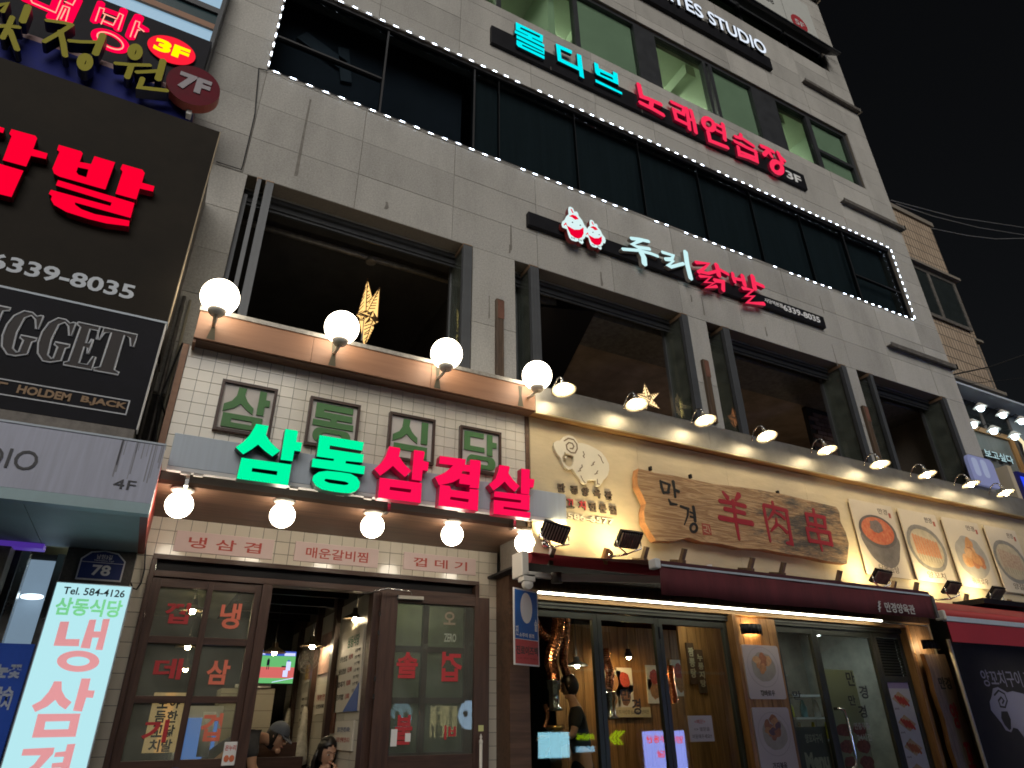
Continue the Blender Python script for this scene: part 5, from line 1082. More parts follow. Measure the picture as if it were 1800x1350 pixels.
gn = MB(); gn.tube([(0, 0, .09), (0, 0, .13)], .016, 10); gn.tube([(0, 0, .13), (0, .015, .165), (0, .06, .185), (0, .12, .165), (0, .17, .12), (0, .2, .08)], .008, 8, ); gn.lathe([(0, 0), (.035, 0), (.035, .012), (0, .012)], (0, .225, .08), (0, -1, 0), 14); gnm = gn.mesh('neck', [M['chrome']])
gbm = MB().sphere((0, 0, .004), .033, 16, 12, sq=(1, 1, 1.15)).mesh('bulb', [gb])
GP = [(991, 686), (1119, 712), (1240, 740), (1348, 768), (1454, 792), (1547, 817), (1630, 835), (1707, 852), (1768, 867)]
wh = ['first from the left, beside the last globe', 'second from the left, under the bright star lantern', 'third, at the foot of the second pillar', 'fourth, above the carved plank', 'fifth, above the last red plank character', 'sixth, above the first framed dish panel', 'seventh, above the second dish panel', 'eighth, above the third dish panel', 'ninth and last in view at the right edge']
for i, (x, y) in enumerate(GP):
    a = bp(x, y, -.96); t = thing('goose_neck_lamp', 'lit goose neck lamp, '+wh[i], 'lamp', (a[0], -.96, a[1]), 'goose neck lamps along the steel band')
    t.rotation_euler = (R_(random.uniform(-14, -6)), R_(random.uniform(-5, 5)), 0)
    for nm, me in (('shade', gsm), ('neck', gnm), ('bulb', gbm)):
        o = bpy.data.objects.new(nm, me); C.objects.link(o); o.parent = t
# ------------------------------------------------------------------ sand coloured sign wall
PY = -.62
sw = thing('sand_sign_wall', 'sand coloured textured sign wall between the steel band and the dark red awnings', 'wall', (7, PY, 2.8))
px_ = [2.762, 4.0, 5.2, 6.42, 7.62, 8.84, 10.06, 11.9]
for i in range(7): MB().box(px_[i]+.001, px_[i+1]-.001, PY, PY+.02, 2.84, 4.172).build('wall_panel', M['plaster'], sw)
MB().box(2.762, 11.9, PY+.02, .0, 2.86, 4.172).build('backing', M['stone_core'], sw)
MB().box(2.762, 11.9, PY+.021, .27, 2.84, 2.859).build('underside', M['darkwall'], sw)
# sheep emblem
zs = (940, 740); ss = 6.75
em = thing('sheep_emblem', 'cream raised sheep emblem with a spiral horn over the small lettering', 'emblem', (3.3, PY, 3.57), )
cream = mat('cream_board', (.74, .68, .54), .6, noise=.04)
SO = [(225, 290), (235, 250), (270, 232), (300, 235), (320, 215), (345, 185), (400, 170), (450, 180), (490, 220), (515, 262), (560, 262), (640, 285), (720, 325), (790, 370), (845, 440), (880, 510), (885, 580), (870, 640), (835, 685), (815, 700), (795, 740), (765, 775), (735, 765), (730, 730), (725, 705), (670, 700), (625, 705), (615, 745), (585, 745), (550, 720), (530, 680), (500, 645), (470, 600), (450, 565), (400, 575), (355, 545), (330, 500), (310, 440), (270, 390), (240, 340)]
FA = [(355, 360), (372, 385), (430, 400), (465, 425), (465, 480), (450, 525), (410, 545), (370, 525), (335, 480), (328, 420), (350, 400)]
ZS = lambda l, Y: world(zz(l, zs, ss), Y)
shape('body', [ZS(SO, PY-.035), ZS(FA, PY-.035)], PY-.035, .03, [cream], em)
cut = mat('cut_brown', (.2, .14, .08), .7)
spi = [(350, 235), (400, 205), (460, 220), (500, 275), (505, 330), (480, 380), (430, 375), (385, 335), (375, 285), (405, 255), (445, 265), (465, 300), (450, 330), (420, 325)]
strokes('horn_groove', [(spi, 14)], PY-.037, .0015, [cut], em, px=(940, 740, ss))
for l in ([(575, 362), (590, 400), (575, 415), (590, 435)], [(710, 485), (690, 505), (700, 515), (672, 528)], [(560, 520), (565, 545), (535, 570), (545, 590), (518, 595)], [(750, 590), (735, 610), (742, 620), (712, 632)], [(755, 400), (785, 430), (795, 465), (815, 500)], [(548, 650), (570, 700), (600, 735)], [(742, 690), (745, 745), (770, 750)]):
    strokes('groove', [(l, 9)], PY-.037, .0015, [cut], em, px=(940, 740, ss))
shape('eye', [ZS(circ(372, 430, 12, 14, 12), PY-.04)], PY-.04, .035, [cream], em)
te = thing('raised_lettering', 'small raised brown and red letters with a cream phone number under the sheep emblem', 'sign', (3.3, PY, 3.22))
ltb = mat('letter_brown', (.12, .08, .05), .6); ltr = mat('letter_red', (.5, .05, .06), .5); ltc = mat('letter_cream', (.72, .64, .48), .5)
def zt_(s, x0, y0, x1, y1, m_, par, o=zs, sc_=ss, Y=PY-.02, th=.018, bold=.035, nm='raised_letter'):
    a = bp(o[0]+x0/sc_, o[1]+y0/sc_, Y); b = bp(o[0]+x1/sc_, o[1]+y1/sc_, Y); text(nm, s, a[0], b[0], b[1], a[1], Y, th, [m_, M['dirtymetal']] if th > .01 else [m_], par, bold=bold)
for s, c in zip('만경양육관', ((320, 790), (470, 815), (605, 838), (745, 860), (880, 883))): zt_(s, c[0]-45, c[1]-60, c[0]+45, c[1]+58, ltb, te)
for s, c, m_ in zip('꼬치전문점', ((425, 978), (565, 998), (690, 1018), (815, 1035), (930, 1055)), (ltr, ltr, ltb, ltb, ltb)): zt_(s, c[0]-46, c[1]-60, c[0]+46, c[1]+58, m_, te)
zt_('586-6577', 388, 1085, 945, 1235, ltc, te, bold=.03)
# fix the number height: keep it a single row
# plank
pk = thing('carved_plank', 'big live edged wooden plank sign with black and dark red brush characters', 'sign', (5.3, PY, 3.1))
zp = (1100, 780); PYk = -.74
plk = mat('weathered_plank', (.3, .17, .08), .6); MC.pop('weathered_plank')
def plankmat():
    m = bpy.data.materials.new('plank_grain'); m.use_nodes = True; nt = m.node_tree; L = nt.links.new; b = nt.nodes['Principled BSDF']; b.inputs['Roughness'].default_value = .6
    tc = N(nt, 'ShaderNodeTexCoord'); mp = N(nt, 'ShaderNodeMapping'); mp.inputs['Scale'].default_value = (1.2, 3, 14); L(tc.outputs['Object'], mp.inputs[0])
    n = N(nt, 'ShaderNodeTexNoise'); n.inputs['Scale'].default_value = 1.4; n.inputs['Detail'].default_value = 8; n.inputs['Distortion'].default_value = 1.0; L(mp.outputs[0], n.inputs['Vector'])
    wv = N(nt, 'ShaderNodeMath', operation='MULTIPLY'); wv.inputs[1].default_value = 9; L(n.outputs[0], wv.inputs[0]); pg = N(nt, 'ShaderNodeMath', operation='PINGPONG'); pg.inputs[1].default_value = 1; L(wv.outputs[0], pg.inputs[0])
    mx = N(nt, 'ShaderNodeMix', data_type='RGBA'); mx.inputs[6].default_value = (.30, .165, .075, 1); mx.inputs[7].default_value = (.52, .34, .17, 1); L(pg.outputs[0], mx.inputs[0])
    mp2 = N(nt, 'ShaderNodeMapping'); mp2.inputs['Scale'].default_value = (1.3, 1, 5); L(tc.outputs['Object'], mp2.inputs[0])
    n2 = N(nt, 'ShaderNodeTexNoise'); n2.inputs['Scale'].default_value = 1.9; n2.inputs['Detail'].default_value = 9; n2.inputs['Roughness'].default_value = .75; L(mp2.outputs[0], n2.inputs['Vector'])
    sep = N(nt, 'ShaderNodeSeparateXYZ'); L(tc.outputs['Object'], sep.inputs[0]); mr = N(nt, 'ShaderNodeMapRange'); mr.inputs[1].default_value = 4.4; mr.inputs[2].default_value = 6.0; mr.inputs[3].default_value = -.16; mr.inputs[4].default_value = .05; L(sep.outputs[0], mr.inputs[0])
    ad = N(nt, 'ShaderNodeMath', operation='ADD'); L(n2.outputs[0], ad.inputs[0]); L(mr.outputs[0], ad.inputs[1]); cr = N(nt, 'ShaderNodeMapRange'); cr.inputs[1].default_value = .46; cr.inputs[2].default_value = .62; L(ad.outputs[0], cr.inputs[0])
    mx2 = N(nt, 'ShaderNodeMix', data_type='RGBA'); mx2.inputs[7].default_value = (.085, .07, .055, 1); L(cr.outputs[0], mx2.inputs[0]); L(mx.outputs[2], mx2.inputs[6]); L(mx2.outputs[2], b.inputs['Base Color'])
    bm_ = N(nt, 'ShaderNodeBump'); bm_.inputs['Strength'].default_value = .5; bm_.inputs['Distance'].default_value = .006; L(pg.outputs[0], bm_.inputs['Height']); L(bm_.outputs[0], b.inputs['Normal'])
    return m
pmat = plankmat(); pside = mat('live_edge', (.42, .2, .085), .6, noise=.3, nscale=12, bump=.3)
PO = [(100, 195), (230, 230), (400, 255), (560, 290), (700, 320), (850, 335), (1050, 365), (1250, 400), (1450, 450), (1600, 485), (1665, 500), (1690, 540), (1700, 620), (1740, 700), (1765, 790), (1758, 870), (1750, 950), (1600, 930), (1450, 895), (1300, 875), (1100, 835), (900, 825), (750, 790), (600, 775), (500, 740), (380, 770), (240, 768), (190, 690), (150, 620), (145, 530), (160, 470), (130, 400), (95, 330), (92, 250)]
shape('plank', [world(zz(PO, zp, 4.5), PYk)], PYk, .085, [pmat, pside], pk)
for x, y in ((203, 200), (520, 262), (1212, 390)): a = bp(1100+x/4.5, 780+y/4.5, -.66); MB().box(a[0]-.01, a[0]+.01, -.66, -.625, a[1]-.01, a[1]+.03).build('hook', M['black'], pk)
inkk = mat('plank_ink', (.02, .02, .02), .5); plr = mat('plank_red', (.34, .02, .035), .5)
SP = (1100, 780, 4.5)
def pst(l, m_): strokes('brush_character', l, PYk-.004, .003, [m_], pk, px=SP)
pst([([(275, 295), (285, 345), (300, 390)], [20, 24, 18]), ([(285, 300), (350, 325)], 16), ([(345, 325), (335, 385)], 20), ([(300, 385), (345, 385)], 16), ([(375, 300), (385, 360), (392, 420)], [26, 18, 18]), ([(390, 365), (420, 378)], 20), ([(340, 440), (355, 475), (405, 480)], [12, 22, 12])], inkk)
pst([([(435, 495), (495, 515), (490, 570), (465, 640)], [18, 20, 14, 8]), ([(535, 500), (545, 560), (550, 610)], 24), ([(510, 540), (540, 552)], 14), ([(512, 575), (545, 585)], 14), ([(x, y) for x, y in circ(538, 665, 26, 32, 14)+[(564, 665)]], 18)], inkk)
pst([([(770, 382), (805, 425)], [20, 34]), ([(895, 405), (870, 445)], [40, 20]), ([(745, 452), (850, 470), (945, 495)], 30), ([(785, 515), (860, 530), (940, 550)], 30), ([(745, 585), (860, 605), (1000, 630)], [36, 34, 40]), ([(848, 450), (870, 600), (898, 755)], [24, 30, 18])], plr)
pst([([(1090, 490), (1110, 600), (1145, 770)], [22, 24, 18]), ([(1095, 485), (1180, 505), (1275, 530)], 26), ([(1270, 530), (1300, 700), (1315, 790), (1275, 785)], [26, 24, 30, 16]), ([(1160, 460), (1175, 530), (1130, 600)], [20, 24, 12]), ([(1175, 540), (1220, 560), (1255, 590)], [14, 22, 26]), ([(1190, 590), (1195, 640), (1150, 690)], [14, 24, 12]), ([(1195, 630), (1240, 665), (1275, 700)], [14, 20, 28])], plr)
pst([([(1485, 520), (1510, 660), (1555, 845)], [22, 26, 16]), ([(1430, 560), (1445, 640)], 24), ([(1425, 555), (1500, 568), (1575, 585)], 24), ([(1570, 585), (1580, 665)], 24), ([(1448, 630), (1580, 660)], 22), ([(1435, 675), (1455, 770)], 24), ([(1435, 670), (1520, 690), (1615, 705)], 26), ([(1610, 705), (1630, 800)], 26), ([(1455, 765), (1630, 795)], 24)], plr)
sq = world(zz([(600, 628), (665, 638), (682, 722), (612, 720)], zp, 4.5), PYk-.003); shape('seal', [sq], PYk-.003, .002, [mat('seal_red', (.38, .08, .05), .6)], pk)
sqi = mat('seal_line', (.55, .4, .25), .6); strokes('seal_mark', [([(612, 645), (640, 650), (642, 680), (616, 678)], 5), ([(650, 650), (668, 700)], 5), ([(620, 690), (660, 710)], 5)], PYk-.006, .002, [sqi], pk, px=SP)
# ------------------------------------------------------------------ framed dish panels
def dish_mat(nm, base, c1, c2, sc_=14):
    return mat(nm, c1, .6, col2=c2, nscale=sc_, noise=.01)
cardm = mat('dish_card', (.62, .53, .4), .6, noise=.05, nscale=3)
dishes = [((7.09, 7.88), '닭볶음탕', 'big black pot of red soup', 'leftmost of the four dish panels'), ((8.0, 8.765), '양꼬치', 'rack of grilled skewers', 'second dish panel from the left'), ((8.89, 9.69), '꿔바로우', 'plate of glazed fried pork', 'third dish panel from the left'), ((9.84, 10.6), '양갈비', 'tray of lamb ribs', 'last dish panel cut by the right edge')]
inkd = mat('card_ink', (.08, .06, .05), .6)
def blob(cx, cz, r_x, r_z, seed, n=18, j=.12, rot=0):
    q = random.Random(seed); o = []
    for i in range(n):
        a = 2*math.pi*i/n; k = 1+q.uniform(-j, j); x, z = r_x*k*math.cos(a), r_z*k*math.sin(a); o.append((cx+x*math.cos(rot)-z*math.sin(rot), cz+x*math.sin(rot)+z*math.cos(rot)))
    return o
def paint(par, cx, cz, W, H, kind, Y, seed=1):
    q = random.Random(seed)
    def S(nm, pts, m_, k): shape(nm, [pts], Y-.0006*k, .0005, [m_], par, smooth=True)
    if kind == 'pot':
        S('pot_body', [(cx-.48*W, cz+.1*H), (cx-.42*W, cz-.2*H), (cx-.15*W, cz-.45*H), (cx+.25*W, cz-.45*H), (cx+.45*W, cz-.2*H), (cx+.5*W, cz+.1*H)], mat('pot_grey', (.17, .15, .13), .6, noise=.3, nscale=9), 1)
        S('pot_rim', circ(cx, cz+.15*H, .5*W, .3*H, 20), mat('pot_rim', (.12, .1, .09), .6, noise=.3, nscale=9), 2)
        S('soup', circ(cx, cz+.16*H, .43*W, .25*H, 20), mat('soup_red', (.5, .07, .03), .5, col2=(.65, .25, .12), nscale=22), 3)
        S('mushroom', blob(cx-.02*W, cz+.24*H, .17*W, .12*H, 3), mat('mushroom', (.13, .1, .09), .6, col2=(.26, .2, .17), nscale=30), 4)
    elif kind in ('rack', 'ribs'):
        S('tray', [(cx-.5*W, cz+.22*H), (cx-.05*W, cz+.42*H), (cx+.5*W, cz+.12*H), (cx+.45*W, cz-.28*H), (cx-.05*W, cz-.45*H), (cx-.48*W, cz-.2*H)], mat('tray_grey', (.24, .22, .19), .6, noise=.3, nscale=12), 1)
        S('tray_inner', [(cx-.42*W, cz+.18*H), (cx-.05*W, cz+.34*H), (cx+.42*W, cz+.08*H), (cx+.38*W, cz-.24*H), (cx-.05*W, cz-.37*H), (cx-.41*W, cz-.16*H)], mat('tray_cream', (.5, .42, .28), .6, noise=.2, nscale=12), 2)
        for i in range(9):
            x = cx-.34*W+.08*W*i; c_ = mat('skewer_meat', (.52, .17, .07), .5, col2=(.62, .33, .17), nscale=40) if kind == 'rack' else mat('rib_meat', (.35, .18, .12), .5, col2=(.6, .48, .33), nscale=30)
            mb = MB(); mb.stroke([(x, cz+.2*H-.012*i*H), (x+.02*W, cz-.12*H-.005*i*H)], .065*W, Y-.0024-.0001*i, Y-.0019); mb.build('skewer_piece', [c_], par)
            mb = MB(); mb.stroke([(x+.02*W, cz-.1*H), (x+.04*W, cz-.27*H)], .012*W, Y-.0018, Y-.0015); mb.build('skewer_stick', [mat('stick', (.3, .24, .15), .6)], par)
    else:
        S('plate', blob(cx+.02*W, cz-.06*H, .5*W, .42*H, 9, 20, .04), mat('plate_grey', (.36, .33, .28), .6, noise=.15, nscale=8), 1)
        for i in range(13):
            a = q.uniform(0, 6.28); d = q.uniform(0, .33); S('fried_piece', blob(cx+d*W*math.cos(a), cz+.02*H+d*H*math.sin(a), .16*W, .11*H, seed*50+i, 9, .2, q.uniform(0, 3)), mat(['fried_a', 'fried_b', 'fried_c'][i % 3]+kind, [(.55, .27, .11), (.62, .36, .18), (.42, .17, .08)][i % 3] if kind == 'fried' else [(.3, .13, .06), (.45, .24, .1), (.12, .07, .08)][i % 3], .5, noise=.25, nscale=25), 2+i*.3)
for (xr_, s, what, pos), kd in zip(dishes, ('pot', 'rack', 'fried', 'ribs')):
    x0, x1 = xr_; t = thing('menu_card', 'painted card of a %s, %s' % (what, pos), 'menu card', ((x0+x1)/2, PY, 3.07), 'painted dish cards on the sand wall')
    MB().box(x0, x1, PY-.045, PY-.03, 3.07, 3.955).build('card', [cardm], t, bevel=.002)
    MB().box(x0+.03, x1-.03, PY-.029, PY-.001, 3.1, 3.92).build('card_back', M['doorwoodx'], t)
    paint(t, (x0+x1)/2, 3.5, .68, .66, kd, PY-.0465, 4)
    text('lettering', '만경', x0+.5, x1-.12, 3.83, 3.90, PY-.047, .001, [inkd], t, bold=0); MB().box(x1-.1, x1-.06, PY-.047, PY-.0455, 3.8, 3.86).build('seal', [mat('seal_red', (.4, .08, .05), .6)], t)
    text('lettering', s, (x0+x1)/2-.16, (x0+x1)/2+.2, 3.12, 3.2, PY-.047, .001, [inkd], t, bold=0)
# ------------------------------------------------------------------ flood lights and timber brackets
fgl = glow('flood_face', (1, .80, .42), 58)
def flood(px, py, label, yaw=0., tilt=0., FLY=-.9):
    a = bp(px, py, FLY); t = thing('flood_light', label, 'flood light', (a[0], FLY, a[1]), 'flood lights aimed at the sand wall')
    o = Vector((a[0], FLY, a[1])); n = Vector((math.sin(yaw)*.8, math.cos(tilt), math.sin(tilt))).normalized()   # beam direction into the wall, upward
    xd = Vector((1, 0, 0)); xd = (xd-n*xd.dot(n)).normalized(); yd = n.cross(xd)
    mb = MB(); mb.obox(o, xd*.12, yd*.085, n*.018); mb.build('housing', M['black'], t, bevel=.006)
    mb = MB()
    for k in range(9): mb.obox(o-n*.026+xd*(-.1+.025*k), xd*.004, yd*.07, n*.01)
    mb.build('cooling_fins', M['dirtymetal'], t)
    mb = MB(); mb.obox(o+n*.0195, xd*.105, yd*.07, n*.001); mb.build('lens', [fgl], t)
    mb = MB(); 
    for sgn in (-1, 1): mb.tube([o+xd*.128*sgn, o+xd*.128*sgn-yd*.0-Vector((0, -.0, .07)), o+Vector((0.0, .04, -.12))], .007, 6)
    mb.tube([o+Vector((0, .04, -.12)), Vector((a[0]-.02, PY, a[1]-.1))], .01, 6); mb.lathe([(0, 0), (.045, 0), (.045, .02), (0, .02)], (a[0]-.03, PY-.02, a[1]-.08), (0, 1, 0), 14); mb.build('yoke', M['chrome'], t)
    return t
flood(975, 935, 'black flood light half hidden behind the end of the grey sign box', .5, .8, -.73)
flood(1105, 948, 'ribbed flood light between the small lettering and the carved plank', .0, .8)
flood(1548, 1013, 'black flood light below the pot panel, right of the plank', .1, .8)
flood(1672, 1033, 'black flood light under the gap between the second and third dish cards', 0, .8)
flood(1750, 1042, 'flood light under the third dish card near the right edge', 0, .8)
for i, (px, py, d) in enumerate(((970, 975, 'leftmost, beside the awning bracket'), (1065, 975, 'pale one under the phone number'), (1135, 972, 'left of the awning bar cap'), (1202, 975, 'under the plank, left part'), (1322, 990, 'under the middle of the plank'), (1377, 998, 'under the plank, right part'), (1476, 1012, 'right of the plank end'), (1572, 1030, 'under the pot card'), (1612, 1032, 'between the first two cards'), (1700, 1052, 'under the third card'), (1775, 1062, 'at the right edge'))):
    a = bp(px, py, -.8); mb = MB(); mb.obox((a[0], -.79, a[1]), (.02, 0, .0), (0, .02, .008), (.012, -.02, .055)); mb.obox((a[0]-.012, -.72, a[1]-.05), (.02, 0, 0), (0, .09, .02), (0, -.003, .018))
    tag(mb.build('timber_bracket', [M['dark_wood'] if i != 1 else M['orange_wood']], bevel=.004), 'short timber bracket sticking out below the sand wall, '+d, 'bracket', 'timber brackets over the awnings')

# ------------------------------------------------------------------ awnings
awr = mat('awning_cloth', (.20, .022, .03), .8, noise=.25, nscale=2.5, bump=.1, bscale=200); awd = mat('awning_valance', (.12, .022, .028), .8, noise=.35, nscale=2.2, stretch=(3, 1, .6)); awb = mat('awning_bright', (.34, .022, .035), .75, noise=.12, nscale=3)
aw = thing('dark_awning', 'dark red retractable awning with a stained valance and white lettering', 'awning', (4, -1.5, 2.3))
YA = -2.35; AX0, AX1 = 2.62, 5.25
mb = MB(); mb.tube([(AX0+.03, -.76, 2.82), (AX1, -.76, 2.82)], .045, 16); mb.build('roller', [awb], aw)
mb = MB(); n0 = 0; NS = 10
for i in range(NS+1):
    f = i/NS; y = -.76+(YA+.76)*f; z = 2.865+(2.475-2.865)*f-.012*math.sin(math.pi*f); mb.v += [(AX0+.02, y, z), (AX1, y, z)]
for i in range(NS): mb.f.append((2*i, 2*i+1, 2*i+3, 2*i+2)); mb.m.append(0); mb.smooth.append(True)
mb.build('cloth', [awr], aw)
MB().box(AX0, AX1, YA-.03, YA+.02, 2.432, 2.47).build('front_bar', [mat('dark_maroon_bar', (.08, .02, .022), .5)], aw); MB().box(AX0+.03, AX1, YA-.034, YA-.0305, 2.436, 2.448).build('silver_trim', M['alu'], aw)
MB().box(AX0-.02, AX0+.025, YA-.04, YA+.03, 2.42, 2.48).build('end_cap', M['white'], aw, bevel=.01); MB().box(AX1, AX1+.03, YA-.04, YA+.03, 2.28, 2.44).build('end_cap', M['dirtymetal'], aw)
mb = MB(); NV = 34
for i in range(NV+1):
    x = AX0+.02+(AX1-AX0-.02)*i/NV; mb.v += [(x, YA-.028+.004*math.sin(i*.9), 2.431), (x, YA-.02+.01*math.sin(i*.9+.4), 2.272+.004*math.sin(i*.45))]
for i in range(NV): mb.f.append((2*i, 2*i+1, 2*i+3, 2*i+2)); mb.m.append(0); mb.smooth.append(True)
vo = mb.build('valance', [awd], aw); s_ = vo.modifiers.new('thick', 'SOLIDIFY'); s_.thickness = .003
q0 = bp(1557, 1073, YA-.04); q1 = bp(1606, 1066, YA-.04); tw_l = mat('awning_text', (.5, .48, .46), .6)
text('lettering', '만경양육관', q0[0], q1[0], q0[1]-.01, q0[1]+.058, YA-.042, .001, [tw_l], aw, bold=.02)
q2 = bp(1545, 1066, YA-.04); strokes('printed_sprig', [([(q2[0]-.008, q2[1]-.035), (q2[0]+.012, q2[1]+.035)], .01), ([(q2[0]-.01, q2[1]), (q2[0]+.02, q2[1]+.02)], .008), ([(q2[0]-.015, q2[1]-.02), (q2[0]+.015, q2[1]-.005)], .008), ([(q2[0]-.0, q2[1]+.025), (q2[0]+.025, q2[1]+.035)], .006)], YA-.042, .001, [tw_l], aw)
br = MB(); br.box(2.56, 2.62, -.8, -.62, 2.66, 2.86); br.box(2.57, 2.68, -.8, -.7, 2.62, 2.68); br.lathe([(0, 0), (.04, 0), (.045, .05), (0, .06)], (2.62, -.74, 2.60), (0, -1, 0), 14); br.box(2.6, 2.9, -.8, -.76, 2.655, 2.70); br.build('arm_bracket', M['lampwhite'], aw, bevel=.006)
arm_ = MB(); arm_.obox((3.32, -1.02, 2.655), (.43, -.19, -.01), (.004, .012, 0), (0, 0, .03)); arm_.build('arm', M['white'], aw, bevel=.004)
mb = MB(); mb.lathe([(0, -.04), (.05, -.04), (.05, .04), (0, .04)], (2.88, -.8, 2.665), (0, 0, 1), 14); mb.build('elbow', M['dirtymetal'], aw); mb = MB(); mb.lathe([(0, -.045), (.05, -.045), (.05, .045), (0, .045)], (3.78, -1.23, 2.64), (0, 0, 1), 14); mb.build('elbow', M['dirtymetal'], aw)
arm2 = MB(); arm2.obox((3.45, -1.75, 2.56), (-.3, -.52, -.07), (.012, -.007, 0), (0, 0, .022)); arm2.build('fore_arm', M['white'], aw)
arm3 = MB(); arm3.obox((4.7, -1.5, 2.55), (.3, -.55, -.08), (.012, .007, 0), (0, 0, .024)); arm3.obox((4.75, -.95, 2.66), (-.4, .16, .01), (.004, .012, 0), (0, 0, .03)); arm3.build('arm', M['white'], aw)
a2 = thing('bright_awning', 'brighter red awning with a silver bar at the right edge of the picture', 'awning', (6.2, -1.6, 2.1))
BX = 5.36
mb = MB()
for i in range(9):
    f = i/8; y = -.80+(YA+.80)*f; z = 2.80+(2.34-2.80)*f; mb.v += [(BX, y, z), (9.6, y, z)]
for i in range(8): mb.f.append((2*i, 2*i+1, 2*i+3, 2*i+2)); mb.m.append(0); mb.smooth.append(True)
mb.build('cloth', [awb], a2)
mb = MB(); mb.tube([(BX, YA+.0, 2.325), (9.6, YA+.0, 2.325)], .03, 12); mb.build('roll', [mat('roll_red', (.55, .06, .06), .6)], a2)
MB().box(BX, 9.6, YA-.04, YA-.005, 2.262, 2.30).build('silver_bar', M['alu'], a2, bevel=.004)
mb = MB(); mb.box(BX+.01, 9.6, YA-.03, YA-.026, 2.115, 2.261); mb.build('valance', [awb], a2)
MB().box(BX-.03, BX, YA-.05, YA+.03, 2.27, 2.34).build('end_cap', M['lampwhite'], a2, bevel=.01)
tag(MB().box(8.6, 11.9, -1.0, -.64, 2.80, 2.86).build('cassette_cover', M['black']), 'black awning cassette cover under the timber brackets at the right', 'cover')

# ------------------------------------------------------------------ shop two front
s2 = thing('grill_shopfront', 'pine clad restaurant front with dark folding glass doors and a bright strip light', 'shopfront', (6, .2, 0))
MB().box(3.2, 8.2, .05, .10, 2.7235, 2.735).build('strip_light_block', M['black'], s2)  # black channel added to stop the strip light shining upward
MB().box(3.03, 9.3, .13, .27, 2.735, 2.84).build('lintel_board', M['dark_wood'], s2)
MB().box(3.2, 8.2, .06, .085, 2.704, 2.722).build('light_strip', [glow('strip_white', (1, .93, .72), 12)], s2)
MB().box(3.1, 8.86, .19, .28, 2.672, 2.712).build('head_beam', M['orange_wood_x'], s2, bevel=.003)
MB().box(5.745, 5.80, .17, .34, 0, 2.671).build('jamb_board', M['orange_wood'], s2, bevel=.003); MB().box(8.80, 8.86, .17, .34, 0, 2.671).build('jamb_board', M['orange_wood'], s2, bevel=.003)
for a, b in [(5.80+.135*i, 5.80+.135*i+.131) for i in range(5)]: MB().box(a, min(b, 6.475), .235, .26, 0, 2.70).build('plank', M['orange_wood'], s2, bevel=.003)
for a, b in [(8.86+.12*i, 8.86+.12*i+.116) for i in range(5)]: MB().box(a, min(b, 9.4), .235, .26, 0, 2.72).build('plank', M['orange_wood'] if a < 8.95 else M['dark_wood'], s2, bevel=.003)
MB().box(2.86, 3.06, .02, .3, 0, 2.84).build('corner_column', M['browndark'], s2, bevel=.003)
def doorset(leaves, x0, x1, par, name):
    d = thing('glass_doors', name, 'door', ((x0+x1)/2, .28, 0))
    MB().box(x0, x1, .24, .36, 2.605, 2.668).build('head_track', M['frame2'], d, bevel=.002)
    MB().box(x0, x1, .232, .24, 2.63, 2.64).build('track_lip', M['black'], d)
    for i, (a, b) in enumerate(leaves):
        lf = thing('leaf', None, None); lf.parent = d; lf.matrix_parent_inverse = Matrix.Translation(-wloc(d))
        mb = MB(); s = .052; mb.box(a, a+s, .27, .32, .06, 2.60); mb.box(b-s, b, .27, .32, .06, 2.60); mb.box(a+s, b-s, .272, .318, 2.53, 2.598); mb.box(a+s, b-s, .272, .318, .06, .25)
        o = mb.build('leaf_frame', M['frame2'], d, bevel=.003)
        MB().box(a+s, b-s, .29, .298, .25, 2.53).build('pane', M['glassdoor'], o)
        bpy.data.objects.remove(lf)
    return d
X = lambda x, y=1110: bp(x, y, .28)[0]
d1 = doorset([(3.10, X(1049)), (X(1049)+.003, X(1157)), (X(1157)+.003, 5.74)], 3.07, 5.74, s2, 'three dark folding glass leaves on the left of the grill restaurant')
for x in (X(1157),): MB().box(x-.008, x+.012, .262, .27, 2.38, 2.5).build('hinge', M['black'], d1)
d2 = doorset([(6.48, X(1428)), (X(1428)+.003, X(1530))], 6.48, 8.80, s2, 'dark glass entrance door with long bright handle right of the two dish posters')
x5 = X(1530)+.004
mb = MB(); mb.box(x5, x5+.06, .27, .32, .06, 2.6); mb.box(8.73, 8.80, .27, .32, .06, 2.6); mb.box(x5+.06, 8.73, .272, .318, 2.545, 2.6); mb.box(x5+.06, 8.73, .272, .318, 2.02, 2.09); mb.build('side_frame', M['frame2'], d2, bevel=.003)
for k in range(13): MB().obox(((x5+8.79)/2, .29, 2.12+.0335*k), ((8.73-x5-.06)/2, 0, 0), (0, .011, .011), (0, -.001, .001)).build('louver_slat', M['frame2'], d2)
MB().box(x5+.06, 8.73, .33, .34, 2.09, 2.545).build('louver_back', M['black'], d2)
hb = MB(); xh = X(1462, 1230)
hb.tube([(xh, .27, 1.72), (xh, .2, 1.72), (xh+.03, .17, 1.70), (xh+.04, .16, 1.62), (xh+.04, .16, 1.22), (xh+.03, .17, 1.15), (xh, .2, 1.13), (xh, .27, 1.13)], .017, 12); hb.build('pull_handle', M['chrome'], d2)
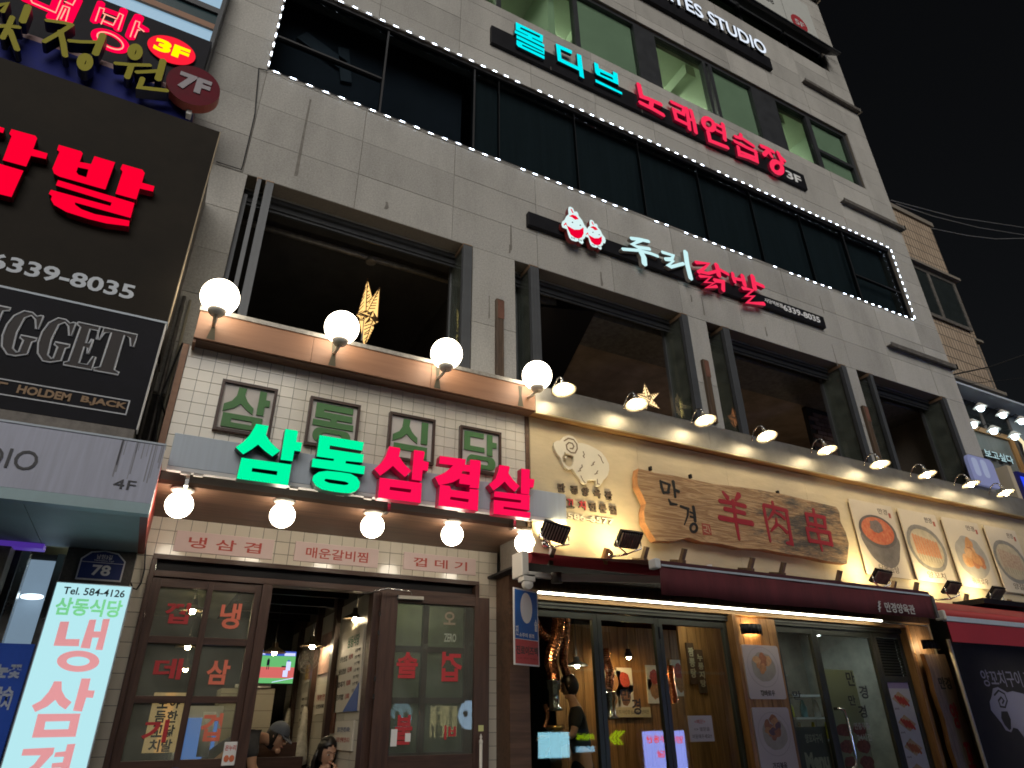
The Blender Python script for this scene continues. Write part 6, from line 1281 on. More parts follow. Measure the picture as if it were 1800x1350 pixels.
# skewer poster right of door
sk = thing('skewer_poster', 'white vertical poster with five pictures of skewers beside the louvre', 'poster', (8.35, .3, .9))
MB().box(x5+.06, 8.73, .296, .302, .3, 2.02).build('sheet', [mat('poster_white2', (.55, .53, .52), .5, noise=.03)], sk); MB().box(x5+.06, 8.73, .294, .2959, 1.95, 2.02).build('top_strip', [mat('poster_mauve', (.35, .28, .42), .5)], sk)
w5_ = 8.73-x5-.06; cx5 = (x5+.06+8.73)/2
for k, col in enumerate(((.5, .06, .03), (.45, .06, .03), (.45, .13, .05), (.5, .28, .08))):
    z = 1.83-.26*k
    shape('board_picture', [[(cx5-.17, z+.0), (cx5-.02, z+.085), (cx5+.17, z-.02), (cx5+.02, z-.1)]], .292, .0015, [mat('serving_board', (.5, .36, .2), .5, noise=.1)], sk)
    for i in range(4): mb = MB(); mb.stroke([(cx5-.1+.05*i, z+.03-.008*i), (cx5-.03+.05*i, z-.045-.008*i)], .035, .2905, .2915); mb.build('skewer_picture', [mat('skewer_c%d' % k, col, .5, noise=.35, nscale=40)], sk)
    text('lettering', '양꼬치', cx5-.16, cx5-.08, z-.12, z-.1, .2945, .001, [inkd], sk)
# window writing
def brush(s, pts, par, Y=.262, m_=None, bold=.02, nm='glass_lettering'):
    a = bp(pts[0], pts[1], Y); b = bp(pts[2], pts[3], Y); text(nm, s, a[0], b[0], b[1], a[1], Y, .001, [m_ or inkk], par, bold=bold)
brush('만', (1090, 1210, 1110, 1232), d1); brush('경', (1110, 1228, 1128, 1256), d1)
brush('만', (1485, 1180, 1505, 1206), d2); brush('경', (1508, 1205, 1528, 1228), d2); brush('만', (1490, 1222, 1506, 1240), d2); brush('경', (1507, 1240, 1526, 1262), d2)
cgm = mat('glass_print', (.45, .45, .38), .6); brush('연중무휴', (1500, 1270, 1530, 1282), d2, m_=cgm); brush('24시간', (1506, 1290, 1534, 1302), d2, m_=cgm)
brush('만', (1392, 1214, 1410, 1230), d2)
nt_ = thing('door_notice', 'white notice with red and black lettering taped inside the third folding leaf', 'notice', at(1232, 1278, .3)); a = bp(1208, 1258, .268); b = bp(1256, 1303, .268)
MB().box(a[0], b[0], .264, .269, b[1], a[1]).build('sheet', [mat('notice_white', (.6, .56, .6), .6)], nt_)
w_n = b[0]-a[0]; h_n = a[1]-b[1]
text('lettering', '<폐문>', a[0]+.25*w_n, b[0]-.3*w_n, a[1]-.32*h_n, a[1]-.15*h_n, .262, .001, [pinkred], nt_); text('lettering', '=> 옆문을', a[0]+.2*w_n, b[0]-.15*w_n, a[1]-.6*h_n, a[1]-.45*h_n, .262, .001, [inkd], nt_); text('lettering', '이용해주세요!!', a[0]+.1*w_n, b[0]-.1*w_n, a[1]-.88*h_n, a[1]-.72*h_n, .262, .001, [inkd], nt_)
# standing menu blackboard behind door
mbn = thing('menu_blackboard', 'grey menu blackboard standing behind the entrance glass', 'board', (6.8, .36, 0)); a = bp(1397, 1278, .36); b = bp(1444, 1278, .36)
MB().box(a[0], b[0]+.05, .35, .37, .9, a[1]).build('board', [mat('slate_grey', (.11, .115, .12), .7)], mbn); text('lettering', '양꼬치구이', a[0]+.12, b[0]-.04, a[1]-.16, a[1]-.07, .348, .001, [cgm], mbn, bold=.02); text('lettering', 'Menu', a[0]+.06, b[0]-.0, a[1]-.42, a[1]-.25, .348, .001, [cgm], mbn, bold=.05)
# two dish posters on the planks
for i, (x0, x1, z0, z1, s, d, kd) in enumerate(((5.86, 6.42, 1.815, 2.365, '꿔바로우', 'upper of two rounded dish posters under the wall lamp, glazed fried pork', 'fried'), (5.86, 6.41, 1.13, 1.735, '가지볶음', 'lower of two rounded dish posters, dark aubergine stir fry', 'aubergine'))):
    t = thing('dish_poster', d, 'poster', ((x0+x1)/2, .22, z0), 'rounded dish posters on the pine planks')
    shape('board', [stad(x0, x1, z0, z1, .03, 4)], .215, .018, [mat('poster_plate', (.52, .47, .47), .5, noise=.04), cream], t)
    shape('plate_ring', [circ((x0+x1)/2, (z0+z1)/2+.05, .235, .21, 28), circ((x0+x1)/2, (z0+z1)/2+.05, .226, .201, 28)], .2142, .0006, [mat('plate_rim_print', (.42, .38, .38), .5)], t)  # printed ring, a little darker than the board
    paint(t, (x0+x1)/2, (z0+z1)/2+.07, .36, .36, kd, .2138, 7+i)
    text('lettering', s, x0+.17, x1-.17, z0+.03, z0+.09, .212, .001, [inkd], t, bold=.03)
# wall sconces
for i, (px, py, x_, d) in enumerate(((1325, 1106, 6.1, 'above the upper dish poster'), (1640, 1133, 9.24, 'above the vertical wooden board'))):
    dY = 0 if i == 0 else -.12; a = bp(px, py, .18+dY); t = thing('wall_sconce', 'dark up and down wall lamp glowing on the pine planks '+d, 'lamp', (a[0], .18, a[1]), 'curved wall sconces')
    mb = MB(); P = [(a[0]+.16*math.cos(k*math.pi/8), .23+dY-.085*math.sin(k*math.pi/8)) for k in range(9)]
    for k in range(8):
        (xa_, ya_), (xb_, yb_) = P[k], P[k+1]; mb.quad((xa_, ya_, a[1]-.055), (xa_, ya_, a[1]+.055), (xb_, yb_, a[1]+.055), (xb_, yb_, a[1]-.055), 0, True)
    o = mb.build('shade', M['black'], t); m_ = o.modifiers.new('s', 'SOLIDIFY'); m_.thickness = .006
    mb = MB(); mb.box(a[0]-.1, a[0]+.1, .20+dY, .225+dY, a[1]-.03, a[1]+.03); mb.build('light_core', [glow('sconce_core', (1, .70, .34), 60)], t)
# vertical wooden board
vb_ = thing('vertical_plank', 'rough edged vertical wooden board with black and red brush letters beside the dark banner', 'sign', (9.2, .1, .6))
shape('plank', [[(8.93, 2.35), (9.08, 2.352), (9.38, 2.36), (9.40, 2.0), (9.37, 1.75), (9.42, 1.5), (9.40, 1.2), (9.44, .9), (9.40, .5), (8.97, .5), (8.99, .9), (8.95, 1.3), (8.98, 1.6), (8.94, 1.9), (8.96, 2.15)]], .1, .06, [mat('grey_plank', (.24, .17, .13), .7, noise=.35, nscale=6, stretch=(6, 1, .8), bump=.2), M['orange_wood']], vb_)
def vtx(s, p0, p1, m_): a = bp(*p0, .095); b = bp(*p1, .095); text('brush_letter', s, a[0], b[0], min(a[1], b[1]), max(a[1], b[1]), .095, .004, [m_], vb_, bold=.03)
vtx('만경', (1648, 1190), (1675, 1212), inkk); vtx('양', (1667, 1235), (1692, 1281), plr); vtx('꼬', (1692, 1305), (1718, 1352), plr)
# dark banner with sheep
nb2 = thing('dark_banner', 'charcoal banner with a pale sheep drawing at the lower right', 'banner', (10.5, -.1, .6))
MB().box(9.22, 11.9, -.1, -.08, .4, 2.52).build('sheet', [mat('charcoal', (.035, .03, .027), .75, noise=.3, nscale=4)], nb2); MB().box(9.2, 9.225, -.11, -.075, .4, 2.52).build('edge_rail', M['lampwhite'], nb2)
bw_ = mat('banner_pale', (.33, .31, .37), .7); z9 = (1600, 1030); s9 = 4.22
ZB = lambda l: world(zz(l, z9, s9), -.104)
shape('sheep_drawing', [ZB([(590, 860), (605, 820), (615, 760), (650, 750), (695, 775), (720, 790), (760, 780), (840, 800), (900, 900), (900, 1100), (850, 1130), (830, 1100), (800, 1060), (765, 1050), (750, 1085), (710, 1070), (680, 1020), (640, 970), (600, 920)])], -.104, .003, [bw_], nb2)
shape('sheep_face', [ZB([(675, 930), (720, 930), (745, 990), (748, 1060), (735, 1070), (700, 1030), (675, 980)])], -.1055, .001, [MC['charcoal']], nb2)
strokes('horn_line', [([(625, 810), (655, 775), (700, 800), (720, 850), (705, 900), (670, 895), (655, 850), (675, 825), (695, 850), (685, 870)], 9)], -.1055, .001, [MC['charcoal']], nb2, px=(1600, 1030, s9))
a = ZB([(550, 745)])[0]; b = ZB([(850, 660)])[0]; text('lettering', '양꼬치구이 전문점', a[0], b[0]+.5, a[1]+.0, a[1]+.2, -.104, .001, [bw_], nb2, bold=.01)
# blue projecting sign with red foot
bs2 = thing('blade_sign', 'blue and red printed blade sign hanging on the brown corner column', 'sign', (2.9, -.15, 2.07)); 
A_ = Vector((2.79, -.2, 0)); B_ = Vector((3.04, -.2, 0)); 
c1 = bp(903, 1034, -.28); c2 = bp(944, 1019, -.14); z00 = bp(903, 1168, -.28)[1]; z01 = c1[1]
P0 = Vector((c1[0], -.28, 0)); P1 = Vector((c2[0], -.14, 0)); xd = (P1-P0); wb_ = xd.length; xd = xd/wb_; nn = xd.cross(Vector((0, 0, 1)))
def bls_(u0, u1, z0, z1, d0, d1, nm, m_):
    mb = MB(); mb.obox(P0+xd*(u0+u1)/2+nn*(d0+d1)/2+Vector((0, 0, (z0+z1)/2)), xd*(u1-u0)/2, nn*(d1-d0)/2, (0, 0, (z1-z0)/2)); return mb.build(nm, m_, bs2)
bls_(0, wb_, z00, z01+.01, -.012, 0, 'board', M['white']); zm = z00+(z01-z00)*.33
bls_(.012, wb_-.012, zm+.006, z01-.002, .0005, .0015, 'blue_print', mat('print_blue', (.02, .12, .42), .5)); bls_(.012, wb_-.012, z00+.012, zm, .0005, .0015, 'red_print', mat('print_coral', (.55, .08, .08), .5))
frm = (P0, xd, Vector((0, 0, 1)))
def bt(s, u0, u1, z0, z1, m_, d=-.003): text('lettering', s, u0, u1, z0, z1, d, .001, [m_], bs2, bold=.03, frame=frm)
zc_ = (zm+z01)/2+.06; cc_ = [(P0+xd*(wb_/2+.085*math.cos(t))+nn*.0022+Vector((0, 0, zc_+.13*math.sin(t)))) for t in [k*math.pi/12 for k in range(24)]]
mb = MB(); mb.v = [tuple(v) for v in cc_]; mb.f = [tuple(range(24))]; mb.m = [0]; mb.smooth = [False]; mb.build('white_oval', M['white'], bs2)
bt('진', .02, .055, zm+.03, zm+.11, M['white']); bt('술', wb_-.06, wb_-.02, zm+.08, zm+.18, M['white']); bt('소주의 원조', .065, wb_-.065, zm+.02, zm+.055, M['white'])
bt('진로이즈백', .02, wb_-.02, zm-.12, zm-.05, inkd); bt('소주 한잔 하세요', .03, wb_-.03, zm-.155, zm-.14, inkr)

# ------------------------------------------------------------------ shop two interior
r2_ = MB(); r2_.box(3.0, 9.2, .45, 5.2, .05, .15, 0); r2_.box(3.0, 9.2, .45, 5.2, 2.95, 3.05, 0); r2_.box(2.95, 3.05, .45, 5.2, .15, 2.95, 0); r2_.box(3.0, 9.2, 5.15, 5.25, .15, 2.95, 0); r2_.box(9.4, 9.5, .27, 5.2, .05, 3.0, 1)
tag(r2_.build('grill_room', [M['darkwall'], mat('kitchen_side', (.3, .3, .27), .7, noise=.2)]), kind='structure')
w2 = thing('plank_wall', 'warm lit wall of vertical pine planks inside the grill restaurant', 'wall', (5.6, 3, .15))
for i in range(15): MB().box(4.75+.15*i, 4.75+.15*i+.145, 2.4, 2.43, .15, 2.8).build('plank', M['orange_wood'], w2, bevel=.004)
w3 = thing('inner_plank_post', 'pine plank partition with two vertical brush letter boards behind the third leaf', 'partition', (6.3, 1.0, .15))
for i in range(5): MB().box(5.62+.14*i, 5.755+.14*i, .95, .98, .15, 2.75).build('plank', M['orange_wood'], w3, bevel=.003)
ivm = mat('ivory_letter', (.6, .55, .4), .5)
for s, p0, p1 in (('짬뽕탕', (1212, 1138), (1219, 1194)), ('누룽지탕', (1228, 1150), (1237, 1210))):
    a = bp(*p0, .93); b = bp(*p1, .93); x0 = a[0]; z1_, z0_ = a[1], b[1]
    MB().box(x0-.05, x0+.06, .925, .949, z0_-.05, z1_+.05).build('letter_board', M['dark_wood'], w3)
    n = len(s)
    for k, ch in enumerate(s): hh_ = (z1_-z0_)/n; text('brush_letter', ch, x0-.035, x0+.045, z1_-hh_*(k+1)+.015, z1_-hh_*k, .92, .004, [ivm], w3, bold=.03)
for i, (p0, d) in enumerate((((1098, 1195), 'lobster picture card high on the pine wall'), ((1078, 1200), 'picture card left of the lobster card'), ((1076, 1230), 'picture card left of the stir fry card'), ((1150, 1190), 'round plate picture on the pine wall, upper'), ((1152, 1215), 'round plate picture on the pine wall, lower'), ((1100, 1226), 'stir fry picture card below the lobster card'), ((1193, 1180), 'picture card near the third leaf, upper'), ((1196, 1203), 'picture card near the third leaf, lower'))):
    Yq = 2.37; a = bp(*p0, Yq); t = thing('picture_card', d, 'picture', (a[0], Yq, a[1]-.1), 'picture cards on the pine wall')
    MB().box(a[0]-.13, a[0]+.13, Yq, Yq+.02, a[1]-.15, a[1]+.15).build('card', [M['white']], t); shape('printed_dish', [blob(a[0], a[1], .085, .1, i+4)], Yq-.002, .0015, [mat('dish_print%d' % (i % 3), [(.4, .06, .04), (.4, .2, .08), (.22, .12, .07)][i % 3], .5, noise=.4, nscale=30)], t)
a = bp(1110, 1252, 2.36); t = thing('notice_strip', 'long cream notice strip under the picture cards', 'sign', (a[0], 2.36, a[1])); MB().box(a[0]-.32, a[0]+.32, 2.36, 2.38, a[1]-.06, a[1]+.06).build('strip', [mat('cream_strip', (.62, .55, .38), .5)], t); text('lettering', '양꼬치 어린양 (Lamb) 1년미만', a[0]-.29, a[0]+.29, a[1]-.03, a[1]+.03, 2.358, .001, [inkd], t)
# copper ducts
def duct(pts_, r, label, Y):
    P = [Vector((*[bp(x, y, Yy)[0]], Yy, bp(x, y, Yy)[1])) for x, y, Yy in pts_]
    # smooth and corrugate
    path = []
    for i in range(len(P)-1):
        for k in range(14):
            t = k/14; p_ = P[max(i-1, 0)]; n_ = P[min(i+2, len(P)-1)]
            q = .5*((2*P[i])+(-p_+P[i+1])*t+(2*p_-5*P[i]+4*P[i+1]-n_)*t*t+(-p_+3*P[i]-3*P[i+1]+n_)*t**3); path.append(q)
    path.append(P[-1]); mb = MB(); mb.tube(path, [r*(1+.07*(i % 2)) for i in range(len(path))], 14, sm=False); return tag(mb.build('copper_duct', [M['copper']]), label, 'duct', 'copper extraction ducts')
duct([(983, 1060, 1.2), (982, 1090, 1.2), (978, 1120, 1.2), (968, 1160, 1.2), (972, 1185, 1.2), (974, 1200, 1.2)], .07, 'fat shiny corrugated copper duct dropping behind the first leaf', 1.2)
duct([(930, 1075, 1.7), (950, 1110, 1.7), (975, 1120, 1.7), (985, 1100, 1.7)], .06, 'copper duct sweeping in from the left edge of the first leaf', 1.7)
duct([(1000, 1062, 1.5), (994, 1120, 1.5), (990, 1160, 1.5), (998, 1190, 1.5)], .045, 'thin copper duct hanging right of the fat one', 1.5)
duct([(1062, 1140, 1.9), (1066, 1162, 1.9), (1072, 1184, 1.9), (1070, 1210, 1.9)], .055, 'brown copper duct behind the second leaf', 1.9)
duct([(1178, 1170, 1.6), (1180, 1200, 1.6), (1186, 1236, 1.6)], .05, 'copper duct seen through the third leaf', 1.6)
duct([(958, 1238, 1.2), (962, 1258, 1.2), (957, 1278, 1.2)], .02, 'slim bent copper tube beside the brass fitting', 1.2)
for i, (x, y, yy, d) in enumerate(((973, 1205, 1.2, 'ribbed chrome collar under the fat copper duct'), (1072, 1225, 1.9, 'chrome collar behind the second leaf'))):
    a = at(x, y, yy); mb = MB(); mb.lathe([(0, .06), (.075, .06), (.085, .04), (.07, .03), (.085, .01), (.07, 0), (.08, -.03), (.06, -.05), (.06, -.2), (.1, -.24), (0, -.25)], a, (0, 0, 1), 20); tag(mb.build('duct_collar', [M['chrome']]), d, 'duct fitting', 'chrome duct fittings')
mb = MB(); mb.lathe([(0, 0), (.09, 0), (.1, -.03), (.06, -.06), (.06, -.5), (0, -.5)], at(975, 1275, 1.2), (0, 0, 1), 20); tag(mb.build('brass_fitting', [mat('brass', (.6, .38, .14), .3, metal=1)]), 'brass grill hood fitting at the foot of the copper duct', 'fitting')
pendant(at(1014, 1170, 1.9), 'flat white pendant lamp glowing behind the first leaf', (1, .95, .8), 200, .14, 2.95, M['white'], 'enamel lamps of the grill restaurant')
pendant(at(1105, 1155, 2.0), 'spot lamp hidden behind the middle stile washing the pine wall', (1, .62, .26), 420, .06, 2.95, M['black'], 'enamel lamps of the grill restaurant')
pendant((5.6, .62, 2.72), 'small lamp above the brush letter boards behind the third leaf', (1, .7, .38), 200, .05, 2.95, M['black'], 'enamel lamps of the grill restaurant')
pendant((8.3, 1.2, 2.66), 'cool lamp inside the entrance of the grill restaurant', (.85, .95, 1), 650, .1, 2.95, M['white'], 'enamel lamps of the grill restaurant')
pendant((3.75, .75, 2.75), 'small warm lamp shining on the copper ducts from above', (1, .66, .34), 450, .05, 2.95, M['black'], 'enamel lamps of the grill restaurant')  # unseen lamp added for the glints on the ducts
tag(MB().box(3.06, 9.1, 1.0, 1.08, 2.78, 2.94).build('ceiling_beam', M['black']), 'black steel beam under the ceiling of the grill restaurant', 'beam')
# counter things behind entrance door
a = bp(1430, 1240, 1.6); sh = thing('drink_shelf', 'lit steel shelf with bottles and bags behind the entrance glass', 'shelf', (a[0], 1.6, .15))
for z in (1.35, 1.62, 1.9): MB().box(a[0]-.5, a[0]+.45, 1.5, 1.85, z, z+.025).build('shelf_board', [mat('cool_steel', (.5, .55, .6), .4, metal=.4)], sh)
for i in range(7):
    x = a[0]-.45+.13*i; c_ = [(.6, .6, .1), (.55, .55, .55), (.2, .4, .5), (.6, .5, .05), (.5, .5, .5), (.6, .6, .08), (.35, .4, .4)][i]
    mb = MB(); mb.lathe([(0, 0), (.045, 0), (.047, .12), (.02, .17), (.018, .21), (0, .21)], (x, 1.62, 1.375 if i % 2 else 1.646), (0, 0, 1), 14); tag(mb.build('bottle', [mat('bottle%d' % i, c_, .3)]), '%s bottle standing on the lit shelf behind the entrance glass' % ('yellow', 'clear white', 'blue grey', 'amber yellow', 'pale grey', 'bright yellow', 'dull grey')[i], 'bottle', 'bottles on the lit shelf')
tag(MB().box(7.05, 9.3, 2.3, 2.35, .2, 2.9).build('kitchen_partition', [mat('kitchen_wall', (.22, .2, .17), .6, noise=.3, nscale=3)]), 'dull tiled partition behind the entrance door', 'partition')
mn = thing('meat_menu_poster', 'large pale poster with brush name and photos of meat behind the door handle', 'poster', at(1505, 1250, .36)); a = bp(1460, 1185, .36); b = bp(1534, 1350, .36)
x0, x1 = X(1471, 1250), X(1524, 1250); MB().box(x0, x1+.02, .36, .365, .9, 2.15).build('sheet', [mat('olive_paper', (.36, .36, .24), .6)], mn)
for k in range(6): shape('meat_photo', [blob(x0+.15+.28*(k % 2), 1.5-.17*(k//2), .12, .07, k+30)], .357, .001, [mat('raw_meat', (.28, .08, .07), .5, noise=.5, nscale=30)], mn)
# ------------------------------------------------------------------ right neighbour
rb = thing('brown_tile_building', 'stepped brown tiled building with dim windows against the night sky', 'building', (16, 3, 0))
def tilemat():
    m = bpy.data.materials.new('small_brown_tiles'); m.use_nodes = True; nt = m.node_tree; L = nt.links.new; b = nt.nodes['Principled BSDF']; b.inputs['Roughness'].default_value = .6
    tc = N(nt, 'ShaderNodeTexCoord'); sp = N(nt, 'ShaderNodeSeparateXYZ'); L(tc.outputs['Object'], sp.inputs[0]); ad = N(nt, 'ShaderNodeMath', operation='ADD'); L(sp.outputs[0], ad.inputs[0]); L(sp.outputs[1], ad.inputs[1]); cb = N(nt, 'ShaderNodeCombineXYZ'); L(ad.outputs[0], cb.inputs[0]); L(sp.outputs[2], cb.inputs[1])
    br = N(nt, 'ShaderNodeTexBrick'); br.offset = 0; br.inputs['Color1'].default_value = (.36, .27, .19, 1); br.inputs['Color2'].default_value = (.44, .34, .245, 1); br.inputs['Mortar'].default_value = (.10, .08, .06, 1)
    br.inputs['Scale'].default_value = 1; br.inputs['Brick Width'].default_value = .10; br.inputs['Row Height'].default_value = .26; br.inputs['Mortar Size'].default_value = .012; L(cb.outputs[0], br.inputs['Vector'])
    L(br.outputs[0], b.inputs['Base Color']); bm_ = N(nt, 'ShaderNodeBump'); bm_.inputs['Strength'].default_value = .6; bm_.inputs['Distance'].default_value = .01; bm_.invert = True; L(br.outputs['Fac'], bm_.inputs['Height']); L(bm_.outputs[0], b.inputs['Normal']); return m
tmm = tilemat()
bays = [(12.3, 14.42, .5, 11.9), (13.5, 17.9, 1.9, 12.35), (15, 20.2, 3.9, 13.0)]
for i, (x0, x1, y, zt) in enumerate(bays):
    MB().box(x0, x1, y, y+1.95 if i < 2 else y+8, 0, zt).build('wall_block', [tmm], rb)
    MB().box(x0, x1+.05, y-.05, y+.4, zt, zt+.12).build('parapet_cap', M['stone_core'], rb)
for i, (p0, p1, y, z0, z1) in enumerate(((12.4, 14.35, .46, 8.95, 10.25), (12.4, 14.35, .46, 5.9, 7.4), (14.5, 17.7, 1.86, 9.0, 10.3), (14.5, 17.7, 1.86, 5.9, 7.4), (18.0, 20.1, 3.86, 9.2, 10.6))):
    w_ = thing('w', None, None); bpy.data.objects.remove(w_)
    f = MB(); f.box(p0, p1, y-.02, y+.0, z1-.08, z1); f.box(p0, p1, y-.02, y+.0, z0, z0+.08)
    for x in (p0+.04, (p0+p1)/2, p1-.04): f.box(x-.05, x+.05, y-.018, y+.0, z0+.08, z1-.08)
    o = f.build('window', M['dirtymetal'], rb); MB().box(p0+.05, p1-.05, y-.006, y-.002, z0+.08, z1-.08).build('pane', [mat('night_pane', (.02, .025, .025), .08, noise=.2)], o)
    MB().box(p0-.1, p1+.1, y-.12, y, z1+.002, z1+.07).build('window_hood', M['stone_core'], rb)
# shop three sign area, cool lamps
gx = thing('cool_lit_sign', 'blue white lit shop sign with pale brush letters beyond the corner of the stone building', 'sign', (13, -.2, 4.5))
RY = -.3
def rq(px, py, Y=RY): return bp(px, py, Y)
x0 = 12.0
MB().box(x0, 16, .48, .9, 6.48, 7.04).build('cool_fascia', [mat('cool_grey', (.28, .34, .36), .5, noise=.1, nscale=3)], gx)
MB().box(x0, 16, .1, .48, 7.05, 7.09).build('ledge', M['alu'], gx)
zt1 = bp(1745, 765, .36)[1]
MB().box(x0, 13.9, .4, .5, 4.0, zt1).build('grey_board', [mat('grey_plank_board', (.16, .17, .15), .6, noise=.2, nscale=3, stretch=(6, 1, .6))], gx)
MB().box(x0, 13.9, .36, .5, zt1, zt1+.1).build('top_beam', M['orange_wood_x'], gx); MB().box(13.9, 14.05, .36, .5, 3.8, zt1+.1).build('side_beam', M['orange_wood'], gx)
a = bp(1728, 788, .33); b = bp(1782, 812, .33); text('lit_letter', '보고싶다', a[0], b[0], b[1]-.05, a[1], .33, .05, [glow('ice_letter', (.55, .8, .85), .75), M['dirtymetal']], gx, bold=.02)
a = bp(1736, 815, .37); text('lettering', '고', a[0], a[0]+.2, a[1]-.25, a[1]-.05, .37, .03, [mat('plain_letter', (.5, .5, .45), .5)], gx); text('lettering', '고', a[0]+.1, a[0]+.3, a[1]-.62, a[1]-.42, .37, .03, [MC['plain_letter']], gx)
a = bp(1790, 772, .3); strokes('lit_letter', [([(a[0], a[1]+.1), (a[0]+.2, a[1]-.05), (a[0]+.15, a[1]-.25)], .05)], .3, .04, [glow('cream_letter', (1, .85, .5), 1)], gx)
bb = thing('blue_light_box', 'vivid blue lit box sign at the right edge of the picture', 'sign', (13.9, -.4, 3.5)); a = bp(1786, 828, -.35); b = bp(1800, 905, -.35)
MB().box(a[0], a[0]+1.2, -.35, -.2, b[1]-.3, a[1]).build('case', [mat('box_navy', (.02, .02, .2), .4)], bb); MB().box(a[0]+.06, a[0]+1.14, -.356, -.351, b[1]-.2, a[1]-.08).build('lit_face', [glow('vivid_blue', (.03, .07, 1), 1.0)], bb); MB().box(a[0]+.2, a[0]+1.14, -.36, -.357, a[1]-.45, a[1]-.2).build('pale_band', [glow('pale_blue_band', (.3, .65, .75), .8)], bb)
mb = MB(); mb.box(a[0]-.12, a[0]-.0, -.3, -.1, b[1]-.3, a[1]+.1); mb.build('curved_edge', [mat('cream_edge', (.6, .5, .34), .5)], bb)
pb = thing('lilac_sign', 'lilac rounded sign panel with a pale bottle shape behind the last window leaf', 'sign', (12, -.25, 4.5)); a = bp(1697, 797, -.2); b = bp(1747, 857, -.2)
shape('panel', [stad(a[0]-.0, a[0]+.72, b[1]-.0, a[1], .1, 5)], -.2, .05, [mat('lilac', (.26, .28, .48), .5, emis=(.3, .34, .62), estr=.25)], pb)
for k in range(2): shape('bottle_shape', [stad(a[0]+.1+.24*k, a[0]+.26+.24*k, b[1]+.15, a[1]-.04, .06, 4)], -.203, .002, [mat('pale_lilac', (.4, .45, .6), .5, emis=(.4, .46, .7), estr=.3)], pb)
for i, (x, y, d) in enumerate(((1724, 718, 'upper row, left'), (1763, 730, 'upper row, middle'), (1796, 741, 'upper row at the edge'), (1711, 747, 'lower row, nearest the stone corner'), (1747, 758, 'lower row, middle'), (1784, 768, 'lower row, right'))):
    a = bp(x, y, .12); t = thing('cool_spot_lamp', 'cool white bullet lamp above the brush letter sign, '+d, 'lamp', (a[0], .12, a[1]), 'cool white lamps beyond the stone corner')
    mb = MB(); mb.sphere((a[0], .12, a[1]), .06, 18, 12); mb.build('bulb', [glow('cool_bulb', (.72, .92, 1), 7)], t)
    mb = MB(); mb.lathe([(.03, .09), (.06, .06), (.12, .0), (.118, -.004), (.06, .05)], (a[0], .12, a[1]+.02), (0, 0, 1), 20); mb.build('shade', [M['lampwhite']], t)
    mb = MB(); mb.tube([(a[0], .12, a[1]+.1), (a[0], .17, a[1]+.17), (a[0], .3, a[1]+.16), (a[0], .42, a[1]+.1)], .008, 6); mb.build('arm', M['rubber'], t)
# overhead wires
W_ = [([(1566, 352), (1680, 382), (1800, 400)], 'upper thin wire'), ([(1575, 358), (1640, 380), (1720, 400), (1800, 413)], 'second thin wire'), ([(1636, 401), (1700, 414), (1750, 420), (1800, 419)], 'pale wire leaving the tiled parapet'), ([(1668, 660), (1740, 645), (1800, 624)], 'thick dark cable crossing the brown tiles'), ([(1675, 676), (1730, 672), (1800, 664)], 'thin cable under the thick one')]
for i, (pts, d) in enumerate(W_):
    Ys_ = .2 if i > 2 else -1.5; P = []
    for k in range(len(pts)-1):
        for j in range(6): f = j/6; P.append((pts[k][0]+(pts[k+1][0]-pts[k][0])*f, pts[k][1]+(pts[k+1][1]-pts[k][1])*f))
    P.append(pts[-1]); P.append((pts[-1][0]+150, pts[-1][1]+(-20 if i > 2 else 10)))
    mb = MB(); mb.tube([(bp(x, y, Ys_)[0], Ys_, bp(x, y, Ys_)[1]) for x, y in P], .006 if i != 3 else .014, 6)
    tag(mb.build('overhead_wire', [M['rubber'] if i > 2 else mat('pale_wire', (.2, .2, .2), .5)]), d+' at the upper right', 'wire')
# ------------------------------------------------------------------ across the street: what the glass mirrors
ob = MB(); ob.box(-25, 25, -24, -16, 0, 9); tag(ob.build('opposite_building', [mat('opposite_wall', (.1, .1, .1), .8, noise=.3)]), 'plain dark building across the street behind the viewer', 'building')
def mirror_sign(p0, p1, Yg, dist, face, st, name, label, txt=None, tcol=None, vert=False):
    Yv = Yg+dist; a = bp(*p0, Yv); b = bp(*p1, Yv); Yr = Yg-dist; x0, x1 = sorted((a[0], b[0])); z0, z1 = sorted((a[1], b[1]))
    t = thing(name, label, 'sign', ((x0+x1)/2, Yr, z0))
    MB().box(x0, x1, Yr-.1, Yr, z0, z1).build('case', M['black'], t); MB().box(x0+.02, x1-.02, Yr+.001, Yr+.003, z0+.02, z1-.02).build('lit_face', [glow(name+'_face', face, st)], t)
    for (s, u0, u1, v0, v1) in (txt or []):
        X0 = x0+(x1-x0)*u0; X1 = x0+(x1-x0)*u1; Z0 = z0+(z1-z0)*v0; Z1 = z0+(z1-z0)*v1
        text('lettering', s, -X1, -X0, Z0, Z1, 0, .004, [tcol], t, bold=.03, frame=(Vector((0, Yr+.006, 0)), Vector((-1, 0, 0)), Vector((0, 0, 1))))
dk = mat('sign_dark', (.02, .02, .02), .5)
yg = glow('parking_yellow', (.6, 1, .0), 6)
mirror_sign((944, 1286), (1003, 1333), .29, 9, (.35, .75, .9), 13, 'pale_blue_screen', 'large pale blue lit board across the street')
mirror_sign((1011, 1280), (1046, 1309), .29, 9, (.03, .05, .08), 1, 'parking_sign', 'dark parking sign with yellow green letters across the street', [('PARKING', .05, .95, .3, .65)], yg)
mirror_sign((1011, 1311), (1047, 1323), .29, 9, (.3, .6, .8), 9, 'small_screen', 'small pale lit strip sign across the street')
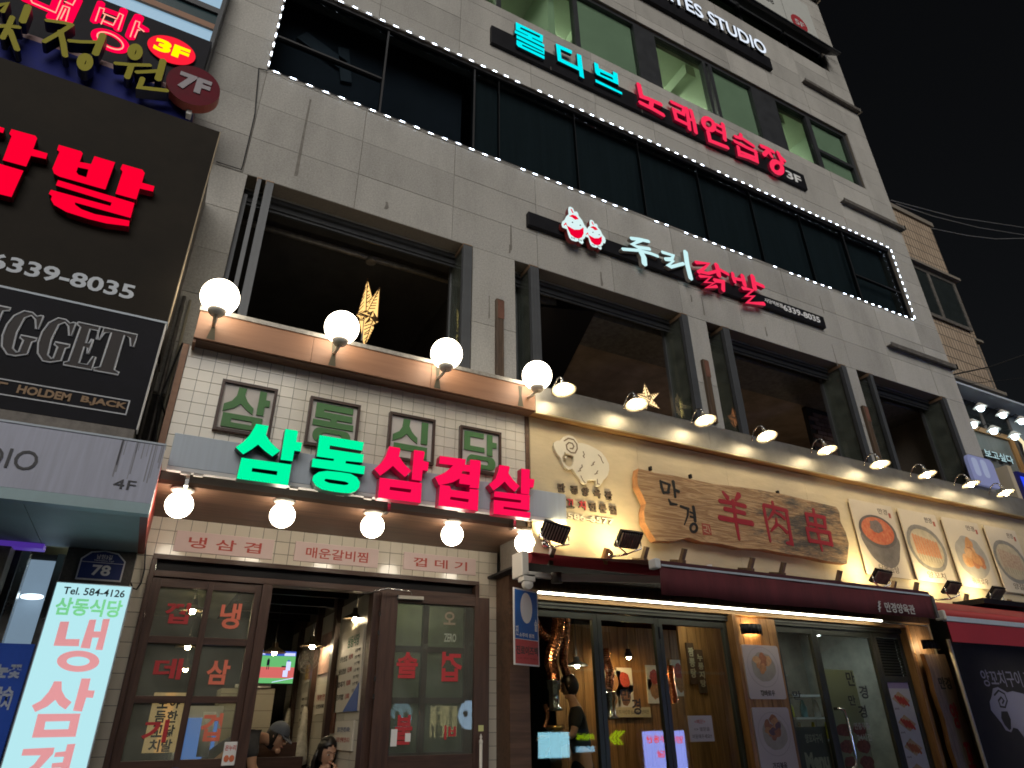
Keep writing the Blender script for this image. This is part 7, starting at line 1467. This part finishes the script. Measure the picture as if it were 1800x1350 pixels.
mirror_sign((1127, 1284), (1212, 1362), .29, 9, (.3, .38, 1.0), 13, 'lilac_board', 'lilac blue lit board with red lettering across the street', [('부동산', .1, .55, .72, .88), ('임대', .6, .95, .7, .86), ('상담', .3, .7, .4, .55)], glow('board_red', (1, .05, .1), 12))
mirror_sign((764, 1238), (818, 1297), .12, 7, (1, .72, .36), 11, 'cream_lantern_box', 'cream lit box sign with two upright rows of lettering across the street', [('야', .2, .35, .75, .95), ('한', .2, .35, .52, .72), ('닭', .2, .35, .28, .48), ('발', .2, .35, .05, .25), ('모', .6, .75, .75, .95), ('듬', .6, .75, .52, .72), ('꼬', .6, .75, .28, .48), ('치', .6, .75, .05, .25)], dk)
ch = thing('arrow_sign', 'three yellow green chevrons glowing beside the parking sign across the street', 'sign', (0, -8.7, 1))
Yv = 9.29
for k in range(3):
    q = [(1072+6.5*k+dx_, 1285+dy) for dx_, dy in ((12, 0), (0, 12), (9, 23))]
    P = [bp(x, y, Yv) for x, y in q]; mb = MB(); mb.stroke(P, .04, -8.71, -8.70); 
    o = mb.build('chevron', [yg], ch)
    for v in o.data.vertices: pass
pd = thing('round_white_sign', 'round pale lit sign with two small ears across the street', 'sign', (0, -6.9, 1)); Yv = 7.12; a = bp(713, 1258, Yv); r_ = abs(bp(733, 1258, Yv)[0]-a[0])
mb = MB()
for k in range(1): pass
P = circ(a[0], a[1], r_, r_*1.1, 28); mb.v = [(x, -6.88, z) for x, z in P]; mb.f = [tuple(range(27, -1, -1))]; mb.m = [0]; mb.smooth = [False]; mb.build('lit_disc', [glow('disc_blue_white', (.5, .75, 1), 9)], pd)
for sx_ in (-1, 1): mb = MB(); mb.sphere((a[0]+sx_*r_*.7, -6.9, a[1]+r_*.95), r_*.28, 12, 8, sq=(1, .2, 1)); mb.build('ear', M['black'], pd)
for sx_ in (-1, 1): mb = MB(); mb.sphere((a[0]+sx_*r_*.38, -6.87, a[1]+r_*.1), r_*.22, 12, 8, sq=(1, .1, 1.2)); mb.build('dark_patch', M['black'], pd)
# ------------------------------------------------------------------ people
skin_m = mat('skin', (.52, .3, .2), .5, noise=.06, nscale=8); 
def skinmesh(V, E_, Rr, root=0, lv=2):
    me = bpy.data.meshes.new('sk'); me.from_pydata([tuple(v) for v in V], E_, []); o = bpy.data.objects.new('sk', me); C.objects.link(o)
    m = o.modifiers.new('skin', 'SKIN'); m.branch_smoothing = .5
    for i, r in enumerate(Rr): me.skin_vertices[0].data[i].radius = (r, r) if not isinstance(r, tuple) else r
    me.skin_vertices[0].data[root].use_root = True
    s = o.modifiers.new('sub', 'SUBSURF'); s.levels = lv; s.render_levels = lv
    dg = bpy.context.evaluated_depsgraph_get(); out_ = bpy.data.meshes.new_from_object(o.evaluated_get(dg)); bpy.data.objects.remove(o); return out_

def join(meshes, voxel, name):
    bmx = bmesh.new()
    for m in meshes: bmx.from_mesh(m)
    me = bpy.data.meshes.new(name); bmx.to_mesh(me); bmx.free(); o = bpy.data.objects.new('j', me); C.objects.link(o)
    r = o.modifiers.new('r', 'REMESH'); r.mode = 'VOXEL'; r.voxel_size = voxel; r.use_smooth_shade = True
    s = o.modifiers.new('s', 'SMOOTH'); s.iterations = 3; s.factor = .5
    dg = bpy.context.evaluated_depsgraph_get(); out_ = bpy.data.meshes.new_from_object(o.evaluated_get(dg)); bpy.data.objects.remove(o); out_.name = name
    for p in out_.polygons: p.use_smooth = True
    return out_
def mbm(mb): return mb.mesh('m', [skin_m])
def frame_of(fwd, upv):
    f = Vector(fwd).normalized(); u = Vector(upv); u = (u-f*u.dot(f)).normalized(); s = f.cross(u); return s, f, u   # right, forward, up
def headmesh(c, fwd, upv, s=1.0):
    S, F, U = frame_of(fwd, upv); L = lambda x, y, z: tuple(Vector(c)+(S*x+F*y+U*z)*s)
    mb = MB(); mb.sphere((0, 0, 0), 1, 24, 16)
    mb.v = [L(x*.073*(1-.22*max(0, -z)), y*(.09 if y < 0 else .088)*(1-.12*max(0, -z)), z*.115) for x, y, z in mb.v]
    ex = MB()
    ex.tube([L(0, .082, .022), L(0, .1, -.008), L(0, .108, -.022)], [.006*s, .009*s, .012*s], 8); ex.sphere(L(-.009, .098, -.026), .008*s, 8, 6); ex.sphere(L(.009, .098, -.026), .008*s, 8, 6)
    ex.tube([L(-.02, .083, -.052), L(0, .092, -.05), L(.02, .083, -.052)], [.004*s, .008*s, .004*s], 8)
    ex.sphere(L(0, .07, -.092), .026*s, 10, 8)
    ex.tube([L(-.045, .07, .032), L(-.022, .082, .036), L(0, .083, .03), L(.022, .082, .036), L(.045, .07, .032)], .007*s, 6)
    for q in (-1, 1): ex.sphere(L(.073*q, -.005, .0), .022*s, 8, 6, sq=(.45, .9, 1.2))
    return [mbm(mb), mbm(ex)], L, (S, F, U)
dk_eye = mat('eye_dark', (.02, .012, .01), .25); eye_w = mat('eye_white', (.6, .57, .53), .3); lipm = mat('lip', (.42, .12, .1), .45); hairm = mat('black_hair', (.012, .009, .008), .38, noise=.5, nscale=40, stretch=(6, 6, .4)); hair_b = mat('brown_hair', (.06, .025, .014), .4, noise=.5, nscale=40, stretch=(6, 6, .4))
def face_parts(L, U, par, s=1.0):
    for q in (-1, 1):
        e = MB(); e.sphere(L(.031*q, .0755, .012), .0115*s, 10, 8, sq=(1.2, .5, .55)); e.build('eye', [eye_w], par)
        e = MB(); e.sphere(L(.031*q, .0815, .012), .006*s, 8, 6, sq=(1, .45, 1)); e.build('iris', [dk_eye], par)
        e = MB(); e.tube([L(.014*q, .087, .034), L(.032*q, .084, .04), L(.05*q, .069, .034)], [.0018*s, .003*s, .0015*s], 6); e.build('eyebrow', [dk_eye], par)
    e = MB(); e.tube([L(-.019, .088, -.051), L(0, .0985, -.051), L(.019, .088, -.051)], [.0015*s, .0045*s, .0015*s], 6); e.build('mouth', [lipm], par)
def hand(w, d, pal, s=1.0, curl=.6):
    """wrist, direction of the fingers, palm normal"""
    D = Vector(d).normalized(); P = Vector(pal); P = (P-D*P.dot(D)).normalized(); A = D.cross(P); w = Vector(w); ms = []
    pm = MB(); pm.obox(w+D*.05*s, A*.036*s, D*.045*s, P*.012*s); ms.append(mbm(pm))
    for i, (o, l) in enumerate(((-.03, .066), (-.01, .075), (.01, .07), (.029, .055))):
        b = w+D*.088*s+A*o*s; k = curl; p1 = b+(D*math.cos(k*.5)+P*math.sin(k*.5))*l*.45*s; p2 = p1+(D*math.cos(k*1.3)+P*math.sin(k*1.3))*l*.33*s; p3 = p2+(D*math.cos(k*2)+P*math.sin(k*2))*l*.27*s
        t = MB(); t.tube([b-D*.02*s, b, p1, p2, p3], [.0095*s, .0095*s, .009*s, .008*s, .0065*s], 8); t.sphere(tuple(p3), .0066*s, 8, 6); ms.append(mbm(t))
    b = w+D*.025*s-A*.034*s; t = MB(); p1 = b+(D*.6-A*.7+P*.2)*.035*s; p2 = p1+(D*.9-A*.2+P*.4)*.032*s; t.tube([b, p1, p2], [.012*s, .011*s, .008*s], 8); t.sphere(tuple(p2), .008*s, 8, 6); ms.append(mbm(t))
    return ms
def person(label, pel, chest, neck, head, hf, hu, armR, armL, legs, shirt, hair=None, hr=None, handR=None, handL=None, cap=None, faced=True, longh=0, s=1.0, pants=None):
    t = thing('person', label, 'person', (pel[0], pel[1], .15))
    pel, chest, neck, head = map(Vector, (pel, chest, neck, head))
    up_ = (chest-pel).normalized(); side = Vector(armR[0])-Vector(armL[0])
    V = [pel, pel.lerp(chest, .5), chest, neck, head-Vector(hu).normalized()*.06]; E_ = [(0, 1), (1, 2), (2, 3), (3, 4)]; Rr = [.125, .11, .125, .05, .05]
    def add(chain, rad, root_):
        prev = root_
        for p, r in zip(chain, rad): V.append(Vector(p)); Rr.append(r); E_.append((prev, len(V)-1)); prev = len(V)-1
    add(armR, (.055, .042, .032, .026), 2); add(armL, (.055, .042, .032, .026), 2)
    for lg in legs: add(lg, (.085, .07, .055, .045, .04), 0)
    body = skinmesh(V, E_, Rr); hm, L, (S_, F_, U_) = headmesh(head, hf, hu, s); ms = [body]+hm
    for ar, hd in ((armR, handR), (armL, handL)):
        w0 = Vector(ar[-1]); d = (w0-Vector(ar[-2])).normalized()
        hd = hd or (tuple(d), (0, 0, -1)); ms += hand(w0, hd[0], hd[1], s)
    me = join(ms, .0075, 'body'); me.materials.clear(); me.materials.append(skin_m); bo = link('body', me, t)
    # clothes: inflated shells over torso, upper arms, legs
    V2 = [pel, pel.lerp(chest, .5), chest, chest.lerp(neck, .62)]; E2 = [(0, 1), (1, 2), (2, 3)]; R2 = [.15, .135, .15, .075]
    V, E_, Rr = V2, E2, R2
    a_ = [Vector(p) for p in armR]; add([a_[0], a_[0].lerp(a_[1], .75)], (.075, .06), 2) if len(a_) > 1 else None
    a_ = [Vector(p) for p in armL]; add([a_[0], a_[0].lerp(a_[1], .75)], (.075, .06), 2)
    sm = skinmesh(V, E_, Rr); sm.materials.clear(); sm.materials.append(shirt)
    for p in sm.polygons: p.use_smooth = True
    link('shirt', sm, t)
    if legs:
        V, E_, Rr = [pel+Vector((0, 0, .02)), pel-Vector((0, 0, .02))], [(0, 1)], [.15, .15]
        for lg in legs: add(lg[:4], (.1, .085, .07, .06), 1)
        pm_ = skinmesh(V, E_, Rr); pm_.materials.clear(); pm_.materials.append(pants or M['black'])
        for p in pm_.polygons: p.use_smooth = True
        link('trousers', pm_, t)
    if faced: face_parts(L, U_, t, s)
    if hair:
        mb = MB(); mb.sphere((0, 0, 0), 1, 28, 18)
        mb.v = [L(x*.086, y*.104-.014, z*.125+.014) for x, y, z in mb.v]
        # open the face: drop faces in front below the fringe
        keep = []; 
        for f in mb.f:
            cx = sum((Vector(mb.v[i])-Vector(head) for i in f), Vector())/len(f); yy, z_, x_ = cx.dot(F_)/s, cx.dot(U_)/s, cx.dot(S_)/s
            if not (yy > .012+.25*abs(x_) and z_ < .072-.5*abs(x_)+.02) and z_ > -.10: keep.append(f)
        mb.f = keep; mb.m = [0]*len(keep); mb.smooth = [True]*len(keep)
        o = mb.build('hair', [hair], t); so_ = o.modifiers.new('t', 'SOLIDIFY'); so_.thickness = .012
        if longh:
            rr_ = random.Random(int(head.x*100))
            hl = MB()
            for k in range(60):
                a = math.pi*(.12+.76*k/59)+math.pi; x = .084*math.cos(a)*1.0; y = .09*math.sin(a)*.9
                x += rr_.uniform(-.006, .006); p0 = Vector(L(x, y, .02)); p1 = Vector(L(x*1.18, y*1.05-.01, -.08)); p2 = Vector(p1)+Vector((x*.15, 0, -longh*.55)); p3 = p2+Vector((rr_.uniform(-.02, .02), rr_.uniform(-.02, .02), -longh*.45))
                hl.tube([p0, p1, p2, p3], [.014, .015, .012, .004], 6)
            hl.build('long_hair', [hair], t)
    if cap:
        mb = MB(); mb.sphere((0, 0, 0), 1, 24, 14); mb.v = [L(x*.09, y*.105-.006, max(z, -.1)*.1+.045) for x, y, z in mb.v]; mb.build('cap', [cap], t)
        mb = MB(); P = [L(.085*math.cos(a), .07+.085*math.sin(a), .04-.035*math.sin(a)) for a in [math.pi*k/10 for k in range(11)]]; n = len(mb.v); mb.v += P; mb.f.append(tuple(range(11))); mb.m.append(0); mb.smooth.append(False); o = mb.build('cap_peak', [cap], t); so_ = o.modifiers.new('t', 'SOLIDIFY'); so_.thickness = .006
    return t
blk = mat('black_cloth', (.02, .02, .022), .8, noise=.3, nscale=20); gry = mat('charcoal_tee', (.06, .06, .065), .8, noise=.2, nscale=20); capm = mat('grey_blue_cap', (.1, .115, .15), .8, noise=.15, nscale=30)
# woman at the near table, hand at her chin
h = Vector(at(575, 1324, 1.25)); 
def seated(h, yaw, label, shirt, hair, longh, faced=True, handup=False, look=None):
    F = Vector((math.sin(yaw), -math.cos(yaw), 0)); S = F.cross(Vector((0, 0, 1)))
    neck = h-Vector((0, 0, .15))-F*.02; chest = neck-Vector((0, 0, .17))-F*.02; pel = Vector((h.x, h.y, h.z-.68))-F*.08
    shR = chest+S*.17+Vector((0, 0, .07)); shL = chest-S*.17+Vector((0, 0, .07))
    if handup: aR = [shR, shR+F*.12-Vector((0, 0, .22))+S*.02, h+F*.15-Vector((0, 0, .19))+S*.03]; hR = (Vector((0, 0, .8))-F*.35-S*.3, -F)
    else: aR = [shR, shR+F*.08-Vector((0, 0, .26)), shR+F*.27-Vector((0, 0, .3))-S*.06]; hR = None
    aL = [shL, shL+F*.08-Vector((0, 0, .26)), shL+F*.27-Vector((0, 0, .3))+S*.06]
    legs = []
    for q in (-1, 1): hp = pel+S*.09*q-Vector((0, 0, .04)); kn = hp+F*.42; an = Vector((kn.x, kn.y, .24)); legs.append([hp, hp.lerp(kn, .5), kn, kn.lerp(an, .5), an])
    return person(label, pel, chest, neck, h, look or F, (0, 0, 1), aR, aL, legs, shirt, hair, None, handR=hR, faced=faced, longh=longh)
seated(h, R_(38), 'woman with long black hair in a black top resting her hand at her chin', blk, hairm, .34, handup=True, look=Vector((.30, -.88, -.28)))
seated(Vector(at(583, 1300, 1.75)), R_(160), 'dark haired diner seen from behind, just beyond the woman with her hand raised', blk, hairm, .0, faced=False)
seated(Vector(at(638, 1303, 1.1)), R_(-120), 'diner with long reddish brown hair seen from behind beside the door post', mat('beige_cloth', (.3, .22, .16), .8), hair_b, .36, faced=False)
# capped man leaning forward over the bench
h = Vector(at(487, 1297, 1.75)); F = Vector((.75, -.6, -.35)).normalized(); S = F.cross(Vector((0, 0, 1))).normalized()
neck = h+Vector((-.12, .0, .02)); chest = neck+Vector((-.17, .0, .0)); pel = chest+Vector((-.32, .12, -.3))
shR = chest+Vector((.04, -.17, .0)); shL = chest+Vector((.04, .17, .0))
legs = [[pel+Vector((0, .09*q, -.05)), pel+Vector((.02, .09*q, -.3)), Vector((pel.x+.03, pel.y+.09*q, .55)), Vector((pel.x+.01, pel.y+.09*q, .38)), Vector((pel.x, pel.y+.09*q, .22))] for q in (-1, 1)]
person('man in a grey blue cap and charcoal shirt bending forward over the booth bench', pel, chest, neck, h, F, (.3, 0, 1), [shR, shR+Vector((.03, -.03, -.25)), shR+Vector((.2, -.05, -.4))], [shL, shL+Vector((.05, .02, -.25)), shL+Vector((.22, 0, -.4))], legs, gry, hairm, cap=capm)
# cook in the grill restaurant
h = Vector(at(1000, 1206, 1.5)); F = Vector((-.6, .5, -.3)).normalized()
neck = h+Vector((.02, -.03, -.15)); chest = neck+Vector((.03, -.04, -.17)); pel = chest+Vector((.02, -.02, -.4)); shR = chest+Vector((.1, .14, .07)); shL = chest+Vector((-.08, -.15, .07))
legs = [[pel+Vector((0, .09*q, -.05)), pel+Vector((0, .09*q, -.25)), Vector((pel.x, pel.y+.09*q, .55)), Vector((pel.x, pel.y+.09*q, .38)), Vector((pel.x, pel.y+.09*q, .22))] for q in (-1, 1)]
person('black haired worker in a dark shirt standing by the copper ducts behind the glass', pel, chest, neck, h, F, (0, 0, 1), [shR, shR+Vector((-.05, .05, -.27)), shR+Vector((-.25, .1, -.35))], [shL, shL+Vector((-.1, -.02, -.25)), shL+Vector((-.32, .1, -.25))], legs, blk, hairm)

tb = MB(); tb.box(1.0, 1.66, .95, 1.4, .84, .88); tb.box(1.28, 1.36, 1.12, 1.2, .15, .84); tb.box(1.1, 1.55, .97, 1.38, .15, .17); tag(tb.build('dining_table', M['doorwoodx'], bevel=.004), 'dark wooden dining table in front of the seated woman', 'table')
